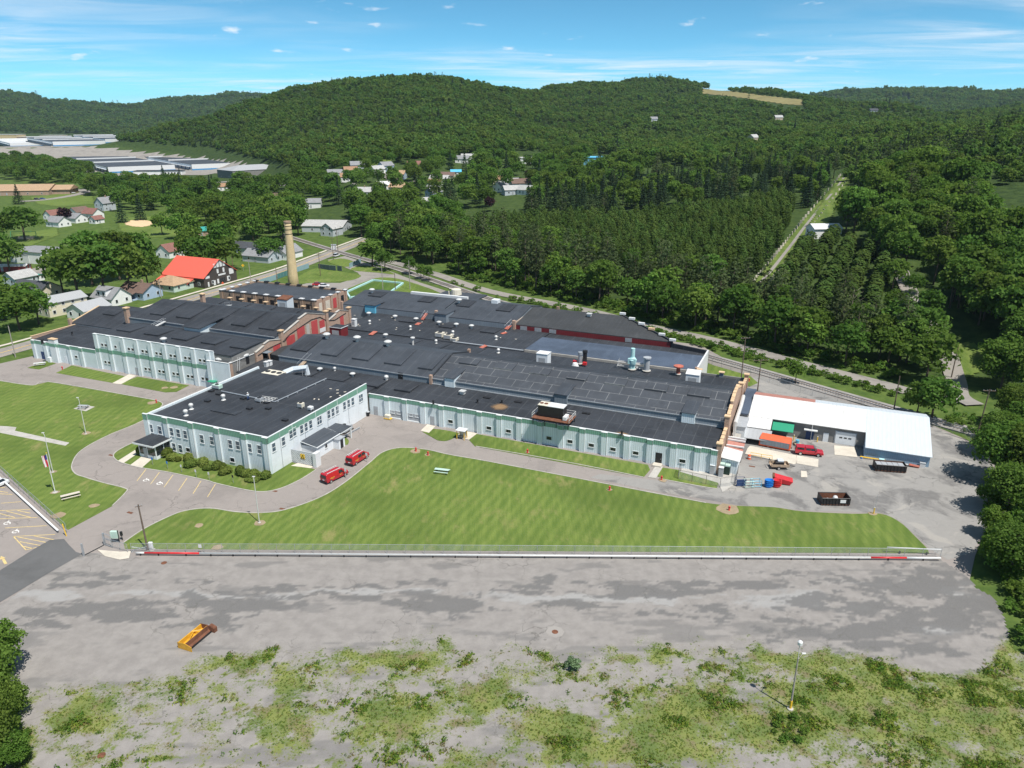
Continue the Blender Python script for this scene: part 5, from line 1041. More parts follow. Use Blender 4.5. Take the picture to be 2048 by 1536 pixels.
# brick gable facade (u = -40.5)
FU = -40.75
def gable(pts, base, nm='gable_wall'):
    WH.p(nm, MB().prism([(pts[0][0], base)] + pts + [(pts[-1][0], base)], 'x', FU, FU + .45), M_BRICK)
    for (a, za), (b, zb) in zip(pts[:-1], pts[1:]):
        if b - a > .3: WH.p('gable_coping', MB().hexa([(FU - .1, a, za), (FU + .6, a, za), (FU + .6, b, zb), (FU - .1, b, zb)], [(FU - .1, a, za + .13), (FU + .6, a, za + .13), (FU + .6, b, zb + .13), (FU - .1, b, zb + .13)]), M_CONC)
gable([(42.9, 8.3), (46.3, 9.3), (46.3, 9.75), (48.5, 10.2), (53.0, 9.3)], 0)
gable([(54.1, 10.5), (61.6, 12.6), (61.6, 13.1), (65.3, 13.9), (73.6, 11.6)], 0)
gable([(74.8, 9.2), (79.2, 10.4), (79.2, 10.8), (81.0, 11.2), (85.4, 9.9)], 0)
for vv, zz in ((53.6, 11.6), (74.3, 12.3), (85.9, 10.8)): pi = WH.box('pier', FU - .15, FU + .75, vv - .55, vv + .55, 0, zz, M_BRICK); WH.box('pier_cap', FU - .35, FU + .95, vv - .75, vv + .75, zz, zz + .25, M_COPING, pi)
for a, b, z0, z1 in ((49.7, 52.6, 4.5, 8.3), (55.4, 59.0, 4.9, 9.3), (60.2, 63.6, 5.4, 10.6), (66.8, 69.6, 6.2, 11.0), (70.6, 73.0, 6.5, 10.2), (80.8, 82.6, 6.0, 9.2)): WH.box('red_panel', FU + .44, FU + .53, a, b, z0, z1, M_REDBOARD)
WH.box('door_surround', FU + .44, FU + .52, 64.4, 65.8, 6, 10.6, M_CONC); WH.box('louvre', FU + .45, FU + .56, 70.5, 73.2, 6.6, 7.9, M_WHITE)
wp = WH.p('cable', MB().tube([(FU + .55, 43.5, 7.4), (FU + .55, 48, 8.2), (FU + .55, 53, 8.4), (FU + .85, 53.6, 8.6), (FU + .55, 57, 9.8), (FU + .55, 63, 10.9), (FU + .55, 67, 11.6), (FU + .55, 71, 11.4), (FU + .55, 74, 9.6), (FU + .55, 78, 8.8), (FU + .55, 84, 9.6)], .09, 5), M_DARK)
WH.box('door_hood', FU + .46, FU + 2.2, 45.2, 47.2, 7.6, 7.75, M_CLER); WH.box('dark_doorway', FU + .45, FU + .5, 45.4, 47.0, 5.8, 7.5, M_DARK)
# front tower
WT = Fac('brick_tower', 'stubby white-fronted tower with brick side and plant on its roof', -44, 39)
bay_wall(WT, -48.2, -40.95, 33.4, 8.0, [-46.9], None, 1.2, 0.3); WT.box('wall', -41.3, -40.9, 33.8, 42.8, 0, 8.0, M_BRICK); WT.box('wall', -48.2, -47.9, 33.8, 42.8, 0, 8.0, M_SIDE)
WT.box('roof', -47.9, -41.3, 33.8, 42.8, 7.2, 7.6, M_ROOF); WT.box('coping', -41.4, -40.75, 33.9, 42.8, 8.003, 8.13, M_WHITE); WT.box('coping', -48.3, -47.8, 33.9, 42.8, 8.003, 8.13, M_WHITE); WT.box('doorway', -40.9, -40.86, 39.6, 40.8, 5.95, 7.9, M_DARK)
WT.p('ladder', MB().tube([(-40.3, 35.5, 5.6), (-40.6, 36.6, 8.9)], .05, 4).tube([(-39.7, 35.6, 5.6), (-40.1, 36.7, 8.9)], .05, 4), M_ALU)
WT.box('green_canopy', -47.6, -45.4, 32.0, 33.4, 2.6, 2.8, M_GREENSHEET)
unit_at('rooftop_air_conditioner', 'long pale air conditioner at the back of the tower roof', -46.2, 40.5, 7.6, (3.8, 1.4, 1.8), M_PALEGREEN, fans=2, legs=.8)
unit_at('rooftop_air_conditioner', 'beige fan cabinet on the tower roof beside the brick gable', -43.2, 36.6, 7.6, (2.6, 1.6, 1.7), M_BEIGE, fans=0)
for i, (a, b, s_) in enumerate(((-45.4, 35.6, 1.5), (-42.2, 40.0, 1.8))): stv = thing('exhaust_hood', ('smaller white mushroom hood at the front of the tower roof', 'larger white mushroom hood at the back of the tower roof')[i], 'exhaust hood', Wd(a, b, 7.6), TH, None, s_); part('hood', MB().lathe([(.45, 0), (.45, .35), (.95, .38), (.9, .55), (.5, .8), (.62, .82), (.6, .95), (0, 1.0)], n=14), M_ALU, stv)
# rooftop air handler behind the office
u, v = uvz(548, 752, 6.6); ah = unit_at('rooftop_air_handler', 'big pale rooftop air handler with blue-grey duct behind the office', u, v, 5.7, (5.2, 3.2, 1.9), M_BEIGE, fans=3, legs=.5)
part('duct', MB().tube([(1.8, 1.6, 1.4), (2.6, 4.2, 1.7), (5.8, 5.6, 2.2), (5.8, 5.6, .3)], .75, 6), M_MRB, ah); part('duct_leg', MB().box(5.2, 5.3, 4.4, 4.5, .1, 1.6).box(6.4, 6.5, 4.4, 4.5, .1, 1.6), M_STEEL, ah)
for i, (x, y) in enumerate(((533, 731), (540, 729))): u, v = uvz(x, y, 6); boxy('roof_unit', ('left of two small white units by the red panelled gable', 'right of two small white units by the red panelled gable')[i], 'roof unit', u, v, 5.7, .9, .9, 1.3, M_WHITE)
# red roof penthouse, blue box with rusted lid
u, v = uvz(672, 672, 6.6); rp = boxy('roof_penthouse', 'deep red boxy penthouse in front of the brick gable', 'roof unit', u + .2, v + 1.3, 6.2, 4.0, 3.4, 3.0, M_REDSIDE, M_ROOF); part('white_edge', MB().box(-2.15, 2.15, -1.85, -1.78, 3.0, 3.2).box(2.1, 2.17, -1.85, 1.85, 3.0, 3.2), M_TRIM, rp)
u, v = uvz(566, 615, 9.3); boxy('roof_penthouse', 'pale blue roof box with rusty lid beside the powerhouse wall', 'roof unit', u, v + 1.4, 8.6, 3.9, 3.2, 3.2, M_MRB, M_RUST, slope=.6, caph=.3)
# far west hall and low corner wing
FP = [(48.6, 6.9), (59.4, 9.8), (69.5, 7.6)]
FW = Fac('far_west_hall', 'dark gabled hall at the far left of the factory', -108, 58)
body(FW, -118.2, -96.2, FP, M_CLER); roof_profile(FW, 'roof', -118.3, -96.1, FP, M_ROOF); slab(FW, FP, 205, 624, 227, 627.5, 59, .4); FW.box('chimney', -118.9, -118.0, 48.0, 49.0, 4, 8.2, M_BRICK); FW.box('chimney', -98.6, -97.4, 68.6, 70, 6, 9.8, M_CONC_PALE); FW.box('gable_coping', -118.6, -118.2, 48.7, 59, 6.6, 7.1, M_CONC) if False else None
FW.p('gable_coping', MB().hexa([(-118.75, 48.6, 6.95), (-118.25, 48.6, 6.95), (-118.25, 59.4, 9.85), (-118.75, 59.4, 9.85)], [(-118.75, 48.6, 7.1), (-118.25, 48.6, 7.1), (-118.25, 59.4, 10.0), (-118.75, 59.4, 10.0)]), M_COPING)
LO = Fac('corner_wing', 'low white corner wing with green band at the factory left end', -104, 40)
LOP = [(34.2, 5.6), (48.5, 6.5)]
lw_p = [-115.0, -110.0, -105.0, -100.0, -95.0]
bay_wall(LO, -116.4, -90.05, 33.8, 5.6, [p for p in lw_p], (4.6, 5.55), 1.2)
body(LO, -116.3, -90.1, [(34.2, 5.6), (48.4, 6.5)], M_SIDE); roof_profile(LO, 'roof', -116.3, -90.1, LOP, M_ROOF); LO.box('side_coping', -116.7, -116.25, 33.8, 48.5, 6.55, 6.7, M_COPING); LO.box('side_wall', -116.65, -116.3, 34.2, 48.5, 0, 6.55, M_BRICK)
LO.box('chimney_block', -107.6, -105.2, 32.9, 34.1, 0, 7.0, M_SIDE_PLAIN); LO.box('chimney_band', -107.65, -105.15, 32.85, 34.15, 4.9, 5.8, M_GREEN); LO.box('chimney_top', -107.7, -105.1, 32.8, 34.2, 7.0, 7.2, M_COPING); window(LO, -98.3, 33.8, 2.2, 1.0, .7); door(LO, -112.6, 33.8, 1.2, 2.3, 0, M_DKBLUE); door(LO, -102.9, 33.8, .9, 2.1, 0, M_SIDE_PLAIN); LO.box('hatch_door', -108.9, -107.8, 32.3, 33.2, 0, 1.5, M_SIDE_PLAIN)
vent(LO, 83, 677, 6.0, 'black', 1.6); vent(LO, 143, 662, 6.3, 'black', 1.0)
# small sheds between
SH = Fac('low_annex', 'small flat-roofed annex between the hall and the powerhouse', -98, 90); SH.box('wall', -103.5, -93.5, 84, 91, 0, 7.2, M_SIDE_PLAIN); SH.box('roof', -103.7, -93.3, 83.8, 91.2, 7.2, 7.4, M_ROOF); SH.box('wall', -112, -104, 76, 82, 0, 6.4, M_BLOCK); SH.box('roof', -112.2, -103.8, 75.8, 82.2, 6.4, 6.6, M_ROOF_GREY); SH.box('parapet', -112.3, -103.8, 75.4, 75.8, 6.2, 6.9, M_CONC_PALE)
# ---- powerhouse
PH = Fac('brick_powerhouse', 'brown brick powerhouse with capped piers and flat dark roof', -80, 103)
PH.box('wall', -101, -60, 94.4, 95.0, 0, 9.2, M_BRICK_DK); PH.box('wall', -60.6, -60, 95.01, 112.2, 0, 9.2, M_BRICK); PH.box('wall', -101, -100.4, 95.01, 112.2, 0, 9.2, M_BRICK_DK); PH.box('wall', -101, -60, 112.2, 112.8, 0, 9.2, M_BRICK_DK); PH.box('roof', -100.4, -60.6, 95, 112.2, 8.2, 8.75, M_ROOF_GREY)
PH.box('coping', -101.1, -59.9, 94.3, 95.1, 9.2, 9.32, M_ROOF)
for i in range(9):
    a = -100.6 + i * 5.02; pi = PH.box('pier', a - .6, a + .6, 94.05, 94.45, 0, 9.5, M_BRICK_DK); PH.box('pier_cap', a - .85, a + .85, 93.9, 95.2, 9.5, 9.7, M_WHITE, pi)
    PH.box('rear_cap', a - .9, a + .9, 112.0, 113.0, 9.2, 9.6, M_DARK)
    if 0 < i < 8 and i not in (5,): PH.box('window_opening', a + 1.6, a + 3.2, 94.36, 94.41, 6.3, 7.9, M_DARK)
for i in range(4): b = 99 + i * 4.3; pi = PH.box('pier', -60.05, -59.65, b - .5, b + .5, 0, 9.5, M_BRICK); PH.box('pier_cap', -60.7, -59.5, b - .7, b + .7, 9.5, 9.7, M_WHITE, pi)
for i in range(5): b = 96 + i * 4.0; PH.box('pier_cap', -101.3, -100.2, b - .7, b + .7, 9.3, 9.6, M_WHITE)
for a, b, mt in ((96.4, 98.0, M_CONC_PALE), (100, 102.4, M_CONC_PALE), (104.2, 106.2, M_REDBOARD), (109.0, 110.6, M_GLASS)): PH.box('side_panel', -60.02, -59.93, a, b, 4.5, 8.0, mt)
# rear low parapets with clay caps along the west hall
for i in range(10): a = -89 + i * 5.1; WH.box('pier_stub', a - .55, a + .55, 85.9, 86.6, 7.5, 9.4, M_BRICK_DK); WH.box('pier_cap', a - .75, a + .75, 85.7, 86.8, 9.4, 9.6, M_COPING)
# ---- smokestack
u, v = uvz(587, 567, 4.6); sk = thing('smokestack', 'tall tapering buff brick smokestack behind the powerhouse', 'chimney', Wd(u, v, 0), TH)
part('shaft', MB().lathe([(2.4, 0), (1.95, 8), (1.38, 26.6), (1.32, 29.2)], n=20), M_STACK, sk, smooth=True); part('base', MB().box(-3, 3, -3, 3, 0, 1.2), M_CONC, sk)
for z_, r_ in ((24.2, 1.47), (25.9, 1.42), (27.3, 1.38)): part('iron_band', MB().lathe([(r_, z_), (r_ + .05, z_ + .02), (r_ + .05, z_ + .2), (r_, z_ + .22)], n=20), M_DARK, sk)
part('crown', MB().lathe([(1.34, 28.3), (1.5, 28.5), (1.5, 29.2), (1.15, 29.25)], n=20), M_BRICK_DK, sk)
# ---- east annex
AN = Fac('metal_warehouse', 'long white metal-roofed warehouse with grey block front and pale blue end bay', 103, 64, 'warehouse')
def rz(v): return 2.55 + (v - 55.4) * (5.9 - 2.55) / (69.2 - 55.4)
AN.box('wall', 90.0, 109.3, 61.0, 74.5, 0, rz(61) - .12, M_BLOCK); AN.box('wall', 109.32, 121.5, 55.5, 74.5, 0, 2.42, M_BLUESIDE)
AN.p('gable_wall', MB().prism([(55.5, 2.43), (74.5, 2.43), (74.5, 4.5), (69.2, 5.7)], 'x', 121.2, 121.5), M_BLUESIDE); AN.p('inner_gable', MB().prism([(61.1, 2.43), (74.4, 2.43), (74.4, 4.5), (69.2, 5.7)], 'x', 90.0, 90.3), M_BLOCK)
def roofslab(nm, u0, u1, v0, v1, mat, dz=0.0, zf=rz, th=.12): AN.p(nm, MB().hexa([(u0, v0, zf(v0) - th + dz), (u1, v0, zf(v0) - th + dz), (u1, v1, zf(v1) - th + dz), (u0, v1, zf(v1) - th + dz)], [(u0, v0, zf(v0) + dz), (u1, v0, zf(v0) + dz), (u1, v1, zf(v1) + dz), (u0, v1, zf(v1) + dz)]), mat)
roofslab('roof', 85.0, 109.3, 60.5, 69.2, M_MRW); roofslab('roof', 109.31, 121.8, 55.1, 69.2, M_MRB, .01); roofslab('side_roof', 85.0, 90.2, 56.4, 60.49, M_MRW, -.06)
rb = lambda v: 5.9 - (v - 69.2) * .23
roofslab('rear_roof', 85.0, 98.5, 69.21, 74.9, M_MRRUST, 0, rb); roofslab('rear_roof', 98.51, 121.8, 69.21, 74.9, M_MRB, 0, rb)
roofslab('lean_roof', 84.6, 90.6, 52.6, 56.4, M_MRG, -.3); AN.box('lean_post', 84.8, 85, 52.8, 53, 0, 1.5, M_STEEL); AN.box('lean_post', 90.2, 90.4, 52.8, 53, 0, 1.5, M_STEEL); AN.box('lean_back', 85, 90.2, 56.2, 56.4, 0, 2.3, M_DARK)
u, _ = onv(1690, 880, 61.0); AN.box('loading_door', u - 2.2, u + 2.2, 60.9, 60.99, 0, 3.0, M_GREYP)
AN.box('loading_door_panel', u - 2.0, u + 2.0, 60.84, 60.89, 0.05, 2.85, M_SIDE_PLAIN)
for k in (-.9, 0, .9): AN.box('door_pane', u + k - .3, u + k + .3, 60.81, 60.835, 1.45, 1.75, M_GLASS)
u, _ = onv(1622, 872, 61.0); AN.box('entry_door', u - 1.1, u + .5, 60.9, 60.99, 0, 2.1, M_DKBLUE); AN.box('entry_awning', u - 1.6, u + 1.2, 60.0, 60.95, 2.35, 2.55, M_WHITE)
u, _ = onv(1650, 880, 61.0); AN.box('door', u - .5, u + .6, 60.92, 60.99, 0, 2.1, M_SIDE_PLAIN)
u, _ = onv(1568, 845, 60.2); AN.p('green_awning', MB().hexa([(u - 2.3, 58.0, 2.1), (u + 2.2, 58.0, 2.1), (u + 2.2, 60.9, 3.1), (u - 2.3, 60.9, 3.1)], [(u - 2.3, 58.0, 2.2), (u + 2.2, 58.0, 2.2), (u + 2.2, 60.9, 3.2), (u - 2.3, 60.9, 3.2)]), M_GREENSHEET)
AN.p('downpipe', MB().tube([(98.6, 60.4, 3.7), (98.6, 60.7, .1)], .07, 5), M_WHITE)
# small roofs between the main hall and the warehouse
LI = Fac('connecting_shed', 'cluster of small lean-to roofs joining the brick end wall to the warehouse', 83.8, 50)
LI.box('dark_roof', 82.6, 85.0, 58.5, 76, 4.6, 4.9, M_ROOF_BLUE); LI.box('wall', 82.6, 84.9, 58.6, 75.8, 0, 4.6, M_BLOCK)
LI.box('grey_roof', 82.9, 85.4, 52.0, 58.2, 4.0, 4.2, M_GREYP); LI.box('wall', 83.0, 85.2, 52.2, 58, 0, 4.0, M_SIDE_PLAIN)
LI.box('tank_pit', 82.7, 84.6, 47.2, 51.8, 0, 2.6, M_CONC)
LI.p('rust_roof', MB().hexa([(82.6, 42.3, 2.3), (86.0, 42.3, 2.1), (86.0, 47.0, 3.3), (82.6, 47.0, 3.5)], [(82.6, 42.3, 2.45), (86.0, 42.3, 2.25), (86.0, 47.0, 3.45), (82.6, 47.0, 3.65)]), M_MRRUST)
for k in (43.6, 45.6, 46.4): LI.p('white_batten', MB().box(82.5, 86.1, k, k + .35, 2.5 + (k - 42.3) * .25, 2.8 + (k - 42.3) * .25), M_WHITE)
LI.p('shed_wall', MB().prism([(82.6, 0), (85.9, 0), (85.9, 2.0), (82.6, 2.2)], 'y', 42.6, 42.9), M_BLOCK)
LI.p('white_roof', MB().hexa([(82.4, 36.3, 3.3), (86.2, 36.3, 2.9), (86.2, 41.2, 3.1), (82.4, 41.2, 3.6)], [(82.4, 36.3, 3.42), (86.2, 36.3, 3.02), (86.2, 41.2, 3.22), (82.4, 41.2, 3.72)]), M_MRW)
LI.box('shed_wall', 82.6, 85.7, 36.6, 41.0, 0, 2.9, M_SIDE); LI.box('louvre', 83.6, 84.4, 36.52, 36.59, 1.8, 2.5, M_GREYP)
# ------------------------------------------------------------------ plants
def cards_mesh(name, C, N, S, tint, mat, seed, asp=(0.6, 1.0), curl=0.25):
    """leaf-clump faces: C centres, N normals, S sizes"""
    r = np.random.RandomState(seed); n = len(C)
    N = N / (np.linalg.norm(N, axis=1, keepdims=True) + 1e-9); t = r.normal(size=(n, 3)); T = np.cross(N, t); T /= np.linalg.norm(T, axis=1, keepdims=True) + 1e-9; B = np.cross(N, T)
    a = S[:, None] * 0.5; b = a * r.uniform(asp[0], asp[1], (n, 1)); k = S[:, None] * curl * r.uniform(-1, 1, (n, 1))
    V = np.stack([C - T * a * 0.55 - B * b, C + T * a * 0.55 - B * b + N * k, C + T * a + B * b * .2, C + T * a * .35 + B * b + N * k, C - T * a * .5 + B * b * .8, C - T * a - B * b * .1 - N * k], 1).reshape(-1, 3)
    F = (np.arange(n)[:, None] * 6 + np.array([[0, 1, 2, 3, 4, 5]])).reshape(-1, 6)
    me = bpy.data.meshes.new(name); me.vertices.add(len(V)); me.vertices.foreach_set('co', V.ravel().astype(np.float32)); me.loops.add(F.size); me.loops.foreach_set('vertex_index', F.ravel().astype(np.int32))
    me.polygons.add(n); me.polygons.foreach_set('loop_start', (np.arange(n) * 6).astype(np.int32)); me.polygons.foreach_set('loop_total', np.full(n, 6, np.int32)); me.update(calc_edges=True)
    me.materials.append(mat); fattr(me, 'tint', np.repeat(tint, 6)); return me
def blob_cards(r, centres, radii, per, size, up=0.35, jit=0.6, squash=0.85):
    C = []; N = []; S = []; T = []
    for c, rad in zip(centres, radii):
        m = max(4, int(per * (rad / np.mean(radii)) ** 2)); d = r.normal(size=(m, 3)); d /= np.linalg.norm(d, axis=1, keepdims=True); d[:, 2] = np.where(d[:, 2] < -0.35, -d[:, 2], d[:, 2])
        rr = rad * r.uniform(0.62, 1.08, (m, 1)); p = c + d * rr * np.array([1, 1, squash]); C.append(p)
        nn = d + r.normal(size=(m, 3)) * jit + np.array([0, 0, up]); N.append(nn); S.append(size * r.uniform(0.65, 1.35, m)); T.append(np.clip(r.normal(0.5, 0.22, m) + r.normal(0, 0.16), 0, 1))
    return np.concatenate(C), np.concatenate(N), np.concatenate(S), np.concatenate(T)
def broad_crown(seed, h=12.0, w=11.0, base=0.22, ncl=26, per=40, size=0.75, mat=None, lean=0.0):
    r = np.random.RandomState(seed); cz = h * (base + (1 - base) * 0.52); rz_ = h * (1 - base) * 0.52; cs = []; rd = []
    for i in range(ncl):
        t = (i + .5) / ncl; ph = i * 2.39996 + r.uniform(-.5, .5); zz = 1 - 1.75 * t; rr = math.sqrt(max(0, 1 - zz * zz * .9)); k = r.uniform(.58, .86)
        cs.append(np.array([math.cos(ph) * rr * w * .5 * k, math.sin(ph) * rr * w * .5 * k, cz + zz * rz_ * k])); rd.append(w * r.uniform(.13, .21))
    for i in range(ncl // 4): cs.append(np.array([r.uniform(-.2, .2) * w, r.uniform(-.2, .2) * w, cz + r.uniform(-.3, .5) * rz_])); rd.append(w * .2)
    C, N, S, T = blob_cards(r, cs, rd, per, size); return cards_mesh('crown', C, N, S, T, mat or L_BROAD, seed + 1)
def pine_crown(seed, h=17.0, w=8.0, mat=None, per=22, size=.8, layers=9, base=.35):
    r = np.random.RandomState(seed); cs = []; rd = []
    for i in range(layers):
        t = i / (layers - 1); z = h * (base + (1 - base) * t * .96); R_ = w * .5 * (1 - t ** 1.7 * .8) * (0.55 + .45 * min(1, t * 3 + .4)); m = max(2, int(6 * (1 - t * .65)))
        for k in range(m): a = k * 6.283 / m + r.uniform(-.5, .5) + i; q = R_ * r.uniform(.45, .9); cs.append(np.array([math.cos(a) * q, math.sin(a) * q, z + r.uniform(-.4, .4)])); rd.append(w * r.uniform(.13, .19) * (1.1 - t * .35))
    C, N, S, T = blob_cards(r, cs, rd, per, size, .5, .7, .55); return cards_mesh('crown', C, N, S, T, mat or L_PINE, seed + 1, (.35, .7))
def spruce_crown(seed, h=16.0, w=6.5, mat=None, n=900, size=.8, base=.06, power=1.0):
    r = np.random.RandomState(seed); t = r.uniform(0, 1, n) ** .75; t = 1 - t; lay = np.floor(t * 13) / 13 + r.uniform(0, .045, n); R_ = w * .5 * (1 - lay) ** power * r.uniform(.45, 1.05, n) * (.85 + .3 * np.sin(lay * 83)); a = r.uniform(0, 6.283, n)
    C = np.stack([np.cos(a) * R_, np.sin(a) * R_, h * (base + (1 - base) * lay) - R_ * .25], 1); N = np.stack([np.cos(a) * .6, np.sin(a) * .6, np.full(n, .9)], 1) + r.normal(size=(n, 3)) * .45
    return cards_mesh('crown', C, N, size * r.uniform(.6, 1.3, n), np.clip(r.normal(.5, .25, n), 0, 1), mat or L_SPRUCE, seed + 1, (.35, .7))
def column_crown(seed, h=8.0, w=2.6, mat=None, n=420, size=.5):
    r = np.random.RandomState(seed); t = r.uniform(0, 1, n); prof = np.minimum(1, (t * 6 + .45)) * (1 - t ** 7.0) ** .6; a = r.uniform(0, 6.283, n); R_ = w * .5 * prof * r.uniform(.75, 1.06, n)
    C = np.stack([np.cos(a) * R_, np.sin(a) * R_, .1 + t * h], 1); N = np.stack([np.cos(a), np.sin(a), .35 + t], 1) + r.normal(size=(n, 3)) * .4
    return cards_mesh('crown', C, N, size * r.uniform(.7, 1.3, n), np.clip(.35 + .3 * t + r.normal(0, .2, n), 0, 1), mat or L_ARB, seed + 1)  # tint rises with height: sunlit tops painted into the leaf colour
def trunk_mesh(seed, h, r0, limbs=5, mat=None, crown_base=.3, n=7, spread=.3):
    r = random.Random(seed); b = MB(); top = Vector((r.uniform(-.3, .3), r.uniform(-.3, .3), h * .86)); m1 = Vector((r.uniform(-.15, .15), r.uniform(-.15, .15), h * .4))
    b.tube([(0, 0, -.6), (0, 0, h * .05), m1, top], [r0 * 1.35, r0, r0 * .75, r0 * .15], n)
    for i in range(limbs):
        t = crown_base + (0.8 - crown_base) * (i + .5) / limbs; p = Vector((0, 0, 0)).lerp(m1, min(1, t / .4)) if t < .4 else m1.lerp(top, (t - .4) / .46); a = i * 2.4 + r.uniform(-.4, .4); L = h * spread * (1.1 - t * .7)
        q = p + Vector((math.cos(a) * L * .55, math.sin(a) * L * .55, L * .35)); e = p + Vector((math.cos(a) * L, math.sin(a) * L, L * .75)); b.tube([p, q, e], [r0 * .42, r0 * .28, r0 * .06], 5)
    return b.mesh('trunk', mat or M_BARK, smooth=True)
TREE = {}
def reg(kind, h, w, crowns, trunk): TREE[kind] = dict(h=h, w=w, c=crowns, t=trunk)
reg('broad', 12, 11, [broad_crown(s, 12, 11, .2, 26, 34, .8) for s in (11, 12, 13)], trunk_mesh(1, 12, .28, 6))
reg('tall', 15, 10, [broad_crown(s, 15, 10, .22, 30, 32, .82, L_BROAD) for s in (21, 22)], trunk_mesh(2, 15, .3, 6))
reg('light', 12, 9, [broad_crown(s, 12, 9, .2, 24, 34, .75, L_LIGHT) for s in (31, 32)], trunk_mesh(3, 12, .24, 6))
reg('near', 13, 12, [broad_crown(s, 13, 12, .16, 44, 95, .50) for s in (41, 42)], trunk_mesh(4, 13, .3, 8))
reg('nearlight', 12, 9, [broad_crown(s, 12, 9, .12, 40, 95, .45, L_LIGHT) for s in (45,)], trunk_mesh(4, 13, .3, 8))
reg('purple', 9, 8, [broad_crown(51, 9, 8, .2, 20, 34, .7, L_PURPLE)], trunk_mesh(5, 9, .24, 5))
reg('pine', 19, 8, [pine_crown(s, 19, 8.5) for s in (61, 62, 63)], trunk_mesh(6, 19, .27, 6, None, .35, 7, .16))
reg('spruce', 17, 7.5, [spruce_crown(s, 17, 7.5) for s in (71, 72)], trunk_mesh(7, 17, .25, 3, None, .3, 6, .08))
reg('blue', 15, 6, [spruce_crown(75, 15, 6, L_SPRUCE)], trunk_mesh(7, 15, .22, 3, None, .3, 6, .08))
reg('arb', 8, 2.6, [column_crown(s) for s in (81, 82, 83)], trunk_mesh(8, 8, .14, 0, None, .3, 5))
reg('round', 8, 5, [column_crown(s, 8, 5, L_ARB, 620, .6) for s in (85, 86)], trunk_mesh(8, 8, .2, 0, None, .3, 5))
reg('dead', 11, 6, [None], trunk_mesh(9, 11, .16, 12, M_DEADWOOD, .3, 5, .34))
reg('bush', 2.6, 3.2, [broad_crown(s, 2.6, 3.2, .02, 10, 26, .36, L_LIGHT) for s in (91, 92)], trunk_mesh(10, 2, .06, 3))
TREE_N = 0
def tree(kind, loc, h=None, w=None, label='tree', cat='tree', group=None, name=None, seed=None, rot=None):
    global TREE_N; TREE_N += 1; k = TREE[kind]; rs_ = random.Random(TREE_N * 7 + 3 if seed is None else seed); h = h or k['h']; w = w or k['w']
    t = thing(name or {'pine': 'pine_tree', 'spruce': 'spruce_tree', 'blue': 'spruce_tree', 'arb': 'arborvitae', 'round': 'arborvitae', 'dead': 'bare_tree', 'bush': 'bush'}.get(kind, 'broadleaf_tree'), label, cat, loc, rs_.uniform(0, 6.28) if rot is None else rot, group, (w / k['w'], w / k['w'], h / k['h']))
    obj('trunk', k['t'], t); c = rs_.choice(k['c'])
    if c: obj('crown', c, t)
    return t
# ---- scatter (stuff only) with geometry nodes
def gn_scatter(name, pts, scl, rot, idx, protos, parent=None):
    col = bpy.data.collections.new('protos_' + name)
    for i, me in enumerate(protos):
        o = bpy.data.objects.new('proto_%s_%02d' % (name, i), me); col.objects.link(o)
    me = bpy.data.meshes.new(name); me.vertices.add(len(pts)); me.vertices.foreach_set('co', np.asarray(pts, np.float32).ravel())
    for nm, ty, ar in (('scl', 'FLOAT_VECTOR', scl), ('rotv', 'FLOAT_VECTOR', rot)):
        a = me.attributes.new(nm, ty, 'POINT'); a.data.foreach_set('vector', np.asarray(ar, np.float32).ravel())
    a = me.attributes.new('pick', 'INT', 'POINT'); a.data.foreach_set('value', np.asarray(idx, np.int32)); me.update()
    o = obj(name, me, parent); g = bpy.data.node_groups.new('gn_' + name, 'GeometryNodeTree'); g.interface.new_socket('Geometry', in_out='INPUT', socket_type='NodeSocketGeometry'); g.interface.new_socket('Geometry', in_out='OUTPUT', socket_type='NodeSocketGeometry')
    N_ = g.nodes; gi = N_.new('NodeGroupInput'); go = N_.new('NodeGroupOutput'); ip = N_.new('GeometryNodeInstanceOnPoints'); ci = N_.new('GeometryNodeCollectionInfo'); ci.inputs['Collection'].default_value = col; ci.inputs['Separate Children'].default_value = True; ci.inputs['Reset Children'].default_value = True
    def na(nm, dt): n = N_.new('GeometryNodeInputNamedAttribute'); n.data_type = dt; n.inputs['Name'].default_value = nm; return n.outputs['Attribute']
    ip.inputs['Pick Instance'].default_value = True
    g.links.new(gi.outputs[0], ip.inputs['Points']); g.links.new(ci.outputs[0], ip.inputs['Instance']); g.links.new(na('pick', 'INT'), ip.inputs['Instance Index']); g.links.new(na('rotv', 'FLOAT_VECTOR'), ip.inputs['Rotation']); g.links.new(na('scl', 'FLOAT_VECTOR'), ip.inputs['Scale']); g.links.new(ip.outputs[0], go.inputs[0])
    m = o.modifiers.new('scatter', 'NODES'); m.node_group = g; return tag(o, kind='stuff')
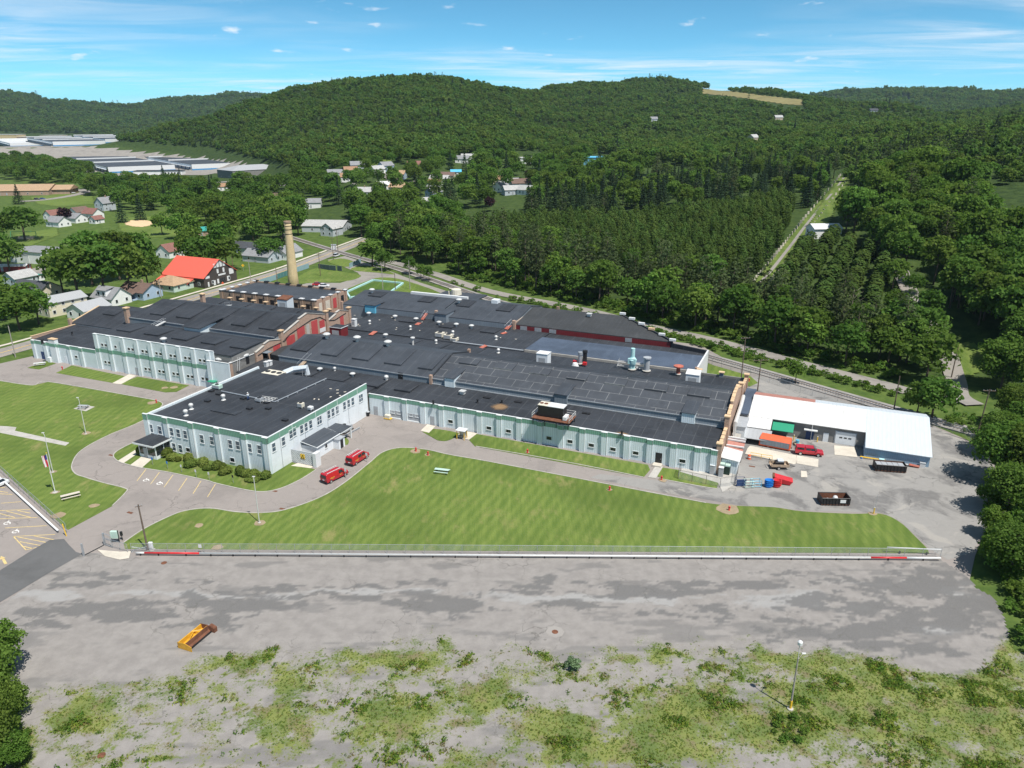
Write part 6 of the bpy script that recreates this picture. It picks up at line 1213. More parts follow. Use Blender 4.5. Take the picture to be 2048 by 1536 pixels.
# ------------------------------------------------------------------ far woods (one mass)
FR = np.random.RandomState(5)
FIELD1 = [(1402, 178), (1440, 180), (1500, 188), (1560, 195), (1608, 200), (1606, 211), (1560, 208), (1530, 203), (1470, 194), (1405, 187)]
CLEAR = [[(695, 345), (720, 332), (780, 318), (785, 326), (760, 340), (735, 346)], [(1690, 335), (1705, 345), (1650, 440), (1625, 440), (1668, 350)], [(-400, 270), (190, 268), (200, 285), (-400, 300)], [(40, 285), (200, 280), (420, 296), (600, 338), (600, 375), (480, 365), (300, 380), (-200, 330), (-200, 280)], [(1150, 318), (1200, 318), (1200, 330), (1150, 330)]]
HOMES = [(1307, 240), (1506, 279), (1556, 236), (1746, 222), (1303, 262)]
def forest_pts(r0, r1, sp, jit=.45):
    out = []
    xs = np.arange(-1.0 * r1, 1.0 * r1, sp); ys = np.arange(0.45 * r0, r1, sp); X, Y = np.meshgrid(xs, ys); X = X + FR.uniform(-jit, jit, X.shape) * sp; Y = Y + FR.uniform(-jit, jit, Y.shape) * sp; X = X.ravel(); Y = Y.ravel(); R_ = np.hypot(X, Y)
    Z = terrain(X, Y); qx, qy = proj(X, Y, Z); ok = (R_ >= r0) & (R_ < r1) & (qx > -260) & (qx < 2320) & (qy < np.interp(qx, *FOREST_EDGE)) & (Y > 50)
    rc = np.interp(np.arctan2(X, Y), TA[:, 0], TA[:, 2]); ca = np.interp(np.arctan2(X, Y), TA[:, 0], TA[:, 1])
    hid = (R_ > rc + 90) & (R_ < rc + 1100) & (ca > 95); ok &= ~hid
    for pl in CLEAR + [FIELD1]: ok &= ~inpoly(qx, qy, pl)
    ok &= ~(inpoly(qx, qy - 7, FIELD1) | inpoly(qx, qy - 13, FIELD1))
    for hx, hy in HOMES: ok &= np.hypot(qx - hx, (qy - hy - 4) * 1.6) > 11
    return np.stack([X, Y, Z], 1)[ok], qx[ok], qy[ok]
FPROTO = [broad_crown(s, 12, 11, .1, 13, 22, 1.6, L_FOREST) for s in (101, 102, 103)] + [broad_crown(104, 12, 9, .1, 14, 20, 1.4, L_LIGHT), pine_crown(105, 17, 7.5, L_PINE, 10, 1.3, 7, .2), spruce_crown(106, 17, 7, L_SPRUCE, 260, 1.5)]
P1, x1_, y1_ = forest_pts(420, 1000, 7.6); P2, x2_, y2_ = forest_pts(1000, 2050, 8.4); P3, x3_, y3_ = forest_pts(2050, 4700, 19)
PA = np.concatenate([P1, P2, P3]); qx_ = np.concatenate([x1_, x2_, x3_]); qy_ = np.concatenate([y1_, y2_, y3_]); n_ = len(PA); far = np.concatenate([np.ones(len(P1)) * .84, np.ones(len(P2)) * .88, np.ones(len(P3)) * 1.6])
con = fbm(PA[:, 0] / 120, PA[:, 1] / 120, 3); lo = sstep(215, 330, qy_)
pk = FR.choice([0, 1, 2, 3], n_, p=[.31, .30, .29, .10]); pc = FR.rand(n_); pk = np.where(pc < np.clip((con - .48) * 2.2, 0, .75) * (.25 + .75 * lo), np.where(FR.rand(n_) < .65, 4, 5), pk)
sc_ = far * FR.uniform(.72, 1.18, n_) * np.clip(.85 + (fbm(PA[:, 0] / 60, PA[:, 1] / 60, 2) - .5) * .8, .6, 1.3); hh_ = FR.uniform(.85, 1.2, n_)
gn_scatter('far_forest', PA - np.array([0, 0, .8]), np.stack([sc_, sc_, sc_ * hh_], 1), np.stack([np.zeros(n_), np.zeros(n_), FR.uniform(0, 6.28, n_)], 1), pk, FPROTO)
print('forest instances', n_)
drape_sheet('hay_field', FIELD1, mk('hay', (0.20, 0.175, 0.07), .2, .05, .95, coord='Object'), 8.0, .5)
drape_sheet('hill_meadow', CLEAR[0], M_LAWN3, 3.0, .4); drape_sheet('cemetery_lawn', [(1685, 352), (1700, 362), (1655, 452), (1615, 455), (1630, 430), (1650, 395)], M_LAWN3, 2.0, .4)
# ---- cemetery hedging: rows of columnar arborvitae
GRP = 'columnar arborvitae in the cemetery rows'
def grid_px(poly, sp, jit=.18, ang=0.0, row=1.0):
    w = [GT(*p) for p in poly]; c = sum(w, Vector()) / len(w); R_ = max((p - c).length for p in w) + sp; out = []; ca, sa = math.cos(ang), math.sin(ang); n = int(R_ / sp) + 1; rr = random.Random(len(poly) + int(sp * 10))
    for i in range(-n, n + 1):
        for j in range(-n, n + 1):
            x = (i + rr.uniform(-jit, jit)) * sp * row; y = (j + rr.uniform(-jit, jit)) * sp; X = c.x + x * ca - y * sa; Y = c.y + x * sa + y * ca; Z = TZ(X, Y); qx, qy = proj(X, Y, Z)
            if inpoly(np.array([qx]), np.array([qy]), poly)[0]: out.append((qy, Vector((X, Y, Z))))
    return sorted(out, key=lambda t: -t[0])
ARB1 = [(930, 462), (1000, 452), (1120, 448), (1250, 446), (1400, 432), (1500, 420), (1560, 405), (1585, 425), (1560, 490), (1500, 560), (1440, 575), (1300, 545), (1150, 508), (1000, 480)]
ARB2 = [(1590, 500), (1660, 480), (1730, 500), (1770, 540), (1790, 600), (1760, 660), (1650, 640), (1540, 600), (1530, 570)]
TRK = [GT(*p) for p in ((1522, 566), (1560, 520), (1598, 470), (1640, 415), (1690, 352))]; ta = math.atan2((TRK[2] - TRK[0]).y, (TRK[2] - TRK[0]).x) - math.pi / 2
ribbon_obj('cemetery_track', smooth_pts(TRK, 5), 1.4, 0, M_STREET, drape=.35); ribbon_obj('cemetery_verge', smooth_pts(TRK, 5), 6.0, 0, M_LAWN3, drape=.22)
a1 = grid_px(ARB1, 3.9, .15, ta, 1.55); a2 = grid_px(ARB2, 3.7, .10, ta, 2.15); a1 = [q for q in a1 if all((q[1] - t_).length > 3.6 for t_ in smooth_pts(TRK, 12))]; a2 = [q for q in a2 if all((q[1] - t_).length > 3.6 for t_ in smooth_pts(TRK, 12))]
hs2 = []
for i, q in enumerate(smooth_pts(TRK, 9)):
    for s_ in (-1, 1): hs2.append(q + Vector((math.cos(ta) * s_ * 3.0, math.sin(ta) * s_ * 3.0, .4)))
gn_scatter('headstones', np.array([tuple(p) for p in hs2]), np.ones((len(hs2), 3)), np.array([(0, 0, i * 1.7) for i in range(len(hs2))]), np.zeros(len(hs2)), [MB().box(-.5, .5, -.15, .15, -.5, .9).mesh('stone', M_CONC_PALE)])
allA = sorted([(q, p, 0) for q, p in a1] + [(q, p, 1) for q, p in a2], key=lambda t: -t[0]); rest = []
rr = random.Random(4)
print('arborvitae', len(allA))
LA_ = ('slim dark columnar arborvitae in the packed cemetery rows', 'rounded green arborvitae in the sloping cemetery hedge rows')
cnt = 0
for i, (q, p, k) in enumerate(allA):
    if cnt < 300 and rr.random() < .8: tree('arb', p, rr.uniform(7.2, 10.5) if k == 0 else rr.uniform(5.4, 7.4), rr.uniform(2.6, 3.3) if k == 0 else rr.uniform(4.2, 5.2), LA_[k], 'arborvitae', GRP if k == 0 else 'rounded arborvitae in the cemetery hedge rows'); cnt += 1
    else: rest.append((p, k))
if rest:
    P_ = np.array([tuple(p) for p, k in rest]); K_ = np.array([k for p, k in rest]); n_ = len(P_); w_ = np.where(K_ == 0, FR.uniform(1.1, 1.4, n_), FR.uniform(1.8, 2.1, n_)); h_ = np.where(K_ == 0, FR.uniform(.98, 1.36, n_), FR.uniform(.8, 1.0, n_))
    gn_scatter('arborvitae_rows', P_, np.stack([w_, w_, h_], 1), np.stack([np.zeros(n_), np.zeros(n_), FR.uniform(0, 6.28, n_)], 1), FR.randint(0, 3, n_), TREE['arb']['c'])
# ---- tree belts that show as individuals
CAND = []; HPX = []
def fill(poly, sp, kinds, label_of, group_of, jit=.42, sz=(.85, 1.2), seed=1, avoid=(), ang=.3, zoff=0.0):
    rs_ = random.Random(seed); n = 0
    for q, p in grid_px(poly, sp, jit, ang):
        if any((p - a).length < d for a, d in avoid): continue
        hid_ = [1 for hx, hy in HPX if abs(hx - proj(p.x, p.y, p.z)[0]) < FPX * 6.5 / depth_at(p) and q - FPX * 13 / depth_at(p) < hy < q]
        if hid_ and rs_.random() < .68: continue
        k = rs_.choices([a for a, _ in kinds], [b for _, b in kinds])[0]; s_ = rs_.uniform(*sz); h = TREE[k]['h'] * s_ * rs_.uniform(.9, 1.12); w = TREE[k]['w'] * s_
        CAND.append((h / depth_at(p), k, p.copy(), h, w, label_of(k), group_of(k))); n += 1
    return n
def place_candidates(limit):
    """the largest in the picture become trees of their own, the remainder one mass"""
    fam = lambda k: k if k in ('pine', 'spruce') else 'leafy'; used = {}; rest = []
    for s_, k, p, h, w, lab, grp in sorted(CAND, key=lambda t: -t[0]):
        f = fam(k); qx, qy = proj(p.x, p.y, p.z + h * .7)
        if used.get(f, 0) < limit[f] and -60 < qx < 2110: used[f] = used.get(f, 0) + 1; tree(k, p, h, w, lab, 'tree', grp)
        else: rest.append((k, p, h, w))
    kinds = sorted({k for k, _, _, _ in rest}); protos = []; base = {}
    for k in kinds: base[k] = len(protos); protos += [c for c in TREE[k]['c'] if c]
    rr_ = random.Random(8); n_ = len(rest); print('town rest', n_)
    gn_scatter('background_trees', np.array([tuple(p) for _, p, _, _ in rest]), np.array([(w / TREE[k]['w'], w / TREE[k]['w'], h / TREE[k]['h']) for k, _, h, w in rest]), np.array([(0, 0, rr_.uniform(0, 6.28)) for _ in rest]), [base[k] + rr_.randrange(len([c for c in TREE[k]['c'] if c])) for k, _, _, _ in rest], protos)
BELT = [(905, 535), (960, 540), (1060, 570), (1200, 598), (1330, 633), (1500, 671), (1640, 707), (1760, 740), (1800, 752), (1810, 715), (1790, 680), (1660, 655), (1520, 620), (1380, 575), (1240, 545), (1100, 512), (980, 488), (900, 485), (870, 500)]
FRONTB = [(900, 543), (1060, 585), (1200, 613), (1330, 648), (1500, 686), (1640, 722), (1790, 765), (1800, 752), (1640, 707), (1500, 671), (1330, 633), (1200, 598), (1060, 570), (905, 535)]
nb = fill(BELT, 7.2, (('pine', .62), ('tall', .2), ('broad', .18)), lambda k: 'tall olive green pine in the dense belt behind the railway path' if k == 'pine' else 'leafy tree mixed into the pine belt behind the railway path', lambda k: 'pine belt pines' if k == 'pine' else 'leafy trees in the pine belt', seed=2, sz=(.8, 1.08))
nf = fill(FRONTB, 7.5, (('broad', .4), ('light', .3), ('tall', .2), ('pine', .1)), lambda k: 'leafy tree at the sunny front edge of the wood by the path' if k != 'pine' else 'pine at the sunny front edge of the wood by the path', lambda k: 'front edge trees by the path', seed=3, sz=(.85, 1.3))
CEMC = [(1060, 420), (1150, 400), (1300, 365), (1500, 352), (1600, 350), (1670, 352), (1640, 400), (1600, 425), (1560, 400), (1480, 415), (1330, 432), (1150, 446), (1050, 450)]
nc = fill(CEMC, 10.5, (('spruce', .55), ('pine', .12), ('tall', .2), ('round', .08), ('blue', .05)), lambda k: {'spruce': 'dark conical spruce among the cemetery trees', 'blue': 'dark conical spruce among the cemetery trees', 'pine': 'pine among the cemetery trees'}.get(k, 'broad tree among the cemetery spruces'), lambda k: 'cemetery trees', seed=5, sz=(.8, 1.15))
RIGHTW = [(1720, 395), (1800, 450), (1860, 530), (1870, 600), (1880, 640), (1900, 670), (1950, 665), (2010, 690), (2080, 720), (2300, 800), (2300, 560), (2048, 500), (1960, 420), (1880, 380), (1780, 360)]
nr = fill(RIGHTW, 9.5, (('broad', .5), ('tall', .3), ('light', .12), ('pine', .08)), lambda k: 'large leafy tree on the wooded slope right of the cemetery' if k != 'pine' else 'pine on the wooded slope right of the cemetery', lambda k: 'trees on the right slope', seed=6, sz=(.9, 1.3), avoid=[(q, 6.0) for q in LANE])
LANEW = [(1810, 560), (1880, 680), (1850, 690), (1760, 660), (1790, 600), (1775, 540), (1740, 500), (1680, 470), (1700, 440), (1780, 480)]
nl = fill(LANEW, 10.0, (('broad', .5), ('light', .25), ('tall', .25)), lambda k: 'leafy tree between the hedge rows and the lane', lambda k: 'trees by the lane', seed=7, sz=(.6, .95))
fill([(1800, 765), (1875, 785), (1890, 715), (1868, 660), (1840, 640), (1800, 650)], 7.5, (('broad', .6), ('tall', .4)), lambda k: 'dark leafy tree crowding the left side of the lane', lambda k: 'trees left of the lane', seed=8, sz=(.85, 1.25), avoid=[(q, 4.5) for q in LANE])
fill([(1880, 600), (1960, 580), (2048, 600), (2200, 640), (2200, 800), (2060, 760), (2000, 690), (1935, 660)], 9, (('broad', .6), ('tall', .4)), lambda k: 'large dark leafy tree right of the lane', lambda k: 'trees right of the lane', seed=9, sz=(1.0, 1.4), avoid=[(q, 8) for q in LANE])
fill([(1680, 440), (1730, 410), (1800, 450), (1830, 520), (1800, 560), (1760, 520), (1690, 470)], 9, (('broad', .6), ('tall', .4)), lambda k: 'leafy tree right of the white cemetery shelter', lambda k: 'trees right of the shelter', seed=10, sz=(.9, 1.3))
print('belt', nb, nf, nc, nr, nl)
# ------------------------------------------------------------------ houses, warehouses, town trees
def hmat(n, c): return MATS.get('paint_' + n) or mk('paint_' + n, c, .06, .5, .7)
HW = dict(white=hmat('house_white', (.78, .78, .76)), cream=hmat('house_cream', (.66, .60, .46)), grey=hmat('house_grey', (.46, .50, .54)), blue=hmat('house_blue', (.36, .46, .58)), tan=hmat('house_tan', (.50, .42, .32)), green=hmat('house_green', (.52, .62, .55)), brick=M_BRICK, dark=hmat('house_dark', (.06, .05, .045)), red=hmat('house_red', (.30, .05, .04)))
def shingle(n, c):
    t = NT('shingle_' + n); v = t.pos('Object', (1, 1, 1)); b = t.n('ShaderNodeTexBrick'); b.inputs['Scale'].default_value = 1; b.inputs['Brick Width'].default_value = .9; b.inputs['Row Height'].default_value = .3; b.inputs['Mortar Size'].default_value = .02
    b.inputs['Color1'].default_value = (*[x * .88 for x in c], 1); b.inputs['Color2'].default_value = (*[x * 1.1 for x in c], 1); b.inputs['Mortar'].default_value = (*[x * .6 for x in c], 1); t.l(v, b.inputs['Vector'])
    t.bsdf(t.mix(t.rng(t.noise(v, .5, 4, .6), .4, .7, 0, .35), b.outputs['Color'], tuple(x * .65 for x in c)), .9, 0, None, .2); return t.m
RF = dict(grey=shingle('grey', (.26, .265, .275)), dark=shingle('dark', (.075, .08, .09)), brown=shingle('brown', (.17, .115, .095)), tan=shingle('tan', (.42, .29, .185)), orange=shingle('orange', (.34, .21, .13)), pale=shingle('pale', (.42, .42, .41)), maroon=shingle('maroon', (.24, .12, .10)), redm=M_MRR, greym=M_MRG, teal=M_MRT, white=M_MRW, cyan=hmat('roof_cyan', (.10, .42, .62)))
HOUSES = []
def house(label, x, y, L, W, hw, rise, rot, wall, roof, chimney=False, dormer=False, porch=False, wins=3, name='house', cat='house', door_side=-1, pos=None, group=None, hip=False, storeys=1):
    p = pos or GT(x, y); HOUSES.append((p, max(L, W) * .62 + 2.2)); t = thing(name, label, cat, p + Vector((0, 0, 0)), rot, group); wm = HW[wall] if isinstance(wall, str) else wall; rm = RF[roof] if isinstance(roof, str) else roof
    b = MB(); b.box(-L / 2, L / 2, -W / 2, W / 2, -1.2, hw)
    if not hip: b.prism([(-W / 2, hw + .001), (W / 2, hw + .001), (0, hw + rise)], 'x', -L / 2 + .01, L / 2 - .01)
    part('wall', b, wm, t)
    o_ = .45; k = rise / (W / 2); rb = MB(); hx = W / 2 if hip else -o_
    for s_ in (-1, 1):
        e0 = (-L / 2 - o_, s_ * (W / 2 + o_), hw - k * o_); e1 = (L / 2 + o_, s_ * (W / 2 + o_), hw - k * o_); r1 = (L / 2 - hx, 0, hw + rise + .02); r0 = (-L / 2 + hx, 0, hw + rise + .02); up = Vector((0, 0, .16))
        rb.hexa([e0, e1, r1, r0], [Vector(q) + up for q in (e0, e1, r1, r0)])
    if hip:
        for s_ in (-1, 1): q = [(s_ * (L / 2 + o_), -W / 2 - o_, hw - k * o_), (s_ * (L / 2 + o_), W / 2 + o_, hw - k * o_), (s_ * (L / 2 - hx), 0, hw + rise + .02)]; rb.hexa(q, [Vector(a) + Vector((0, 0, .155)) for a in q])
    rf = part('roof', rb, rm, t)
    if chimney: part('chimney', MB().box(L * .12 - .4, L * .12 + .4, -.4, .4, hw, hw + rise + 1.2), M_BRICK_DK, rf)
    if dormer:
        part('dormer', MB().prism([(-L * .22, hw + .6), (L * .22, hw + .6), (L * .22, hw + rise * .8), (-L * .22, hw + rise * .8)], 'y', -W / 2 + .4, -.4), wm, rf); part('dormer_roof', MB().hexa([(-L * .25, -W / 2, hw + rise * .8), (L * .25, -W / 2, hw + rise * .8), (L * .25, 0, hw + rise + .1), (-L * .25, 0, hw + rise + .1)], [(-L * .25, -W / 2, hw + rise * .8 + .15), (L * .25, -W / 2, hw + rise * .8 + .15), (L * .25, 0, hw + rise + .25), (-L * .25, 0, hw + rise + .25)]), rm, rf)
        for q in (-.12, .12): w_ = obj('window', cached('hw_f', lambda: MB().box(-.6, .6, -.08, .02, -.1, 1.35).mesh('hwf', M_TRIM)), t, (L * q, -W / 2 + .38, hw + .9)); obj('pane', cached('hw_p', lambda: MB().box(-.45, .45, -.1, 0, .05, 1.2).mesh('hwp', M_GLASS)), w_)
    if porch: pr_ = part('porch', MB().box(-L * .25, L * .25, -W / 2 - 2.4, -W / 2 - .02, -.6, .4), wm, t); part('porch_roof', MB().hexa([(-L * .28, -W / 2 - 2.7, 2.4), (L * .28, -W / 2 - 2.7, 2.4), (L * .28, -W / 2, 3.1), (-L * .28, -W / 2, 3.1)], [(-L * .28, -W / 2 - 2.7, 2.55), (L * .28, -W / 2 - 2.7, 2.55), (L * .28, -W / 2, 3.25), (-L * .28, -W / 2, 3.25)]), rm, pr_)
    for st in range(storeys):
        for i in range(wins):
            q = (i + .5) / wins - .5
            for s_, rr_ in ((-1, 0), (1, math.pi)):
                if st == 0 and i == wins // 2 and s_ == -1: continue
                w_ = obj('window', cached('hw_f', lambda: MB().box(-.6, .6, -.08, .02, -.1, 1.35).mesh('hwf', M_TRIM)), t, (L * q, s_ * W / 2, 1.0 + st * 2.7), rr_); obj('pane', cached('hw_p', lambda: MB().box(-.45, .45, -.1, 0, .05, 1.2).mesh('hwp', M_GLASS)), w_)
        for s_, rr_ in ((1, math.pi / 2), (-1, -math.pi / 2)):
            for q in (-.25, .25): w_ = obj('window', cached('hw_f', None), t, (s_ * L / 2, W * q, 1.0 + st * 2.7), rr_); obj('pane', cached('hw_p', None), w_)
    d_ = obj('door', cached('hdoor', lambda: MB().box(-.55, .55, -.09, .02, 0, 2.1).mesh('hdoor', M_GREYP)), t, (0, -W / 2, .2)); return t
R90 = math.pi / 2
hs_ = house('white cape house with blue-grey roof and wide front dormer by the street', 225, 606, 10.5, 9, 3.0, 3.4, TH, 'white', 'grey', dormer=True)
house('long cream two-storey house with pale grey metal roof left of the factory', 128, 624, 14, 8, 5.0, 1.7, TH + R90 - .15, 'cream', 'greym', storeys=2, wins=4)
house('low white gabled house with grey roof against the cream house', 180, 630, 11, 9, 3.0, 2.2, TH + R90, 'white', 'greym')
house('grey bungalow with brown roof and white gabled porch beside the street', 283, 593, 13, 9.5, 3.0, 2.7, TH, 'blue', 'brown', chimney=True, porch=True)
house('bungalow with tan hipped roof beside the red-roofed barn', 345, 577, 13, 10.5, 2.8, 2.6, TH, 'green', 'tan', hip=True)
house('dark-roofed cream house behind the left trees', 75, 592, 15, 10, 3.4, 2.8, TH + .1, 'cream', 'dark'); house('small grey-roofed house at the far left behind the dark roof', 42, 566, 10, 8, 3, 2.4, TH + R90, 'grey', 'pale')
gb = house('white flat garage block with white roller door near the left playground', 80, 521, 20, 15, 5.6, .5, TH + .1, 'white', 'grey', name='garage', cat='garage', wins=0)
part('roller_door', MB().box(-2, 2, -7.62, -7.5, 0, 3.6), M_WHITE, gb); part('door_header', MB().box(-2, 2, -7.66, -7.5, 3.6, 4.6), M_GREYP, gb)
house('long low red shed with pale roof at the left edge', 12, 541, 20, 6, 2.4, .5, .12, 'red', 'white', name='shed', cat='shed', wins=2); house('tiny shed with bright teal roof behind the dark roofed house', 72, 560, 6, 4, 2.2, .6, TH, 'white', 'teal', name='shed', cat='shed', wins=1)
# red barn with half-timbered gable
bp = GT(402, 563); bn = house('big barn with bright red metal roof and black half-timbered gable', 0, 0, 23, 19, 4.2, 6.2, TH, 'dark', 'redm', name='barn', cat='barn', pos=bp, wins=4)
for a, b_, z0, z1 in ((-3.4, -2.0, 7.3, 9.1), (-1.6, -.2, 7.3, 9.8), (.2, 1.6, 7.3, 9.8), (2.0, 3.4, 7.3, 9.1), (5.2, 7.8, 3.2, 5.6), (-8.5, -6.2, 3.6, 4.6), (-1.2, 3.0, 3.6, 4.3), (-4.4, -3.2, 0.1, 2.2), (-2.2, -1.2, .5, 2.4), (3.6, 5.0, .5, 2.6), (-7.6, -6.8, .1, 2.1), (-1.8, -.8, 4.8, 6.6), (1.6, 2.6, 4.8, 6.6)): part('white_panel', MB().box(11.5, 11.56, a, b_, z0, z1), M_WHITE, bn)
part('shop_window', MB().box(11.5, 11.55, -.6, 2.6, .6, 2.5), M_GLASS, bn); part('lean_to', MB().box(-11.4, 6, -13.5, -9.55, -.5, 2.0), HW['dark'], bn); part('lean_to_roof', MB().hexa([(-11.8, -14, 1.9), (6.5, -14, 1.9), (6.5, -9.6, 3.6), (-11.8, -9.6, 3.6)], [(-11.8, -14, 2.05), (6.5, -14, 2.05), (6.5, -9.6, 3.75), (-11.8, -9.6, 3.75)]), M_MRR, bn)
for lab, x, y, L, W, hw, ri, ro_, wl, rf_, ch in (
    ('white house with maroon roof left of the purple tree', 110, 437, 11, 8, 3, 3, TH + R90, 'white', 'maroon', 0), ('white house with pale grey roof in front of the left cluster', 118, 452, 12, 9, 3.2, 3, TH, 'white', 'grey', 0), ('white house with brown roof behind the purple tree', 160, 432, 11, 9, 3.4, 3, TH + R90, 'white', 'brown', 0),
    ('white house with grey roof at the middle of the left cluster', 152, 444, 12, 9, 3.2, 2.8, TH, 'white', 'grey', 0), ('white gabled house with maroon roof near the ball field', 187, 436, 11, 9, 3.6, 3.2, TH, 'white', 'maroon', 0), ('small white gabled garage beside the ball field', 194, 446, 7, 6, 2.8, 2.0, TH + R90, 'white', 'maroon', 0),
    ('tall grey house with brick chimney left of the spruces', 212, 420, 11, 9, 5.6, 4, TH + R90, 'grey', 'grey', 1), ('white house with maroon roof behind the barn', 345, 512, 12, 9, 3.4, 3.2, TH + R90, 'white', 'maroon', 0), ('long dark-roofed house above the street trees', 505, 505, 20, 9, 3, 2.4, TH, 'grey', 'dark', 0),
    ('slate-roofed house right of the long dark roof', 525, 521, 16, 10, 3, 2.6, TH, 'grey', 'grey', 0), ('white gabled house behind the smokestack', 575, 515, 13, 9, 3.2, 3, TH + R90, 'white', 'grey', 0), ('broad pale grey-roofed building beyond the railway crossing', 655, 460, 26, 18, 3.6, 2.6, TH + .3, 'grey', 'pale', 0),
    ('dark grey gabled house beside the broad pale roof', 664, 470, 10, 9, 4.5, 3, TH + R90, 'grey', 'pale', 0), ('white house with low grey roof left of the brown chimney pole', 538, 400, 14, 9, 3, 2.4, .2, 'white', 'brown', 0), ('brown-roofed house in the trees below the long grey hall', 510, 378, 13, 9, 4, 3, .5, 'grey', 'brown', 0), ('orange-roofed house in front of the grey hall', 450, 380, 14, 10, 3.5, 2.6, .4, 'white', 'orange', 0),
    ('white house with slate roof above the smokestack', 624, 415, 14, 9, 4, 2.6, .1, 'white', 'grey', 0), ('low brown-roofed house left of the slate roof', 570, 408, 16, 9, 3, 2.2, .1, 'tan', 'brown', 0), ('white two-storey house with grey roof at the town centre', 727, 396, 12, 9, 5, 3, .0, 'white', 'pale', 1), ('white-roofed house right of the town centre', 772, 378, 14, 8, 3.6, 2.4, .1, 'white', 'white', 0),
    ('grey two-storey house at the foot of the hill meadow', 715, 342, 12, 10, 5.5, 3, .3, 'grey', 'grey', 0), ('orange-roofed cream house beside the grey two-storey house', 702, 347, 12, 9, 3.4, 2.6, .3, 'cream', 'orange', 0), ('pale house with grey roof left of the orange roof', 670, 353, 13, 9, 3.4, 2.8, .3, 'grey', 'grey', 0), ('house with rusty orange roof below the hill meadow', 697, 361, 13, 9, 3.4, 2.8, .2, 'white', 'orange', 0),
    ('white house below the hill meadow with a gabled wing', 755, 347, 12, 8, 4, 2.8, .8, 'white', 'pale', 0), ('blue-grey house at the end of the hill meadow', 772, 341, 12, 9, 4.6, 3, .8, 'blue', 'grey', 0), ('blue house with tan roof right of the meadow', 798, 357, 12, 9, 4, 2.8, -.2, 'blue', 'tan', 0), ('low brown-roofed house beside the blue house', 790, 363, 12, 8, 3, 2.4, -.2, 'tan', 'brown', 0),
    ('house with brown and tan roofs left of the tall spruce', 800, 382, 15, 10, 3.4, 3, -.3, 'cream', 'tan', 0), ('maroon-roofed white house in the trees above the town', 828, 337, 12, 9, 3.6, 3, .2, 'white', 'maroon', 0), ('long orange-roofed house right of the tall spruce', 862, 372, 18, 10, 3, 2.6, -.2, 'white', 'orange', 0), ('white house with pale roof behind the orange roof', 880, 364, 16, 9, 3.2, 2.4, -.2, 'white', 'pale', 0),
    ('brown-roofed house at the right end of the street row', 893, 358, 15, 9, 3.2, 2.6, -.2, 'cream', 'brown', 0), ('blue gabled house below the orange roof', 868, 392, 11, 8, 3.4, 2.8, .9, 'blue', 'grey', 0), ('house with sharp cyan roof in the upper town', 912, 350, 9, 7, 3, 1.6, .1, 'white', 'cyan', 0), ('grey roofed house hidden behind the pine belt', 845, 413, 14, 9, 3.2, 3, .4, 'grey', 'pale', 0),
    ('orange-roofed house at the upper right of the town', 1003, 366, 14, 9, 3.2, 2.6, .1, 'cream', 'orange', 0), ('grey gabled house with brown roof left of the cemetery spruces', 1040, 376, 15, 9, 4, 3, .3, 'grey', 'brown', 0), ('white gabled house at the left of the upper right cluster', 1002, 382, 10, 8, 4, 3, .9, 'white', 'grey', 0), ('pale house with slate roof in the upper right cluster', 1022, 388, 12, 9, 3.4, 2.8, .3, 'grey', 'pale', 0),
    ('white house right of the upper right cluster', 1052, 388, 11, 8, 3.4, 2.8, -.6, 'white', 'pale', 0), ('slate roof house between the garden trees', 1023, 372, 11, 8, 3.4, 2.6, .3, 'grey', 'pale', 0), ('white house at the foot of the wooded hill', 925, 325, 13, 8, 3.6, 2.8, -.1, 'white', 'grey', 0), ('white house in the upper trees of the town', 937, 318, 14, 8, 3, 2.0, 0, 'white', 'pale', 0)):
    house(lab, x, y, L, W, hw, ri, ro_, wl, rf_, chimney=bool(ch), wins=2, storeys=2 if hw > 4.4 else 1)
pv = house('long low pavilion with teal metal roof and brick ends', 405, 470, 24, 9, 3.0, 1.8, .32, 'brick', 'teal', name='pavilion', cat='pavilion', wins=3); house('white open-sided tent-like shelter roof among the cemetery hedges', 1646, 470, 12, 8, 3.2, 1.6, .1, 'white', 'white', name='shelter', cat='shelter', wins=0)
house('small house with pale roof half hidden on the right slope', 1893, 487, 11, 8, 4.5, 3, 1.2, 'tan', 'pale', wins=2); house('tiny white farmhouse high on the wooded hill', 1307, 243, 11, 8, 4, 3, .2, 'grey', 'grey', wins=2); house('tiny pale house in a clearing below the hay field', 1506, 282, 11, 8, 4, 3, .7, 'tan', 'pale', wins=2); house('tiny grey house below the hilltop field', 1556, 240, 12, 8, 4, 3, .1, 'tan', 'pale', wins=2); house('tiny dark-roofed house near the right skyline', 1746, 226, 14, 9, 4, 3, .1, 'grey', 'dark', wins=2)
house('blue metal storage building at the edge of the wood', 1180, 328, 26, 12, 6, .8, 0, hmat('metal_blue', (.13, .34, .48)), 'cyan', name='storage_building', cat='building', wins=0); wk = house('low white workshop with flat pale roofs in the upper trees', 1060, 326, 40, 16, 5, .8, -.05, 'white', 'pale', name='workshop', cat='building', wins=4)
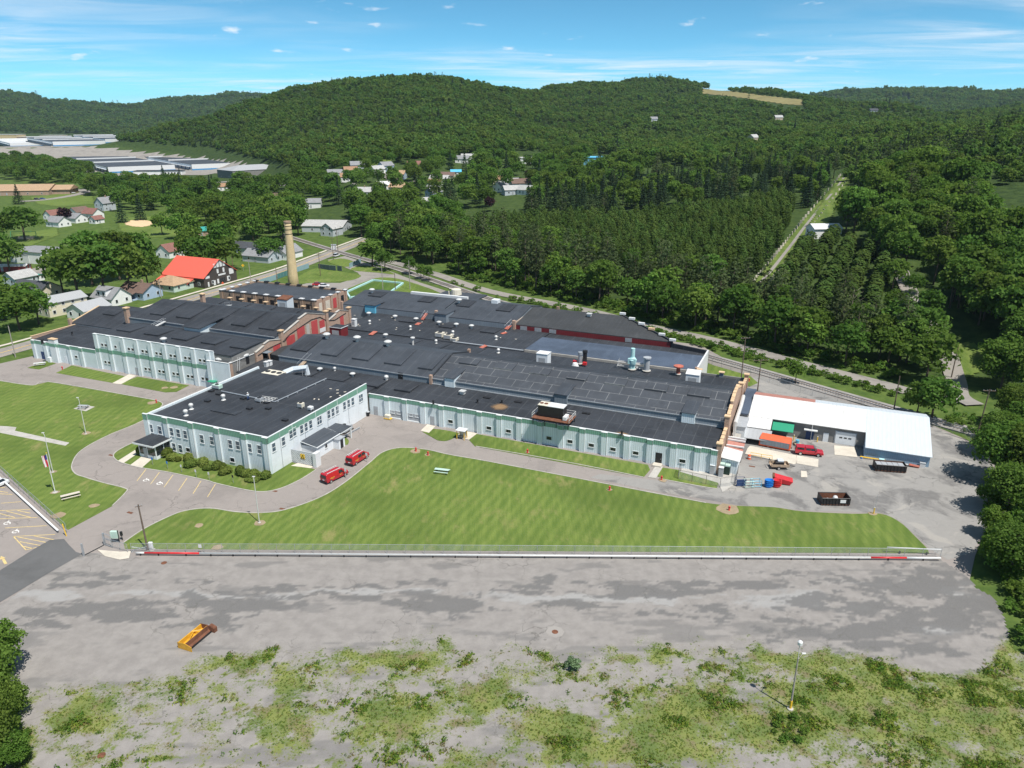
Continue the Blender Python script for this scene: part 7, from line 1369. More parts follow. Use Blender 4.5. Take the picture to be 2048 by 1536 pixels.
# school, brick hall, depot warehouses
sc1 = house('sprawling school with tan shingled roofs at the left edge', 30, 388, 70, 30, 4.0, 4.5, .15, 'brick', 'tan', name='school', cat='school', wins=6); part('wing', MB().box(10, 50, -8, 12, -1, 4.0), M_BRICK, sc1); part('wing_roof', MB().prism([(-9, 4.05), (13, 4.05), (2, 7.6)], 'x', 9, 51), RF['tan'], sc1)
bh = house('long grey stone hall with pale hipped metal roof near the warehouses', 505, 352, 66, 36, 8, 4.5, .82, M_BLOCK, 'greym', name='hall', cat='building', wins=9, hip=True)
def warehouse(label, cx, cy, Lg, Wd_=78.0, n=3, hh=7.2, white=False):
    d = Vector((.61, -.79, 0)).normalized(); t = thing('depot_warehouse', label, 'warehouse', (cx, cy, TZ(cx, cy)), math.atan2(d.y, d.x))
    part('wall', MB().box(-Lg, -.4, 0, Wd_, -1, hh), M_SIDE_PLAIN, t); part('end_wall', MB().box(-.4, 0, -.2, Wd_ + .2, 2.0, hh + .4), M_WHITE, t); part('end_base', MB().box(-.38, .04, -.2, Wd_ + .2, -1, 2.0), hmat('depot_blue', (.06, .24, .46)), t)
    part('roof', MB().box(-Lg - .5, -.5, -.4, Wd_ + .4, hh, hh + .35), M_MRW if white else M_ROOF_GREY, t)
    for i in range(1, n + 1): part('fire_wall', MB().box(-Lg * i / n - .8, -Lg * i / n + .8, -.6, Wd_ + .6, hh - 1, hh + 1.9), M_WHITE, t)
    for i in range(int(Lg / 18)): part('dock_door', MB().box(-12 - i * 18 - 2.2, -12 - i * 18 + 2.2, -.16, -.02, .8, 4.2), hmat('dock_blue', (.05, .12, .28)), t)
    part('dock_platform', MB().box(-Lg, -2, -3.5, -.2, -1, .9), M_CONC, t); part('dock_canopy', MB().box(-Lg, -2, -3.6, -.2, 4.6, 4.8), M_MRB, t)
drape_sheet('depot_yard', [(-200, 296), (150, 290), (300, 305), (490, 328), (500, 342), (400, 350), (215, 352), (120, 335), (-200, 312)], M_STREET, 14, .15)
for lab, x, y, L_, n_, wt in (('nearest depot warehouse with white end wall and blue base', 218, 347, 320, 3, 0), ('depot warehouse right of the nearest one with blue dock doors', 385, 341, 440, 4, 0), ('second depot warehouse of the left row behind the nearest', 112, 317, 330, 3, 0), ('farther depot warehouse of the right row', 215, 307, 330, 3, 0), ('third depot warehouse of the left row at the picture edge', 22, 298, 330, 2, 1)):
    p = G(x, y); warehouse(lab, p.x, p.y, L_, n=n_, white=bool(wt))
bx = G(320, 349); t = thing('office_annex', 'low white office annex in front of the nearest warehouse', 'building', bx, .1); part('wall', MB().box(-28, 28, -7, 7, -1, 4.5), HW['white'], t); part('roof', MB().box(-28.5, 28.5, -7.5, 7.5, 4.5, 4.9), M_ROOF, t); 
for i in range(5): part('window', MB().box(8 + i * 3.6, 10 + i * 3.6, -7.06, -7.0, 1.2, 3), M_GLASS, t)
fs = thing('brick_school', 'long red brick school far up the valley at left', 'school', G(60, 284), .05)
for i, (a, b, h_, w_) in enumerate(((-170, -90, 14, 40), (-90, -20, 19, 50), (-20, 40, 13, 40), (40, 90, 17, 45), (90, 170, 12, 40))): part('block', MB().box(a, b - .5, -w_ / 2, w_ / 2, -2, h_), (M_BRICK, M_STACK)[i % 2], fs); part('roof', MB().box(a - .5, b, -w_ / 2 - .5, w_ / 2 + .5, h_, h_ + .6), RF['pale'], fs)
# ball field, play area, roads
drape_sheet('ball_field_infield', [(250, 446), (262, 441), (280, 440), (300, 442), (312, 446), (302, 451), (285, 454), (265, 453), (252, 450)], M_SANDY, 1.2, .12); drape_sheet('field_lawn', [(235, 436), (330, 432), (395, 445), (390, 470), (300, 475), (240, 462)], M_LAWN3, 2, .06); drape_sheet('field_lawn', [(60, 395), (130, 386), (185, 392), (190, 408), (120, 414), (75, 408)], M_LAWN3, 2, .06); drape_sheet('play_lawn', [(30, 470), (115, 455), (118, 470), (60, 492), (30, 490)], M_LAWN3, 1.5, .06); drape_sheet('play_sand', [(36, 474), (70, 473), (66, 479), (36, 479)], M_SANDY, 1.0, .12)
ribbon_obj('school_drive', smooth_pts([GT(*p) for p in ((40, 403), (75, 401), (110, 397), (150, 390), (170, 384), (158, 379), (130, 378))], 5), 9, 0, M_STREET, drape=.14); ribbon_obj('side_road', smooth_pts([GT(*p) for p in ((30, 560), (55, 548), (85, 540), (105, 534))], 4), 13, 0, M_STREET, drape=.1); ribbon_obj('town_road', smooth_pts([GT(*p) for p in ((705, 372), (735, 350), (760, 344), (800, 372), (830, 362))], 4), 6, 0, M_STREET, drape=.3); ribbon_obj('depot_road', smooth_pts([GT(*p) for p in ((400, 368), (450, 364), (520, 362), (600, 368))], 4), 14, 0, M_STREET, drape=.2)
sw_ = thing('swing_frame', 'green metal swing frame on the left playground', 'swing set', GT(48, 474), .1)
part('beam', MB().tube([(-7, 0, 3.2), (7, 0, 3.2)], .12, 5), M_GREENSHEET, sw_)
for a in (-7, 0, 7): part('leg', MB().tube([(a, -1.2, 0), (a, 0, 3.2), (a, 1.2, 0)], .1, 5), M_GREENSHEET, sw_)
# ---- town trees
HPX = [proj(p.x, p.y, p.z + 3) for p, d in HOUSES]
AV = [(p, d) for p, d in HOUSES] + [(q, 7.0) for q in STREET[::2]] + [(q, 6.0) for q in RAIL[::2]]
lt_ = lambda a: (lambda k: {'spruce': 'dark spruce ' + a, 'pine': 'pine ' + a, 'purple': 'purple-leaved tree ' + a}.get(k, 'leafy green tree ' + a)); gt_ = lambda g: (lambda k: g + (' conifers' if k in ('spruce', 'pine') else ' leafy'))
big = [(160, 606, 22, 19, 'tall'), (212, 600, 23, 18, 'tall'), (262, 592, 21, 17, 'broad'), (128, 592, 19, 15, 'broad'), (298, 582, 17, 13, 'broad'), (185, 570, 23, 18, 'tall'), (240, 560, 22, 17, 'tall'), (285, 552, 19, 15, 'broad')]
nm_ = ('leftmost', 'middle front', 'right front', 'far left low', 'right edge', 'left rear', 'centre rear', 'right rear')
for (x, y, h, w, k), nn in zip(big, nm_): tree(k, GT(x, y), h, w, nn + ' tree of the huge dark clump behind the white cape house')
for x, y, h, w, k, lab in ((50, 480, 19, 24, 'broad', 'huge round maple beside the playground'), (12, 485, 17, 16, 'broad', 'dark tree at the left edge beside the huge round maple'), (132, 445, 10, 10, 'purple', 'dark purple-leaved tree among the white houses'), (20, 545, 15, 17, 'broad', 'dark tree above the red shed'), (3, 530, 15, 13, 'broad', 'dark tree cut by the left edge above the red shed'), (40, 660, 13, 15, 'broad', 'rounded tree left of the factory corner beside the street'), (78, 648, 12, 12, 'broad', 'second rounded tree nearest the factory corner'), (8, 640, 14, 13, 'light', 'light green tree at the left edge above the street'), (62, 625, 11, 10, 'light', 'light green tree in front of the cream house'),
                           (405, 545, 16, 17, 'broad', 'round tree directly behind the red roof'), (455, 540, 15, 16, 'broad', 'round tree behind the half-timbered gable'), (380, 530, 15, 14, 'broad', 'tree behind the left of the red roof'), (540, 520, 11, 15, 'broad', 'spreading tree shading the slate-roofed house'), (325, 470, 13, 12, 'light', 'light green tree in front of the ball field'), (355, 478, 14, 12, 'light', 'light green tree right of the ball field'), (745, 533, 13, 13, 'tall', 'tall full tree beside the railway crossing drive'), (770, 541, 9, 10, 'broad', 'shorter tree right of the tall full tree by the crossing'),
                           (820, 549, 8, 6.5, 'broad', 'small tree by the railway, left of a pair'), (842, 558, 6.5, 5, 'broad', 'left small tree of a pair by the track'), (858, 562, 6.5, 5, 'broad', 'right small tree of a pair by the track'), (245, 445, 17, 9, 'spruce', 'dark spruce right of the tall grey house'), (282, 440, 18, 9, 'spruce', 'second dark spruce beyond the ball field'), (117, 450, 7, 5, 'spruce', 'small conical evergreen among the white houses'), (832, 405, 22, 12, 'spruce', 'tallest dark spruce standing above the town roofs'), (772, 415, 17, 10, 'spruce', 'dark spruce left of the tallest spruce'), (328, 362, 17, 9, 'spruce', 'spruce in front of the low white annex'), (475, 395, 10, 10, 'purple', 'dark purple tree below the stone hall'), (38, 408, 16, 10, 'spruce', 'dark spruce in front of the school roof'),
                           (1590, 768, 6.5, 4.6, 'light', 'small lone tree standing by the yard fence'), (1862, 842, 10.5, 11, 'broad', 'round dark tree behind the warehouse end'), (1832, 835, 8.5, 7, 'broad', 'smaller tree left of the round dark tree behind the warehouse')):
    tree(k, GT(x, y), h, w, lab)
fill([(95, 388), (200, 372), (330, 374), (430, 385), (455, 430), (400, 438), (330, 425), (230, 430), (200, 400), (120, 380)], 13, (('broad', .45), ('tall', .4), ('spruce', .1), ('light', .05)), lt_('in the belt below the depot warehouses'), gt_('depot belt'), seed=11, avoid=AV)
fill([(0, 330), (60, 318), (130, 335), (200, 350), (95, 375), (0, 358)], 12, (('broad', .5), ('tall', .5)), lt_('in the dark grove above the school'), gt_('school grove'), seed=12, avoid=AV)
fill([(350, 425), (460, 420), (580, 415), (640, 420), (640, 440), (600, 475), (560, 500), (480, 515), (380, 505), (345, 480)], 13.5, (('broad', .5), ('tall', .35), ('light', .15)), lt_('in the thick grove behind the red-roofed barn'), gt_('barn grove'), seed=13, sz=(1.1, 1.5), avoid=AV + [(GT(405, 470), 17)])
fill([(440, 385), (560, 372), (640, 360), (680, 375), (690, 420), (640, 425), (560, 420), (450, 425)], 15, (('broad', .55), ('tall', .25), ('light', .15), ('spruce', .05)), lt_('between the roofs at the left of the town'), gt_('left town'), seed=14, avoid=AV, sz=(1.0, 1.35))
fill([(680, 375), (720, 350), (800, 345), (880, 335), (960, 330), (1000, 345), (1060, 360), (1050, 410), (980, 430), (880, 430), (800, 425), (700, 425)], 15, (('broad', .55), ('tall', .2), ('light', .15), ('spruce', .08), ('purple', .02)), lt_('between the roofs of the main town'), gt_('main town'), seed=15, avoid=AV, sz=(.95, 1.35))
fill([(690, 425), (780, 425), (900, 440), (930, 470), (900, 500), (870, 530), (800, 525), (740, 505), (700, 470)], 10.0, (('broad', .4), ('tall', .3), ('light', .2), ('pine', .1)), lt_('in the dark wood beyond the railway crossing'), gt_('crossing wood'), seed=16, avoid=AV, sz=(1.0, 1.4))
fill([(560, 345), (640, 335), (900, 318), (1000, 310), (1200, 315), (1060, 358), (960, 330), (880, 333), (700, 345), (640, 358)], 15, (('broad', .6), ('tall', .3), ('light', .1)), lt_('along the foot of the wooded hill'), gt_('hill foot'), seed=17, avoid=AV, sz=(.8, 1.1))
fill([(1060, 340), (1200, 330), (1310, 345), (1290, 368), (1150, 400), (1060, 420)], 13, (('broad', .6), ('tall', .3), ('spruce', .1)), lt_('above the left of the cemetery'), gt_('cemetery left'), seed=18, avoid=AV)
place_candidates({'leafy': 250, 'pine': 110, 'spruce': 70})
# ------------------------------------------------------------------ fences, rails, poles
def fence_line(name, label, pxs, h, step=3.0, mat=M_LINK, postmat=M_STEEL, cat='fence', pr=.035, solid=False, top=True, pts=None):
    P_ = pts or [GT(*p) for p in pxs]; o = P_[0].copy(); t = thing(name, label, cat, o); n = 0
    for a, b in zip(P_[:-1], P_[1:]):
        L = (b - a).length; m = max(1, round(L / step)); a0 = a - o; b0 = b - o
        for i in range(m + (1 if b is P_[-1] else 0)): q = a0.lerp(b0, i / m); obj('post', cached(('post', h, pr, postmat.name), lambda: MB().tube([(0, 0, -.3), (0, 0, h)], pr, 6).mesh('post', postmat)), t, q)
        if top: part('top_rail', MB().tube([a0 + Vector((0, 0, h)), b0 + Vector((0, 0, h))], pr * .8, 5), postmat, t)
        if solid:
            for i in range(m): q0 = a0.lerp(b0, i / m); q1 = a0.lerp(b0, (i + .97) / m); d = (q1 - q0).normalized(); nr = Vector((-d.y, d.x, 0)) * .03; up = Vector((0, 0, h)); part('panel', MB().hexa([q0 + nr, q1 + nr, q1 - nr, q0 - nr], [q0 + nr + up, q1 + nr + up, q1 - nr + up, q0 - nr + up]), mat, t)
        else: part('mesh_panel', MB().add([a0 + Vector((0, 0, .05)), b0 + Vector((0, 0, .05)), b0 + Vector((0, 0, h)), a0 + Vector((0, 0, h))], [(0, 1, 2, 3)]), mat, t)
    return t
fence_line('chain_link_fence', 'long chain-link fence along the front edge of the big lawn', [(264, 1105), (700, 1107), (1300, 1111), (1880, 1116)], 1.75, 3.0)
fence_line('chain_link_fence', 'chain-link fence slanting up the left car park edge', [(-120, 838), (0, 945), (70, 1008), (134, 1066)], 1.9, 3.0)
fence_line('chain_link_fence', 'chain-link fence between the rear yard and the railway', [(1406, 724), (1500, 752), (1600, 786), (1700, 812), (1800, 838), (1880, 857), (1930, 872), (1950, 893), (1975, 930)], 2.0, 3.0)
fence_line('enclosure_fence', 'dark wire fence around the transformer pad', None, 2.0, 2.6, M_LINK, M_DARK, pts=[G(1356, 958), G(1360, 945), G(1356, 958), G(1440, 975), G(1470, 970), G(1475, 948)])
fence_line('chain_link_fence', 'short leaning fence beside the gate and keypad', [(212, 1092), (256, 1105)], 1.6, 2.0)
def pipe_rail(label, segs, r=.17, z=.5):
    o = segs[0][0].copy(); t = thing('pipe_guard_rail', label, 'guard rail', o)
    for a, b, mt in segs:
        a = a - o; b = b - o; part('pipe', MB().tube([a + Vector((0, 0, z)), b + Vector((0, 0, z))], r, 10), mt, t, smooth=True); L = (b - a).length
        for i in range(max(1, int(L / 3.6))): q = a.lerp(b, (i + .5) / max(1, int(L / 3.6))); obj('post', cached('prp', lambda: MB().box(-.09, .09, -.09, .09, -.2, .5).mesh('post', M_DARK)), t, q)
    return t
pipe_rail('long white pipe guard rail with red sections along the front fence', [(G(273, 1111), G(290, 1111), M_ALU), (G(290, 1111), G(400, 1112), M_REDP), (G(400, 1112), G(1740, 1120.5), M_ALU), (G(1740, 1120.5), G(1812, 1121), M_REDP), (G(1812, 1121), G(1880, 1121.5), M_WHITE)])
pipe_rail('white pipe guard rail slanting beside the left car park', [(G(-110, 858), G(117, 1066), M_WHITE)])
pipe_rail('short raised white pipe rail at the right end of the lawn', [(G(1772, 1106), G(1880, 1111), M_WHITE)], .09, 1.1)
# gate
gt = thing('sliding_gate', 'open chain-link sliding gate at the driveway entrance', 'gate', G(168, 1112)); a = G(210, 1090) - G(168, 1112)
for q in (Vector((0, 0, 0)), a): part('gate_post', MB().box(q.x - .12, q.x + .12, q.y - .12, q.y + .12, 0, 2.3), M_STEEL, gt)
part('lower_track', MB().tube([Vector((0, 0, .12)), a + Vector((0, 0, .12))], .06, 5), M_DARK, gt); b = G(218, 1094) - G(168, 1112)
for z_ in (.2, 1.3, 2.3): part('gate_bar', MB().tube([a + Vector((0, 0, z_)), b + Vector((.6, -.2, z_))], .05, 5), M_STEEL, gt)
part('gate_upright', MB().tube([b + Vector((.6, -.2, 0)), b + Vector((.6, -.2, 2.3))], .05, 5), M_STEEL, gt)
kb = thing('keypad_kiosk', 'grey control cabinet on a post beside the gate', 'control box', G(232, 1085)); part('cabinet', MB().box(-.6, .6, -.25, .25, .9, 2.2), M_PALEGREEN, kb, bevel=.03); part('post', MB().box(-.65, -.55, -.1, .1, 0, 1.2).box(.55, .65, -.1, .1, 0, 2.3), M_DARK, kb)
mb_ = thing('mailbox', 'black mailbox on a post beside the driveway gate', 'mailbox', G(245, 1080)); part('post', MB().box(-.05, .05, -.05, .05, 0, 1.1), M_DARK, mb_); part('box', MB().lathe([(.0, -.35), (.22, -.35), (.22, .35), (0, .35)], (0, 0, 0), 10), M_DARK, mb_).location = (0, 0, 1.25)
yb = thing('bollard', 'leaning yellow post at the end of the left fence', 'bollard', G(133, 1072)); part('post', MB().tube([(0, 0, 0), (-.25, 0, 2.3)], .09, 7), M_YELLOW, yb); part('cap', MB().lathe([(.1, 0), (.08, .05), (0, .08)], (-.25, 0, 2.29), 7), M_YELLOW, yb)
def light_pole(label, x, y, h, arms=((.0, 1.2),), mat=M_ALU, r=.1, lean=(0, 0)):
    p = GT(x, y); t = thing('light_pole', label, 'light pole', p); tp = Vector((lean[0], lean[1], h)); part('mast', MB().tube([(0, 0, -.2), tp], [r, r * .6], 8), mat, t); part('footing', MB().lathe([(r * 3, -.1), (r * 3, .15), (r * 1.2, .2)], n=8), M_CONC, t)
    for a, L in arms:
        d = Vector((math.cos(a), math.sin(a), 0)); e = tp + d * L + Vector((0, 0, .3)); ar = part('arm', MB().tube([tp - Vector((0, 0, .3)), tp + d * L * .5 + Vector((0, 0, .2)), e], .04, 5), mat, t); part('lamp_head', MB().box(-.25, .25, -.12, .12, -.07, .07), M_ALU, t, bevel=.02).location = e; t.children[-1].rotation_euler = (0, 0, a)
    return t
light_pole('slim light pole on the front lawn beside the driveway bend', 519, 1046, 8.6, ((1.9, .5),)); light_pole('light pole on the left lawn nearer the office', 172, 868, 8.4, ((2.5, .5),)); light_pole('light pole on the left lawn just above the flagpole', 106, 945, 8.3, ((2.5, .5),))
light_pole('wooden lamp post with two white lamps in the weedy lot', 1575, 1452, 7.6, ((.5, .9),), M_POLEGREY, .13)
lp2 = bpy.data.objects['light_pole.003']; part('upper_arm', MB().tube([(0, 0, 7.4), (.05, .2, 9.4)], .045, 5), M_ALU, lp2); part('upper_lamp', MB().lathe([(.0, 9.3), (.28, 9.35), (.3, 9.75), (.15, 9.9), (0, 9.92)], (.05, .2, 0), 10), M_WHITE, lp2); part('yellow_guard', MB().tube([(0, 0, .0), (0, 0, 1.3)], .16, 7), M_YELLOW, lp2)
fp_ = thing('flagpole', 'white flagpole with a hanging striped flag on the left lawn', 'flagpole', G(110.5, 985)); part('mast', MB().tube([(0, 0, -.2), (0, 0, 8.2)], [.09, .05], 8), M_WHITE, fp_); part('finial', MB().lathe([(0, 0), (.1, .05), (.1, .15), (0, .2)], (0, 0, 8.2), 8), M_YELLOW, fp_); part('footing', MB().lathe([(.5, -.05), (.5, .1), (.2, .14)], n=10), M_CONC, fp_)
fl = MB(); cols = 7
M_FLAGW, M_FLAGR, M_FLAGB = hmat('flag_white', (.8, .8, .8)), hmat('flag_red', (.5, .02, .04)), hmat('flag_blue', (.02, .04, .2))
for i in range(7):
    for j in range(10):
        x = lambda k: -.12 - .13 * k + .05 * math.sin(k * 1.9); y = lambda k, z: .09 * math.sin(k * 2.2 + z); z0, z1 = 7.9 - j * .24 - i * .03, 7.9 - (j + 1) * .24 - i * .03
        fl.add([(x(i), y(i, z0), z0), (x(i + 1), y(i + 1, z0), z0 - .03), (x(i + 1), y(i + 1, z1), z1 - .03), (x(i), y(i, z1), z1)], [(0, 1, 2, 3)], 2 if (j < 4 and i < 3) else (i % 2))
part('flag', fl, [M_FLAGW, M_FLAGR, M_FLAGB], fp_)
def utility_pole(label, x, y, h, arms=1, az=0.6, mat=M_POLE, tr=False, lean=0.0, armw=2.6):
    p = GT(x, y); t = thing('utility_pole', label, 'utility pole', p); part('mast', MB().tube([(0, 0, -.3), (lean, 0, h)], [.17, .11], 8), mat, t); d = Vector((math.cos(az), math.sin(az), 0))
    for i in range(arms):
        z_ = h - .35 - i * .9; c = Vector((lean * z_ / h, 0, z_)); part('crossarm', MB().tube([c - d * armw / 2, c + d * armw / 2], .07, 4), mat, t)
        for k in (-.45, -.15, .15, .45): obj('insulator', cached('insul', lambda: MB().lathe([(.05, 0), (.06, .1), (.03, .22), (0, .24)], n=6).mesh('insulator', M_GREYP)), t, c + d * armw * k + Vector((0, 0, .06)))
    if tr: part('transformer', MB().lathe([(.25, 0), (.28, .05), (.28, .8), (.2, .9), (0, .92)], (.38, 0, h - 2.2), 10), M_GREYP, t)
    return t
utility_pole('grey utility pole by the street at the far left', 31, 714, 9.6, 0, mat=M_POLEGREY); utility_pole('brown pole without wires beside the driveway gate', 296, 1101, 8.6, 1, .4, armw=1.1, lean=-.2)
utility_pole('utility pole behind the east end of the main hall', 1482, 760, 12.2, 1, .15, tr=False); utility_pole('shorter pole right of the pole behind the east end', 1515, 782, 8.8, 1, .1, armw=4.2); utility_pole('tall leaning pole with crossarm at the right yard corner', 1950, 885, 12.5, 1, -.1, lean=.6); utility_pole('pole beside the lane right of the wood', 1902, 757, 9.6, 0, lean=.2); utility_pole('thin pole behind the warehouse near the track', 1787, 822, 9, 0)
utility_pole('utility pole with double arms on the lawn behind the stack', 641, 552, 10.5, 2, .6); utility_pole('pale concrete pole behind the rear hall, left of two', 766, 583, 11.5, 1, .3, mat=M_POLEGREY); utility_pole('pale pole behind the rear hall, right of two', 820, 579, 12, 0, mat=M_POLEGREY); utility_pole('dark short pole right of the turquoise basin', 791, 580, 7, 0); utility_pole('dark pole at the railway crossing', 667, 519, 11, 1, .6); utility_pole('pole with lamp beside the railway crossing cabinet', 676, 502, 11, 1, .6); utility_pole('pole at the street corner of the barn', 469, 559, 10, 0); utility_pole('grey pole across the street from the barn', 502, 565, 10, 1, .6, mat=M_POLEGREY); utility_pole('dark pole left of the smokestack', 555, 570, 7.5, 0); utility_pole('pole in front of the grey bungalow', 323, 595, 7.0, 0, mat=M_POLEGREY)
utility_pole('thin pole standing in the treeline right of the pavilion', 446, 450, 9, 1, .6)
# street furniture by the crossing
cb_ = thing('signal_cabinet', 'white signal cabinet beside the railway crossing', 'cabinet', GT(668, 500)); part('case', MB().box(-1.2, 1.2, -1, 1, 0, 2.8), M_WHITE, cb_, bevel=.05); part('roof', MB().box(-1.35, 1.35, -1.15, 1.15, 2.8, 2.95), M_GREYP, cb_)
ds = thing('warning_sign', 'yellow diamond warning sign beside the street trees', 'sign', GT(487, 542)); part('post', MB().box(-.05, .05, -.05, .05, 0, 2.6), M_STEEL, ds); part('plate', MB().prism([(-.75, 2.6), (0, 1.85), (.75, 2.6), (0, 3.35)], 'y', -.1, -.06), M_YELLOW, ds)
ds = thing('warning_sign', 'orange warning sign near the powerhouse corner of the street', 'sign', GT(447, 577)); part('post', MB().box(-.05, .05, -.05, .05, 0, 2.2), M_STEEL, ds); part('plate', MB().prism([(-.6, 2.3), (0, 1.7), (.6, 2.3), (0, 2.9)], 'y', -.1, -.06), M_ORANGE, ds)
M_SLAT = hmat('fence_slat_green', (.08, .20, .20)); M_SLATB = hmat('fence_slat_blue', (.25, .38, .42)); M_SLATD = hmat('fence_slat_dark', (.05, .08, .085))
fence_line('privacy_fence', 'pale blue-green slatted fence along the street behind the powerhouse', [(520, 570), (553, 559)], 2.2, 2.5, M_SLATB, solid=True); fence_line('privacy_fence', 'deep green slatted fence left of the smokestack', [(555, 558), (580, 549)], 2.3, 2.5, M_SLAT, solid=True); fence_line('privacy_fence', 'pale slatted fence passing behind the smokestack', [(582, 548), (618, 536)], 2.2, 2.5, M_SLATB, solid=True)
fence_line('privacy_fence', 'dark slatted fence at the rear drive entrance', [(637, 537), (660, 540), (672, 541)], 2.2, 2.2, M_SLATD, solid=True); fence_line('privacy_fence', 'short dark fence panel right of the rear drive gap', [(675, 541), (684, 542)], 2.2, 2.2, M_SLATD, solid=True); fence_line('privacy_fence', 'blue-green fence left of the tall tree by the crossing', [(699, 536), (722, 526)], 2.2, 2.2, M_SLATB, solid=True)
fence_line('split_rail_fence', 'low timber fence along the track beside the small trees', [(806, 553), (830, 560), (868, 571)], 1.2, 2.4, M_LINK, M_POLE)
bs = thing('drainage_basin', 'grassy sunken basin with turquoise-white parapet behind the rear hall', 'basin', G(755, 575))
bq = [G(*p) - G(755, 575) for p in ((693, 586), (746, 562), (806, 568), (782, 585), (700, 597))]
for a, b in zip(bq, bq[1:] + bq[:1]): d = (b - a).normalized(); n = Vector((-d.y, d.x, 0)) * .35; u_ = Vector((0, 0, .7)); part('parapet', MB().hexa([a + n, b + n, b - n, a - n], [a + n + u_, b + n + u_, b - n + u_, a - n + u_]), M_TEALP, bs)
part('basin_floor', MB().add([q + Vector((0, 0, .09)) for q in bq], [tuple(range(5))]), M_ROUGH, bs)
# ------------------------------------------------------------------ vehicles
def loft(stations):
    mb = MB(); n = len(stations[0]); vs = [p for s_ in stations for p in s_]; fs = []
    for i in range(len(stations) - 1):
        for k in range(n): fs.append((i * n + k, i * n + (k + 1) % n, (i + 1) * n + (k + 1) % n, (i + 1) * n + k))
    fs += [tuple(range(n)), tuple((len(stations) - 1) * n + k for k in range(n))]; mb.add(vs, fs); return mb
def sect(x, w, z0, zs, zt, k): return [(x, -w, z0), (x, -w * 1.02, zs), (x, -w * k, zt), (x, w * k, zt), (x, w * 1.02, zs), (x, w, z0)]
def wheels(t, xs, w, r=.36, wd=.24, rim=M_CHROME):
    for x in xs:
        for s_ in (-1, 1):
            wh = obj('wheel', cached(('tyre', r, wd), lambda: MB().tube([(0, -wd / 2, 0), (0, wd / 2, 0)], r, 14).mesh('tyre', M_TYRE)), t, (x, s_ * (w - wd * .35), r)); obj('rim', cached(('rim', r, rim.name), lambda: MB().tube([(0, -.03, 0), (0, .03, 0)], r * .62, 10).mesh('rim', rim)), wh, (0, s_ * wd * .5, 0))
def side_pane(t, x0, x1, w, zs, zt, k, f0=.15, f1=.85, sl=0.0, name='window', mat=None):
    for s_ in (-1, 1):
        P_ = lambda x, f: Vector((x, s_ * (w * 1.02 + (w * k - w * 1.02) * f + .012), zs + (zt - zs) * f))
        part(name, MB().hexa([P_(x0, f0), P_(x1, f0), P_(x1 - sl, f1), P_(x0, f1)], [P_(x0, f0) - Vector((0, s_ * .03, 0)), P_(x1, f0) - Vector((0, s_ * .03, 0)), P_(x1 - sl, f1) - Vector((0, s_ * .03, 0)), P_(x0, f1) - Vector((0, s_ * .03, 0))]), mat or M_GLASS, t)
def van(label, loc, rot, side_win=False):
    t = thing('van', label, 'van', loc, rot, 'red service vans'); w, k = 1.0, .84
    part('body', loft([sect(-2.75, w * .97, .42, 1.15, 1.95, .80), sect(-2.6, w, .38, 1.18, 2.06, k), sect(1.0, w, .38, 1.18, 2.06, k), sect(1.25, w, .38, 1.18, 2.0, k), sect(1.95, w, .38, 1.12, 1.26, .9), sect(2.7, w * .96, .4, 1.0, 1.1, .88), sect(2.85, w * .9, .42, .8, .92, .85)]), M_CARRED, t, bevel=.03)
    part('windshield', MB().hexa([(1.32, -.72, 1.93), (1.32, .72, 1.93), (1.92, .82, 1.30), (1.92, -.82, 1.30)], [(1.36, -.72, 1.95), (1.36, .72, 1.95), (1.96, .82, 1.32), (1.96, -.82, 1.32)]), M_GLASS, t); part('rear_window', MB().box(-2.79, -2.74, -.72, .72, 1.22, 1.8), M_GLASS, t)
    side_pane(t, .35, 1.5, w, 1.18, 2.06, k, .1, .8, .35)
    if side_win: side_pane(t, -.9, .2, w, 1.18, 2.06, k, .1, .75)
    for s_ in (-1, 1):
        part('headlight', MB().box(2.8, 2.88, s_ * .75 - .16, s_ * .75 + .16, .68, .9), M_WHITE, t); part('tail_light', MB().box(-2.79, -2.73, s_ * .92 - .06, s_ * .92 + .06, 1.0, 1.5), M_REDP, t); part('mirror', MB().box(1.35, 1.45, s_ * 1.12 - .12, s_ * 1.12 + .12, 1.2, 1.42), M_DARK, t)
        part('lettering', MB().box(-1.9, -1.3, s_ * 1.025 - .004, s_ * 1.025 + .004, 1.05, 1.14).box(-1.2, -.8, s_ * 1.025 - .004, s_ * 1.025 + .004, 1.05, 1.14).box(-1.7, -1.0, s_ * 1.022 - .004, s_ * 1.022 + .004, .86, .91).box(.5, 1.1, s_ * 1.025 - .004, s_ * 1.025 + .004, .92, .98), M_YELLOW, t); part('ladder_rack', MB().tube([(-2.4, s_ * .7, 2.2), (1.0, s_ * .7, 2.2)], .05, 5).tube([(-2.2, s_ * .7, 2.0), (-2.2, s_ * .7, 2.2)], .04, 4).tube([(.8, s_ * .7, 2.0), (.8, s_ * .7, 2.2)], .04, 4), M_WHITE, t)
    part('roof_ladder', MB().tube([(-2.5, .25, 2.26), (1.1, .25, 2.26)], .04, 4).tube([(-2.5, .6, 2.26), (1.1, .6, 2.26)], .04, 4), M_ALU, t)
    for i in range(8): part('rung', MB().tube([(-2.3 + i * .45, .25, 2.26), (-2.3 + i * .45, .6, 2.26)], .03, 4), M_ALU, t)
    part('bumper', MB().box(-2.88, -2.74, -.95, .95, .4, .6), M_DARK, t); part('front_bumper', MB().box(2.78, 2.95, -.92, .92, .4, .62), M_DARK, t); part('licence_plate', MB().box(-2.8, -2.77, -.25, .25, .75, .9), M_WHITE, t); wheels(t, (-1.75, 1.9), w); return t
def put(x, y, x2, y2): a = G(x, y); b = G(x2, y2); return (a + b) / 2, math.atan2(b.y - a.y, b.x - a.x)
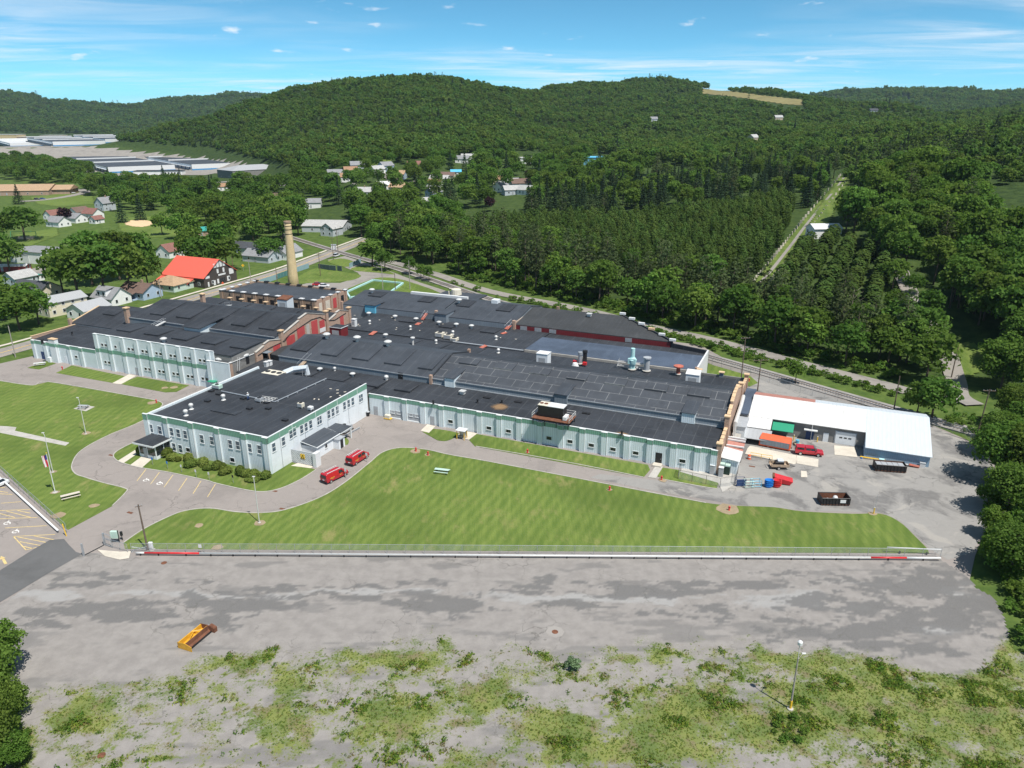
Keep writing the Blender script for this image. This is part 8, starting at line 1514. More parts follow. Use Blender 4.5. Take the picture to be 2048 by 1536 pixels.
p, r_ = put(650, 970, 692, 949.5); van('red service van with ladder rack, nearer of two parked by the office', p + Vector((-.3, .5, .015)), r_)
p, r_ = put(699, 936, 735, 913); van('red service van with side windows, farther of two parked by the office', p + Vector((-.3, .5, .015)), r_, True)
def car(label, loc, rot, paint, kind='sedan', name='car', group=None):
    t = thing(name, label, 'car', loc, rot, group); w = .9
    part('body', loft([sect(-2.25, w * .93, .35, .7, .82, .95), sect(-2.0, w, .3, .78, .95, .95), sect(2.0, w, .3, .75, .88, .95), sect(2.3, w * .9, .35, .6, .7, .9)]), paint, t, bevel=.03); zr = 1.45 if kind == 'sedan' else 1.7; xr = -1.7 if kind == 'sedan' else -2.15
    part('cabin', loft([[(xr, -w * .9, .9), (xr, w * .9, .9), (xr + .4, w * .72, zr), (xr + .4, -w * .72, zr)], [(1.2, -w * .92, .88), (1.2, w * .92, .88), (.35, w * .72, zr), (.35, -w * .72, zr)]]), M_GLASS, t); part('roof', MB().box(xr + .45, .32, -w * .71, w * .71, zr - .02, zr + .04), paint, t)
    for s_ in (-1, 1): part('headlight', MB().box(2.22, 2.31, s_ * .62 - .15, s_ * .62 + .15, .56, .7), M_WHITE, t); part('tail_light', MB().box(-2.28, -2.2, s_ * .68 - .14, s_ * .68 + .14, .62, .78), M_REDP, t)
    wheels(t, (-1.4, 1.4), w, .32, .2); return t
p, r_ = put(664, 516, 682, 510); car('white car stopped at the railway crossing', p + Vector((0, 0, .03)), r_, M_CARWHITE, 'suv')
for i, (x, y, pt, lb) in enumerate(((636, 571, M_CARRED, 'red car partly behind the powerhouse roof'), (648, 574, M_CARWHITE, 'white car partly behind the powerhouse roof'))): car(lb, G(x, y, 0) + Vector((0, 0, .03)), TH + .5, pt)
for i, (x, y, pt, lb) in enumerate(((122, 382, M_CARGREY, 'leftmost car of the school row, grey'), (128, 383, M_CARWHITE, 'white car second from the left in the school row'), (133, 384, M_CARWHITE, 'white car third from the left in the school row'), (139, 385.5, M_CARWHITE, 'white car fourth from the left in the school row'), (145, 387, M_CARWHITE, 'rightmost white car of the school row'), (74, 400, M_CARBLACK, 'left dark car on the school drive'), (85, 399, M_CARBLUE, 'right dark blue car on the school drive'))): car(lb, GT(x, y) + Vector((0, 0, .15)), (.9 if i < 5 else .1), pt, 'suv' if i % 2 else 'sedan')
for i, (x, y, pt, lb) in enumerate(((721, 351, M_CARBLACK, 'black car parked below the hill meadow'), (735, 347, M_CARWHITE, 'white car parked left of the hill meadow houses'), (1105, 329, M_CARWHITE, 'white car in the workshop yard'), (1158, 332, M_CARWHITE, 'white car beside the blue storage building'), (-8, 975, M_CARWHITE, 'white car cut off at the left edge of the car park'))): car(lb, GT(x, y) + Vector((0, 0, .2 if i < 4 else .02)), .3 + i, pt)
# pickup with cap
p, r_ = put(1595, 908, 1642, 913); pk_ = thing('pickup_truck', 'red pickup truck with bed cap parked in the east yard', 'pickup truck', p + Vector((0, .4, .02)), r_); w = .98
part('body', loft([sect(-2.85, w * .97, .5, .95, 1.1, .97), sect(-2.7, w, .45, 1.0, 1.15, .97), sect(1.5, w, .45, 1.0, 1.15, .96), sect(2.6, w * .97, .45, .92, 1.05, .92), sect(2.85, w * .9, .5, .8, .92, .88)]), M_CARRED, pk_, bevel=.03)
part('cab', loft([[(-.9, -.9, 1.14), (-.9, .9, 1.14), (-.85, .74, 1.85), (-.85, -.74, 1.85)], [(1.55, -.9, 1.14), (1.55, .9, 1.14), (.8, .74, 1.85), (.8, -.74, 1.85)]]), M_CARRED, pk_); part('bed_cap', loft([[(-2.8, -.92, 1.16), (-2.8, .92, 1.16), (-2.65, .78, 1.86), (-2.65, -.78, 1.86)], [(-.95, -.92, 1.16), (-.95, .92, 1.16), (-.95, .78, 1.9), (-.95, -.78, 1.9)]]), M_CARRED, pk_, bevel=.03)
side_pane(pk_, -.7, .2, .885, 1.14, 1.85, .84, .15, .8); side_pane(pk_, .28, 1.2, .885, 1.14, 1.85, .84, .15, .8, .3); side_pane(pk_, -2.5, -1.1, .905, 1.16, 1.86, .86, .2, .8); part('windshield', MB().hexa([(.86, -.7, 1.82), (.86, .7, 1.82), (1.5, .82, 1.2), (1.5, -.82, 1.2)], [(.9, -.7, 1.83), (.9, .7, 1.83), (1.54, .82, 1.21), (1.54, -.82, 1.21)]), M_GLASS, pk_); part('rear_glass', MB().box(-2.84, -2.78, -.65, .65, 1.25, 1.7), M_GLASS, pk_)
for s_ in (-1, 1): part('headlight', MB().box(2.8, 2.88, s_ * .68 - .18, s_ * .68 + .18, .72, .9), M_WHITE, pk_); part('mirror', MB().box(1.2, 1.3, s_ * 1.06 - .1, s_ * 1.06 + .1, 1.2, 1.4), M_DARK, pk_)
wheels(pk_, (-1.75, 1.8), w, .4, .26)
# ------------------------------------------------------------------ yard equipment
def dumpster(label, loc, rot, L=6.2, W=2.5, H=1.7, open_top=True):
    t = thing('dumpster', label, 'dumpster', loc, rot); part('floor', MB().box(-L / 2, L / 2, -W / 2, W / 2, .15, .3), M_RUST, t)
    for nm, a in (('side', (-L / 2, L / 2, -W / 2, -W / 2 + .1)), ('side', (-L / 2, L / 2, W / 2 - .1, W / 2)), ('end', (-L / 2, -L / 2 + .1, -W / 2 + .1, W / 2 - .1)), ('end', (L / 2 - .1, L / 2, -W / 2 + .1, W / 2 - .1))): part(nm, MB().box(*a, .3, H), M_DARK, t)
    part('inner_lining', MB().box(-L / 2 + .11, L / 2 - .11, W / 2 - .13, W / 2 - .105, .3, H - .1), M_RUST, t)
    for i in range(9):
        x = -L / 2 + .35 + i * (L - .7) / 8
        for s_ in (-1, 1): part('rib', MB().box(x - .06, x + .06, s_ * (W / 2 + .04) - .05, s_ * (W / 2 + .04) + .05, .2, H - .05), M_DARK, t)
    part('top_rim', MB().tube([(-L / 2, -W / 2, H), (L / 2, -W / 2, H), (L / 2, W / 2, H), (-L / 2, W / 2, H), (-L / 2, -W / 2, H)], .08, 4), M_DARK, t)
    for sx in (-1, 1):
        for sy in (-1, 1): part('roller', MB().tube([(sx * L * .42, sy * W * .4 - .1, .12), (sx * L * .42, sy * W * .4 + .1, .12)], .12, 8), M_STEEL, t)
    return t
p, r_ = put(1649, 1012, 1693, 1011); d1 = dumpster('open black dumpster holding white scraps at the lawn edge', p + Vector((0, 1.1, .02)), r_ - .08, 5.2, 2.4, 1.55)
part('sign_plate', MB().box(.7, 1.7, -1.36, -1.3, .7, 1.3), M_WHITE, d1)
for i, (a, b, s_) in enumerate(((.4, .3, .5), (-1.0, .1, .35))): sc2 = thing('scrap_bag', ('round white scrap bundle inside the open black dumpster', 'flat white scrap piece inside the open black dumpster')[i], 'scrap', d1.location + Vector((a, b, .31)), .4); part('lump', MB().lathe([(0, 0), (s_, .1), (s_ * 1.05, .5), (s_ * .6, .95 if i == 0 else .3), (0, 1.0 if i == 0 else .32)], n=9), M_WHITE, sc2, smooth=True)
p, r_ = put(1757, 943, 1810, 947); d2 = dumpster('black dumpster with ribbed side and slatted load by the blue wall', p + Vector((0, 1.2, .02)), r_, 5.8, 2.4, 1.5)
for i in range(5): part('load_panel', MB().box(-2.6 + i * 1.06, -1.62 + i * 1.06, -1.0, 1.0, 1.15, 1.28), M_GREYP, d2)
p, r_ = put(1530, 894, 1577, 903); oc = thing('roll_off_container', 'orange covered roll-off container with grey side panel', 'container', p + Vector((0, 1.2, .02)), r_); part('body', MB().box(-3.2, 3.2, -1.2, 1.2, .25, 1.8), M_ORANGE, oc, bevel=.04); part('sloped_lid', MB().hexa([(-3.2, -1.2, 1.8), (3.2, -1.2, 1.8), (3.2, 1.2, 1.8), (-3.2, 1.2, 1.8)], [(-3.1, -.6, 2.3), (3.1, -.6, 2.3), (3.1, 1.1, 2.35), (-3.1, 1.1, 2.35)]), M_ORANGE, oc); part('grey_panel', MB().box(-3.0, 3.0, -1.25, -1.21, .55, 1.78), M_CLER, oc); part('skid', MB().box(-3.4, 3.4, -.9, -.7, 0, .25).box(-3.4, 3.4, .7, .9, 0, .25), M_RUST, oc)
# utility trailer with load
p, r_ = put(1545, 938, 1574, 939); tr_ = thing('utility_trailer', 'small timber-sided utility trailer with black frame in the yard', 'trailer', p + Vector((0, .6, .02)), r_); part('deck', MB().box(-1.8, 1.8, -.95, .95, .55, .65), M_WOOD, tr_)
for a in ((-1.8, 1.8, -.98, -.93), (-1.8, 1.8, .93, .98), (1.75, 1.8, -.93, .93)): part('side_board', MB().box(*a, .65, 1.15), M_WOOD, tr_)
part('tailgate', MB().tube([(-1.85, -.95, .6), (-1.85, -.95, 1.7), (-1.85, .95, 1.7), (-1.85, .95, .6)], .05, 4), M_DARK, tr_); part('drawbar', MB().tube([(1.8, -.6, .5), (3.2, 0, .5), (1.8, .6, .5)], .06, 4), M_DARK, tr_); wheels(tr_, (-.3,), 1.12, .36, .22)
sl_ = thing('trailer_load', 'dark machine with pale top loaded on the trailer', 'machine', tr_.location + Vector((0, 0, .66)), r_); part('frame', MB().box(-.9, .8, -.6, .6, 0, .9), M_DARK, sl_, bevel=.05); part('cover', MB().box(-.5, .7, -.55, .55, .9, 1.25), M_MRB, sl_, bevel=.08)
# snow pusher
p, r_ = put(372, 1303, 421, 1262); sp_ = thing('snow_pusher', 'rust and yellow steel snow pusher box lying on the lot', 'snow pusher', p + Vector((-.2, .1, .02)), r_)
part('rear_trough', MB().prism([(.15, 0), (1.25, 0), (1.25, .9), (1.1, .9), (1.1, .25), (.3, .25), (.15, .9), (0.0, .9)], 'x', -2.1, 2.1), M_SNOW, sp_); part('mouldboard', MB().prism([(-.55, .0), (-.1, 0.0), (0.0, .35), (.0, 1.0), (-.12, 1.0), (-.15, .4)], 'x', -2.1, 2.1), M_RUST, sp_)
for s_ in (-2.15, 2.1): part('side_plate', MB().prism([(-1.1, 0), (1.3, 0), (1.3, .95), (.0, 1.05), (-1.1, .7)], 'x', s_, s_ + .06), M_SNOW if s_ < 0 else M_RUST, sp_)
part('end_cap', MB().prism([(-1.1, .0), (-.2, 0), (-.2, 1.0), (-1.1, .7)], 'x', 2.2, 2.7), M_RUST, sp_); part('brace', MB().tube([(-1.5, .2, .6), (1.0, 1.2, .9)], .07, 4).tube([(1.5, .2, .7), (.4, 1.1, .9)], .07, 4), M_SNOW, sp_); part('cutting_edge', MB().box(-2.1, 2.1, -.62, -.5, 0, .25), M_DARK, sp_)
# stacked tubs, racks, hopper
def tub_stack(label, x, y, mat, n=4):
    t = thing('tub_stack', label, 'plastic tubs', G(x, y) + Vector((0, 0, .01)))
    for i in range(n): obj('tub', cached(('tub', mat.name), lambda: MB().lathe([(.55, 0), (.75, .4), (.82, .42), (.82, .5), (.7, .5), (.5, .1), (0, .1)], n=14).mesh('tub', mat)), t, (0, 0, i * .36), 0, (1.1, .8, 1))
tub_stack('stack of bright blue tubs in the yard', 1537, 974, M_BLUEP); tub_stack('stack of red tubs beside the blue stack', 1553, 974, M_REDP)
for i, (x, y, mt, lb) in enumerate(((1480, 970, M_DKBLUE, 'navy metal rack beside the enclosure fence'), (1497, 974, M_PALEGREEN, 'pale green tube rack between blue racks'), (1511, 973, M_CYANP, 'light blue tube rack left of the tubs'))):
    t = thing('storage_rack', lb, 'rack', G(x, y), .05); b = MB()
    for sx in (-.9, .9):
        for sy in (-.6, .6): b.tube([(sx, sy, 0), (sx, sy, 1.5)], .05, 4)
    part('uprights', b, mt, t)
    for z_ in (.3, .9, 1.45): part('shelf_frame', MB().tube([(-.9, -.6, z_), (.9, -.6, z_), (.9, .6, z_), (-.9, .6, z_), (-.9, -.6, z_)], .05, 4), mt, t)
    if i == 0: part('panel', MB().box(-.85, .85, -.63, -.6, .1, 1.4), mt, t)
hp2 = thing('tipping_hopper', 'dark red steel tipping hopper behind the red tubs', 'hopper', G(1564, 966), -.3); part('bin', MB().hexa([(-1.4, -.9, .4), (1.4, -.9, .15), (1.4, .9, .15), (-1.4, .9, .4)], [(-1.6, -1.0, 1.5), (1.9, -1.0, .9), (1.9, 1.0, .9), (-1.6, 1.0, 1.5)]), M_REDP, hp2); part('base', MB().box(-1.3, 1.3, -.6, .6, 0, .15), M_RUST, hp2); part('chute', MB().box(-1.9, -1.5, -.9, .9, 1.1, 1.6), M_RUST, hp2)
# transformer pad equipment
tg = thing('transformer', 'dark green transformer cabinet with pale lids by the wing end', 'transformer', G(1449, 947), TH); part('case', MB().box(-1.0, 1.0, -.7, .7, .1, 1.9), M_DKGREEN, tg, bevel=.03); part('lid', MB().box(-1.0, -.05, -.75, .75, 1.9, 2.3).box(.05, 1.0, -.75, .75, 1.9, 2.2), M_PALEGREEN, tg); part('pad', MB().box(-1.4, 1.4, -1.1, 1.1, 0, .1), M_CONC, tg)
for i, (x, y) in enumerate(((1424, 943), (1441, 948))): t = thing('electrical_cabinet', ('left blue-grey electrical cabinet inside the pad fence', 'right blue-grey electrical cabinet inside the pad fence')[i], 'cabinet', G(x, y + 5), TH); part('case', MB().box(-.45, .45, -.4, .4, 0, 2.0), M_MRG, t, bevel=.03); part('top', MB().box(-.5, .5, -.45, .45, 2.0, 2.1), M_WHITE, t)
# barrels, bollards, rails
ob = thing('traffic_barrel', 'orange and white traffic barrel by the loading ramp', 'barrel', G(1498, 918)); part('drum', MB().lathe([(.38, 0), (.36, .3), (.33, .95), (.15, 1.05), (0, 1.06)], n=12), M_ORANGE, ob); part('band', MB().lathe([(.365, .45), (.37, .46), (.36, .62), (.35, .63)], n=12), M_WHITE, ob)
yr = thing('safety_rail', 'yellow safety rail beside the concrete ramp', 'railing', G(1522, 917), TH); part('rail', MB().tube([(-2.2, 0, 0), (-2.2, 0, 1.0), (2.2, 0, 1.0), (2.2, 0, 0)], .06, 5), M_YELLOW, yr); part('mid_rail', MB().tube([(-2.2, 0, .5), (2.2, 0, .5)], .05, 5), M_YELLOW, yr); part('post', MB().tube([(0, 0, 0), (0, 0, 1.0)], .05, 5), M_YELLOW, yr)
for i, (x, y, lb) in enumerate(((1587, 881, 'yellow bollard left of the warehouse entry'), (1634, 884, 'yellow bollard right of the warehouse entry'), (1747, 1028, 'yellow bollard at the right tip of the lawn'))): t = thing('bollard', lb, 'bollard', G(x, y)); part('post', MB().tube([(0, 0, 0), (0, 0, 1.3)], .11, 8), M_YELLOW, t); part('cap', MB().lathe([(.12, 1.3), (.1, 1.38), (0, 1.42)], n=8), M_WHITE, t)
t = bpy.data.objects['bollard.003']; part('sign_pole', MB().tube([(.1, .2, 0), (.5, .6, 3.6)], .03, 4), M_GREYP, t)
t = thing('pallet_stack', 'blue drum and pallets left of the red pickup', 'pallets', G(1594, 890)); part('pallet', MB().box(-.7, .7, -.6, .6, 0, .5), M_WOOD, t); part('drum', MB().lathe([(.4, .5), (.42, 1.2), (0, 1.22)], n=10), M_CYANP, t)
t = thing('pipe_bundle', 'yellow pipe bundle with a teal case at the blue wall', 'pipes', G(1745, 920), TH); part('pipe', MB().tube([(-2.4, 0, .35), (2.4, 0, .35)], .14, 6), M_YELLOW, t); part('case', MB().box(1.2, 2.2, -.4, .4, .0, .55), M_TEALP, t); part('stand', MB().box(-2.2, -2.0, -.4, .4, 0, .3).box(.4, .6, -.4, .4, 0, .3), M_BLUEP, t)
t = thing('pipe_bundle', 'pale pipes with red wrap leaning at the blue wall corner', 'pipes', G(1815, 932), TH); part('pipe', MB().tube([(-2.6, 0, .3), (2.0, 0, .3)], .18, 6), M_ALU, t); part('wrap', MB().tube([(.2, -.2, .45), (2.1, -.2, .3)], .25, 6), M_WOODRED, t)
t = thing('electrical_cabinet', 'small white cabinet at the corner of the blue warehouse bay', 'cabinet', Wd(120.3, 55.0), TH); part('case', MB().box(-.5, .5, -.3, .3, 0, 1.0), M_WHITE, t, bevel=.02); part('lid', MB().box(-.55, .55, -.35, .35, 1.0, 1.06), M_GREYP, t)
# office side equipment
u, v = uvz(692, 862); t = thing('compressor_skid', 'dark grey cooling skid beside the office side wall', 'compressor', Wd(u, v), TH + R90); part('tank', MB().box(-1.6, 1.6, -.8, .8, .2, 1.3), M_GREYP, t, bevel=.05); part('motor', MB().lathe([(.4, 1.3), (.4, 1.9), (0, 1.95)], (-.4, 0, 0), 10), M_DARK, t); part('skid', MB().box(-1.8, 1.8, -.9, .9, 0, .2), M_DARK, t)
t = thing('steel_beam', 'long steel beam lying beside the cooling skid', 'beam', Wd(u + 1.9, v - .4, .02), TH + R90 - .08); part('web', MB().box(-2.8, 2.8, -.05, .05, .0, .35), M_STEEL, t); part('flange', MB().box(-2.8, 2.8, -.15, .15, .35, .4), M_STEEL, t)
t = thing('trash_bin', 'black trash bin in the inner corner of the office wall', 'bin', G(736, 832)); part('body', MB().lathe([(.35, 0), (.45, 1.0), (.48, 1.05), (0, 1.1)], n=10), M_DARK, t); part('lid', MB().lathe([(.5, 1.1), (.3, 1.3), (0, 1.32)], n=10), M_GREYP, t)
t = thing('pallet_jack', 'cream cart with yellow base outside the loading door', 'cart', G(776, 838), TH); part('base', MB().box(-.9, .9, -.5, .5, .1, .3), M_YELLOW, t); part('load', MB().box(-.7, .7, -.45, .45, .3, 1.1), M_BEIGE, t, bevel=.05); wheels(t, (-.6, .6), .5, .12, .08)
ks = thing('smoking_shelter', 'small yellow-framed shelter with flat white roof by the wing', 'shelter', G(924, 877), TH)
for sx in (-.9, .9):
    for sy in (-.7, .7): part('post', MB().box(sx - .06, sx + .06, sy - .06, sy + .06, 0, 2.1), M_YELLOW, ks)
part('roof', MB().box(-1.15, 1.15, -.95, .95, 2.1, 2.22), M_WHITE, ks); part('bench', MB().box(-.8, .8, .2, .6, .4, .48), M_WOOD, ks); part('back_panel', MB().box(-.85, .85, .72, .76, .3, 1.8), M_BEIGE, ks)
def picnic(label, x, y, rot, top=M_CONC_PALE, frame=M_DARK, L=2.4):
    t = thing('picnic_table', label, 'picnic table', G(x, y) + Vector((0, 0, .07)), rot); part('table_top', MB().box(-L / 2, L / 2, -.4, .4, .72, .78), top, t)
    for s_ in (-1, 1): part('bench_seat', MB().box(-L / 2, L / 2, s_ * .75 - .14, s_ * .75 + .14, .42, .47), top, t)
    for s_ in (-.38, .38): part('leg_frame', MB().tube([(L * s_, -.85, 0), (L * s_, -.3, .72), (L * s_, .3, .72), (L * s_, .85, 0)], .05, 4).tube([(L * s_, -.8, .42), (L * s_, .8, .42)], .05, 4), frame, t)
picnic('cream-topped picnic table near the left fence corner', 142, 996, .62, L=3.2); picnic('picnic table beside the light pole on the left lawn slab', 167, 817, -.1, M_GREYP); picnic('green-grey picnic table on the main lawn', 884, 946, -.25, M_PALEGREEN, L=3.0); picnic('white-topped picnic table by the corner wing', 80, 731, .4, M_WHITE, L=3)
def hydrant(label, x, y): t = thing('fire_hydrant', label, 'hydrant', G(x, y) + Vector((0, 0, .06))); part('barrel', MB().lathe([(.2, 0), (.2, .06), (.13, .08), (.13, .65), (.19, .67), (.17, .8), (.05, .92), (0, .93)], n=10), M_REDP, t); part('outlet', MB().tube([(-.25, 0, .5), (.25, 0, .5)], .07, 6), M_REDP, t)
for x, y, lb in ((832, 903, 'red hydrant on a bare patch near the office courtyard'), (856, 911, 'rusty red hydrant just right of the courtyard hydrant'), (1055, 906, 'hydrant on the strip lawn in front of the long wing'), (1219, 981, 'small hydrant midway along the main lawn edge'), (1458, 1021, 'red hydrant on a big bare patch near the yard'), (125, 739, 'hydrant beside the corner wing drive'), (313, 806, 'hydrant at the corner of the left lawn near the office'), (1323, 960, 'hydrant at the foot of the side door path'), (1498, 763, 'red hydrant on the lawn behind the end wall')): hydrant(lb, x, y)
for i, (x, y) in enumerate(((306, 930), (336, 938), (364, 945), (393, 955), (419, 960), (467, 966))):
    t = thing('parking_sign', ('first small parking sign from the entrance walk', 'second small parking sign from the entrance walk', 'third small parking sign from the entrance walk', 'fourth small parking sign from the entrance walk', 'fifth small parking sign from the entrance walk', 'small dark stake sign right of the parking signs')[i], 'sign', G(x, y) + Vector((0, 0, .05)), TH, 'parking signs before the office'); part('post', MB().box(-.03, .03, -.03, .03, 0, 1.7), M_STEEL, t); part('plate', MB().box(-.2, .2, -.05, -.035, 1.15, 1.7), (M_BLUEP, M_BLUEP, M_WHITE, M_WHITE, M_WHITE, M_DARK)[i], t)
for i, (x, y) in enumerate(((692, 956), (734, 924))): t = thing('reserved_sign', ('white reserved sign in front of the nearer van', 'white reserved sign in front of the farther van')[i], 'sign', G(x, y) + Vector((0, 0, .05)), TH); part('post', MB().box(-.04, .04, -.04, .04, 0, 2.0), M_STEEL, t); part('plate', MB().box(-.25, .25, -.06, -.04, 1.4, 2.0), M_WHITE, t)
t = thing('fence_sign', 'small white sign hung on the front fence', 'sign', G(402, 1106)); part('plate', MB().box(-.25, .25, -.05, -.02, 1.0, 1.6), M_WHITE, t); part('frame', MB().box(-.29, .29, -.02, 0, .96, 1.64), M_GREYP, t)
t = thing('meter_box', 'white round-topped meter box beside the brown pole', 'meter box', G(303, 1100)); part('case', MB().box(-.35, .35, -.25, .25, .1, 1.5), M_WHITE, t, bevel=.1); part('pad', MB().box(-.5, .5, -.4, .4, 0, .1), M_CONC, t)
t = thing('barricade', 'tangled white folding barricade behind the pipe rail end', 'barricade', G(280, 1103)); part('rail', MB().tube([(-1.2, 0, .9), (1.0, .3, .3)], .07, 4).tube([(-1.0, .3, .2), (1.2, 0, .9)], .07, 4), M_WHITE, t); part('foot', MB().tube([(-1.2, -.4, 0), (-1.2, .4, 0)], .06, 4).tube([(1.1, -.4, 0), (1.1, .4, 0)], .06, 4), M_STEEL, t)
# ------------------------------------------------------------------ person on the office roof
def person(label, loc, rot, shirt, trousers):
    t = thing('person', label, 'person', loc, rot)
    V_ = [(0, 0, .95), (0, .02, 1.2), (0, .02, 1.42), (0, .03, 1.52), (0, .04, 1.62), (0, .05, 1.74), (.19, .02, 1.42), (.27, .1, 1.18), (.22, .32, 1.05), (-.19, .02, 1.42), (-.27, .08, 1.16), (-.24, .3, 1.08), (.1, 0, .88), (.12, .04, .48), (.12, 0, .08), (.12, .14, .04), (-.1, 0, .88), (-.12, .02, .48), (-.12, -.04, .08), (-.12, .10, .04)]
    R_ = [.16, .16, .17, .07, .09, .1, .075, .055, .04, .075, .055, .04, .095, .07, .05, .05, .095, .07, .05, .05]
    E_ = [(0, 1), (1, 2), (2, 3), (3, 4), (4, 5), (2, 6), (6, 7), (7, 8), (2, 9), (9, 10), (10, 11), (0, 12), (12, 13), (13, 14), (14, 15), (0, 16), (16, 17), (17, 18), (18, 19)]
    me = bpy.data.meshes.new('body'); me.from_pydata(V_, E_, []); m = hmat('skin', (.50, .30, .21)); me.materials.append(m); o = obj('body', me, t); sk_ = o.modifiers.new('skin', 'SKIN'); 
    for v_, r in zip(me.skin_vertices[0].data if me.skin_vertices else [], R_): v_.radius = (r, r)
    if not me.skin_vertices:
        bm = bmesh.new(); bm.from_mesh(me); bm.verts.layers.skin.verify(); bm.to_mesh(me); bm.free()
        for v_, r in zip(me.skin_vertices[0].data, R_): v_.radius = (r, r)
    me.skin_vertices[0].data[0].use_root = True; ss = o.modifiers.new('sub', 'SUBSURF'); ss.levels = 1; ss.render_levels = 2
    part('shirt', MB().lathe([(.2, .93), (.21, 1.1), (.235, 1.35), (.2, 1.46), (.1, 1.5)], (0, .02, 0), 12).tube([(.18, .02, 1.42), (.27, .1, 1.2)], [.1, .075], 8).tube([(-.18, .02, 1.42), (-.27, .08, 1.18)], [.1, .075], 8), shirt, t, smooth=True)
    part('trousers', MB().tube([(.1, 0, .95), (.12, .03, .48), (.12, 0, .1)], [.125, .1, .075], 8).tube([(-.1, 0, .95), (-.12, .02, .48), (-.12, -.04, .1)], [.125, .1, .075], 8), trousers, t, smooth=True); part('hat', MB().lathe([(.17, 1.72), (.12, 1.74), (.11, 1.84), (0, 1.87)], (0, .05, 0), 10), M_WHITE, t)
u, v = uvz(497, 800, OH - .4); person('person in blue shirt and white hat working on the office roof', Wd(u, v, OH - .42), .6, M_MRB, M_DKBLUE)
# ------------------------------------------------------------------ office shrubs
for i, (x, y, w, h) in enumerate(((283, 908, 2.2, 1.9), (334, 911, 3.4, 1.7), (345, 921, 2.8, 1.6), (358, 923, 1.4, 1.1), (378, 923, 2.8, 1.9), (382, 934, 2.9, 1.7), (408, 931, 2.9, 1.8), (416, 940, 2.4, 1.1), (435, 938, 2.6, 1.8), (446, 938, 2.2, 1.4), (451, 948, 3.0, 1.6), (481, 949, 2.9, 1.9), (496, 953, 2.8, 1.6), (508, 957, 3.2, 1.9), (505, 962, 3.4, .9), (532, 957, 2.5, 1.7))):
    lab = ('round shrub left of the entrance porch', 'first clipped shrub right of the porch', 'low clipped shrub in front of the first one', 'smallest clipped shrub of the office row', 'tall clipped shrub second from the porch', 'wide clipped shrub in front of the tall one', 'rounded shrub at the third pier', 'low flat shrub below the third pier', 'rounded shrub left of the small wall window', 'small shrub touching the wall window bay', 'wide dark shrub in front of the wall window', 'rounded shrub right of the wall window', 'broad shrub second from the office corner', 'broadest shrub near the office corner', 'low flat shrub before the corner shrub', 'rightmost shrub at the office corner')[i]
    t = thing('clipped_shrub', lab, 'shrub', G(x, y) + Vector((0, 0, .05)), i * 1.3, 'clipped shrubs before the office', (w / 3, w / 3, h / 1.7)); obj('foliage', cached(('shr', i % 2), lambda: cards_mesh('foliage', *blob_cards(np.random.RandomState(200 + i), [np.array([0, 0, .72]), np.array([.5, .1, .6]), np.array([-.5, -.2, .62])], [1.02, .9, .9], 620, .24, .2, .35, .95), L_SHRUB, 7)), t); obj('stem', cached('shrst', lambda: MB().tube([(0, 0, -.2), (0, 0, .8)], .1, 5).mesh('stem', M_BARK)), t)
# ------------------------------------------------------------------ near trees and bushes
for x, y, h, w, k, lab in ((1992, 962, 12, 11, 'near', 'nearest leafy tree overhanging the right edge of the yard'), (2046, 985, 13, 11, 'near', 'big tree at the right edge behind the yard'), (2000, 915, 10, 10, 'near', 'upper tree of the clump at the right yard corner'), (2055, 910, 12, 11, 'near', 'tree cut by the right edge above the yard'), (2010, 1030, 10, 9, 'near', 'thin grey-green tree leaning over the yard edge'), (2018, 1150, 8.5, 9.5, 'near', 'dark bushy tree at the right edge below the yard'), (2070, 1120, 9, 8, 'near', 'tree cut off at the right edge above the weedy lot'), (1985, 1128, 3.5, 4.5, 'nearlight', 'low bush beside the yard exit'), (1975, 1010, 4, 4.5, 'nearlight', 'low bright bush under the right yard trees'), (1982, 1075, 5.5, 5, 'nearlight', 'slender bright tree at the right yard edge'), (1968, 905, 4.5, 5, 'nearlight', 'bright bush near the foot of the leaning pole'), (2030, 860, 11, 10, 'near', 'dark tree right of the leaning pole'), (2060, 800, 14, 12, 'near', 'large dark tree at the right edge near the lane'),
                           (2000, 780, 14, 13, 'near', 'large dark tree beside the lane end'), (2042, 735, 15, 13, 'near', 'large dark tree above the lane end at the right edge'), (14, 1350, 8, 5.4, 'nearlight', 'bright leafy tree at the lower left corner'), (-12, 1420, 9, 6, 'near', 'dark tree at the left edge below the bright one'), (28, 1440, 5.5, 4.2, 'near', 'dark spreading tree in the lower left corner'), (0, 1510, 8, 5.5, 'near', 'lowest dark tree in the lower left corner'), (38, 1530, 4, 3.4, 'nearlight', 'low bush at the bottom left'), (1140, 1508, 1.5, 2.2, 'bush', 'pale sage-green bush in the weeds near the bottom centre')):
    o = tree(k, GT(x, y), h, w, lab, 'bush' if k == 'bush' else 'tree')
    if k == 'bush':
        for c in o.children:
            if c.name.startswith('crown'): c.data = broad_crown(95, 2.6, 3.2, .02, 12, 60, .28, L_SAGE)
for i in range(4):
    x, y = ((1700, 640), (1540, 660), (1180, 560), (1950, 560))[i]; tree('dead', GT(x, y), 12, 7, ('bare grey tree in the belt right of centre', 'bare grey tree in the belt near the yard', 'bare grey tree in the middle of the pine belt', 'bare grey tree on the right slope')[i])
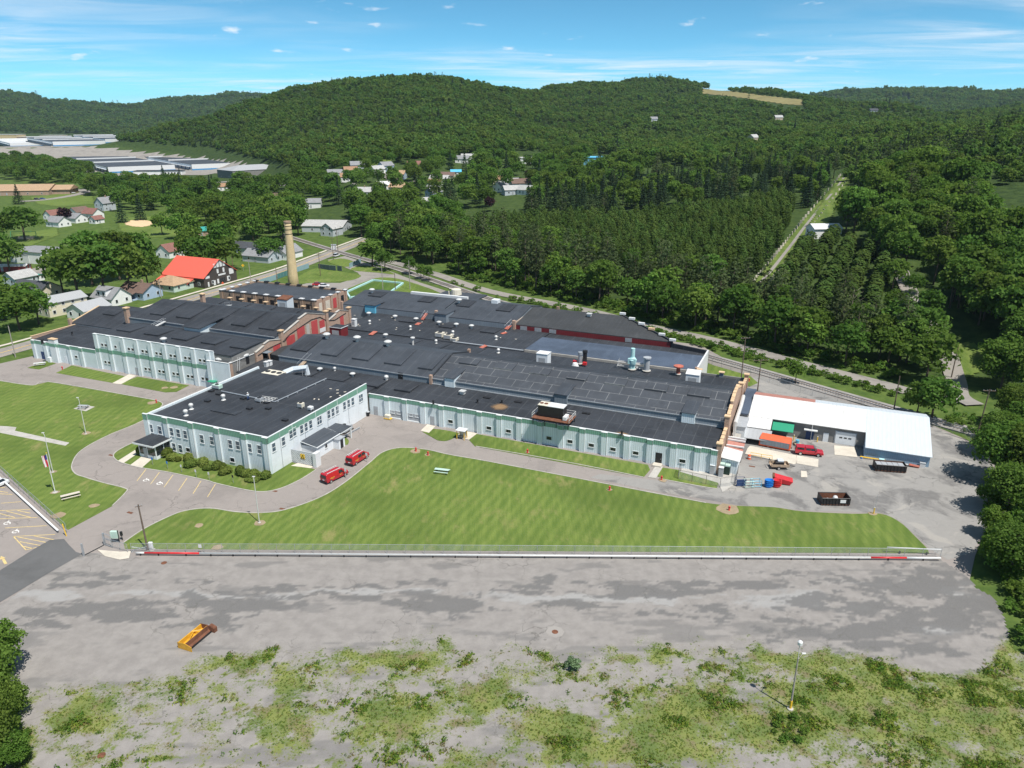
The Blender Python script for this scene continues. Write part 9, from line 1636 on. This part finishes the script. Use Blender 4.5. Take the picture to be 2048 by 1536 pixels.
def tuft_mesh(seed, n, h, w, mat, size):
    r = np.random.RandomState(seed); a = r.uniform(0, 6.283, n); R_ = w * np.sqrt(r.uniform(0, 1, n)); C = np.stack([np.cos(a) * R_, np.sin(a) * R_, h * r.uniform(.15, 1, n)], 1); N_ = np.stack([np.cos(a), np.sin(a), r.uniform(.2, 1.4, n)], 1) + r.normal(size=(n, 3)) * .4
    return cards_mesh('tuft', C, N_, size * r.uniform(.6, 1.3, n), np.clip(r.normal(.5, .28, n), 0, 1), mat, seed + 1, (.25, .6))
WR_ = np.random.RandomState(21)
def weeds():
    n = 190000; X = WR_.uniform(-70, 105, n); Y = WR_.uniform(52, 92, n); d, p_, w, qx, qy = lot_masks(X, Y); ok = (WR_.rand(n) < w ** 1.8 * .6) & inpoly(qx, qy, LOTPOLY) & (qx > -60) & (qx < 2110) & (qy < 1580); X = X[ok]; Y = Y[ok]; w = w[ok]; n = len(X); print('weeds', n)
    tall = fbm(X / 3.2 + 3, Y / 3.2, 3); s_ = WR_.uniform(.45, 1.0, n) * (.55 + 1.1 * sstep(.5, .75, tall)); z = s_ * WR_.uniform(.6, 1.2, n)
    gn_scatter('weeds', np.stack([X, Y, np.full(n, LOT_Z)], 1), np.stack([s_, s_, z], 1), np.stack([np.zeros(n), np.zeros(n), WR_.uniform(0, 6.28, n)], 1), np.where(WR_.rand(n) < .22, 1, np.where(WR_.rand(n) < .25, 2, 0)), [tuft_mesh(301, 12, .22, .28, L_WEED, .20), tuft_mesh(302, 16, .42, .3, L_LIGHT, .22), tuft_mesh(303, 12, .2, .3, leaf_mat('leaf_dry', (.12, .11, .04), (.24, .19, .07), .03), .2)])
weeds()
def shrub_strip(name, poly, sp, size, seed, mats=None):
    pts = [p for q, p in grid_px(poly, sp, .48, .4)]; n = len(pts); r = np.random.RandomState(seed); s_ = size * r.uniform(.5, 1.3, n)
    gn_scatter(name, np.array([tuple(p) for p in pts]), np.stack([s_, s_, s_ * r.uniform(.6, 1.15, n)], 1), np.stack([np.zeros(n), np.zeros(n), r.uniform(0, 6.28, n)], 1), r.randint(0, 2, n), TREE['bush']['c'])
shrub_strip('track_scrub', [(830, 544), (1000, 596), (1250, 655), (1480, 716), (1700, 772), (1860, 815), (1870, 806), (1762, 777), (1600, 735), (1405, 684), (1200, 634), (975, 589)], 2.1, .75, 31)
shrub_strip('belt_undergrowth', [(890, 547), (1060, 589), (1200, 617), (1330, 652), (1500, 690), (1640, 726), (1790, 768), (1800, 750), (1500, 668), (1200, 594), (900, 533)], 3.0, 1.0, 32)
shrub_strip('edge_scrub', [(1968, 1040), (1965, 1090), (1985, 1150), (2000, 1185), (2030, 1240), (2050, 1330), (2120, 1330), (2120, 900), (2010, 890), (1990, 950)], 1.7, .8, 33)
shrub_strip('lamp_scrub', [(1535, 1440), (1600, 1430), (1625, 1470), (1590, 1495), (1540, 1485)], 1.1, .32, 36)
shrub_strip('corner_scrub', [(1900, 862), (1940, 868), (2000, 900), (2060, 905), (2060, 850), (1960, 835), (1890, 830)], 2.2, .6, 34)
shrub_strip('lower_left_scrub', [(-60, 1330), (20, 1330), (45, 1420), (60, 1520), (60, 1570), (-60, 1570)], 1.3, .5, 35)

# ------------------------------------------------------------------ air
t = NT('haze_air'); vl = t.n('ShaderNodeVolumePrincipled'); vl.inputs['Color'].default_value = (.62, .80, 1, 1); vl.inputs['Density'].default_value = 4.2e-5; vl.inputs['Anisotropy'].default_value = 0.2; t.l(vl.outputs[0], t.out.inputs['Volume'])
tag(obj('haze', MB().box(-12500, 12500, -12500, 12500, -2, 330).mesh('haze', t.m)), kind='stuff')
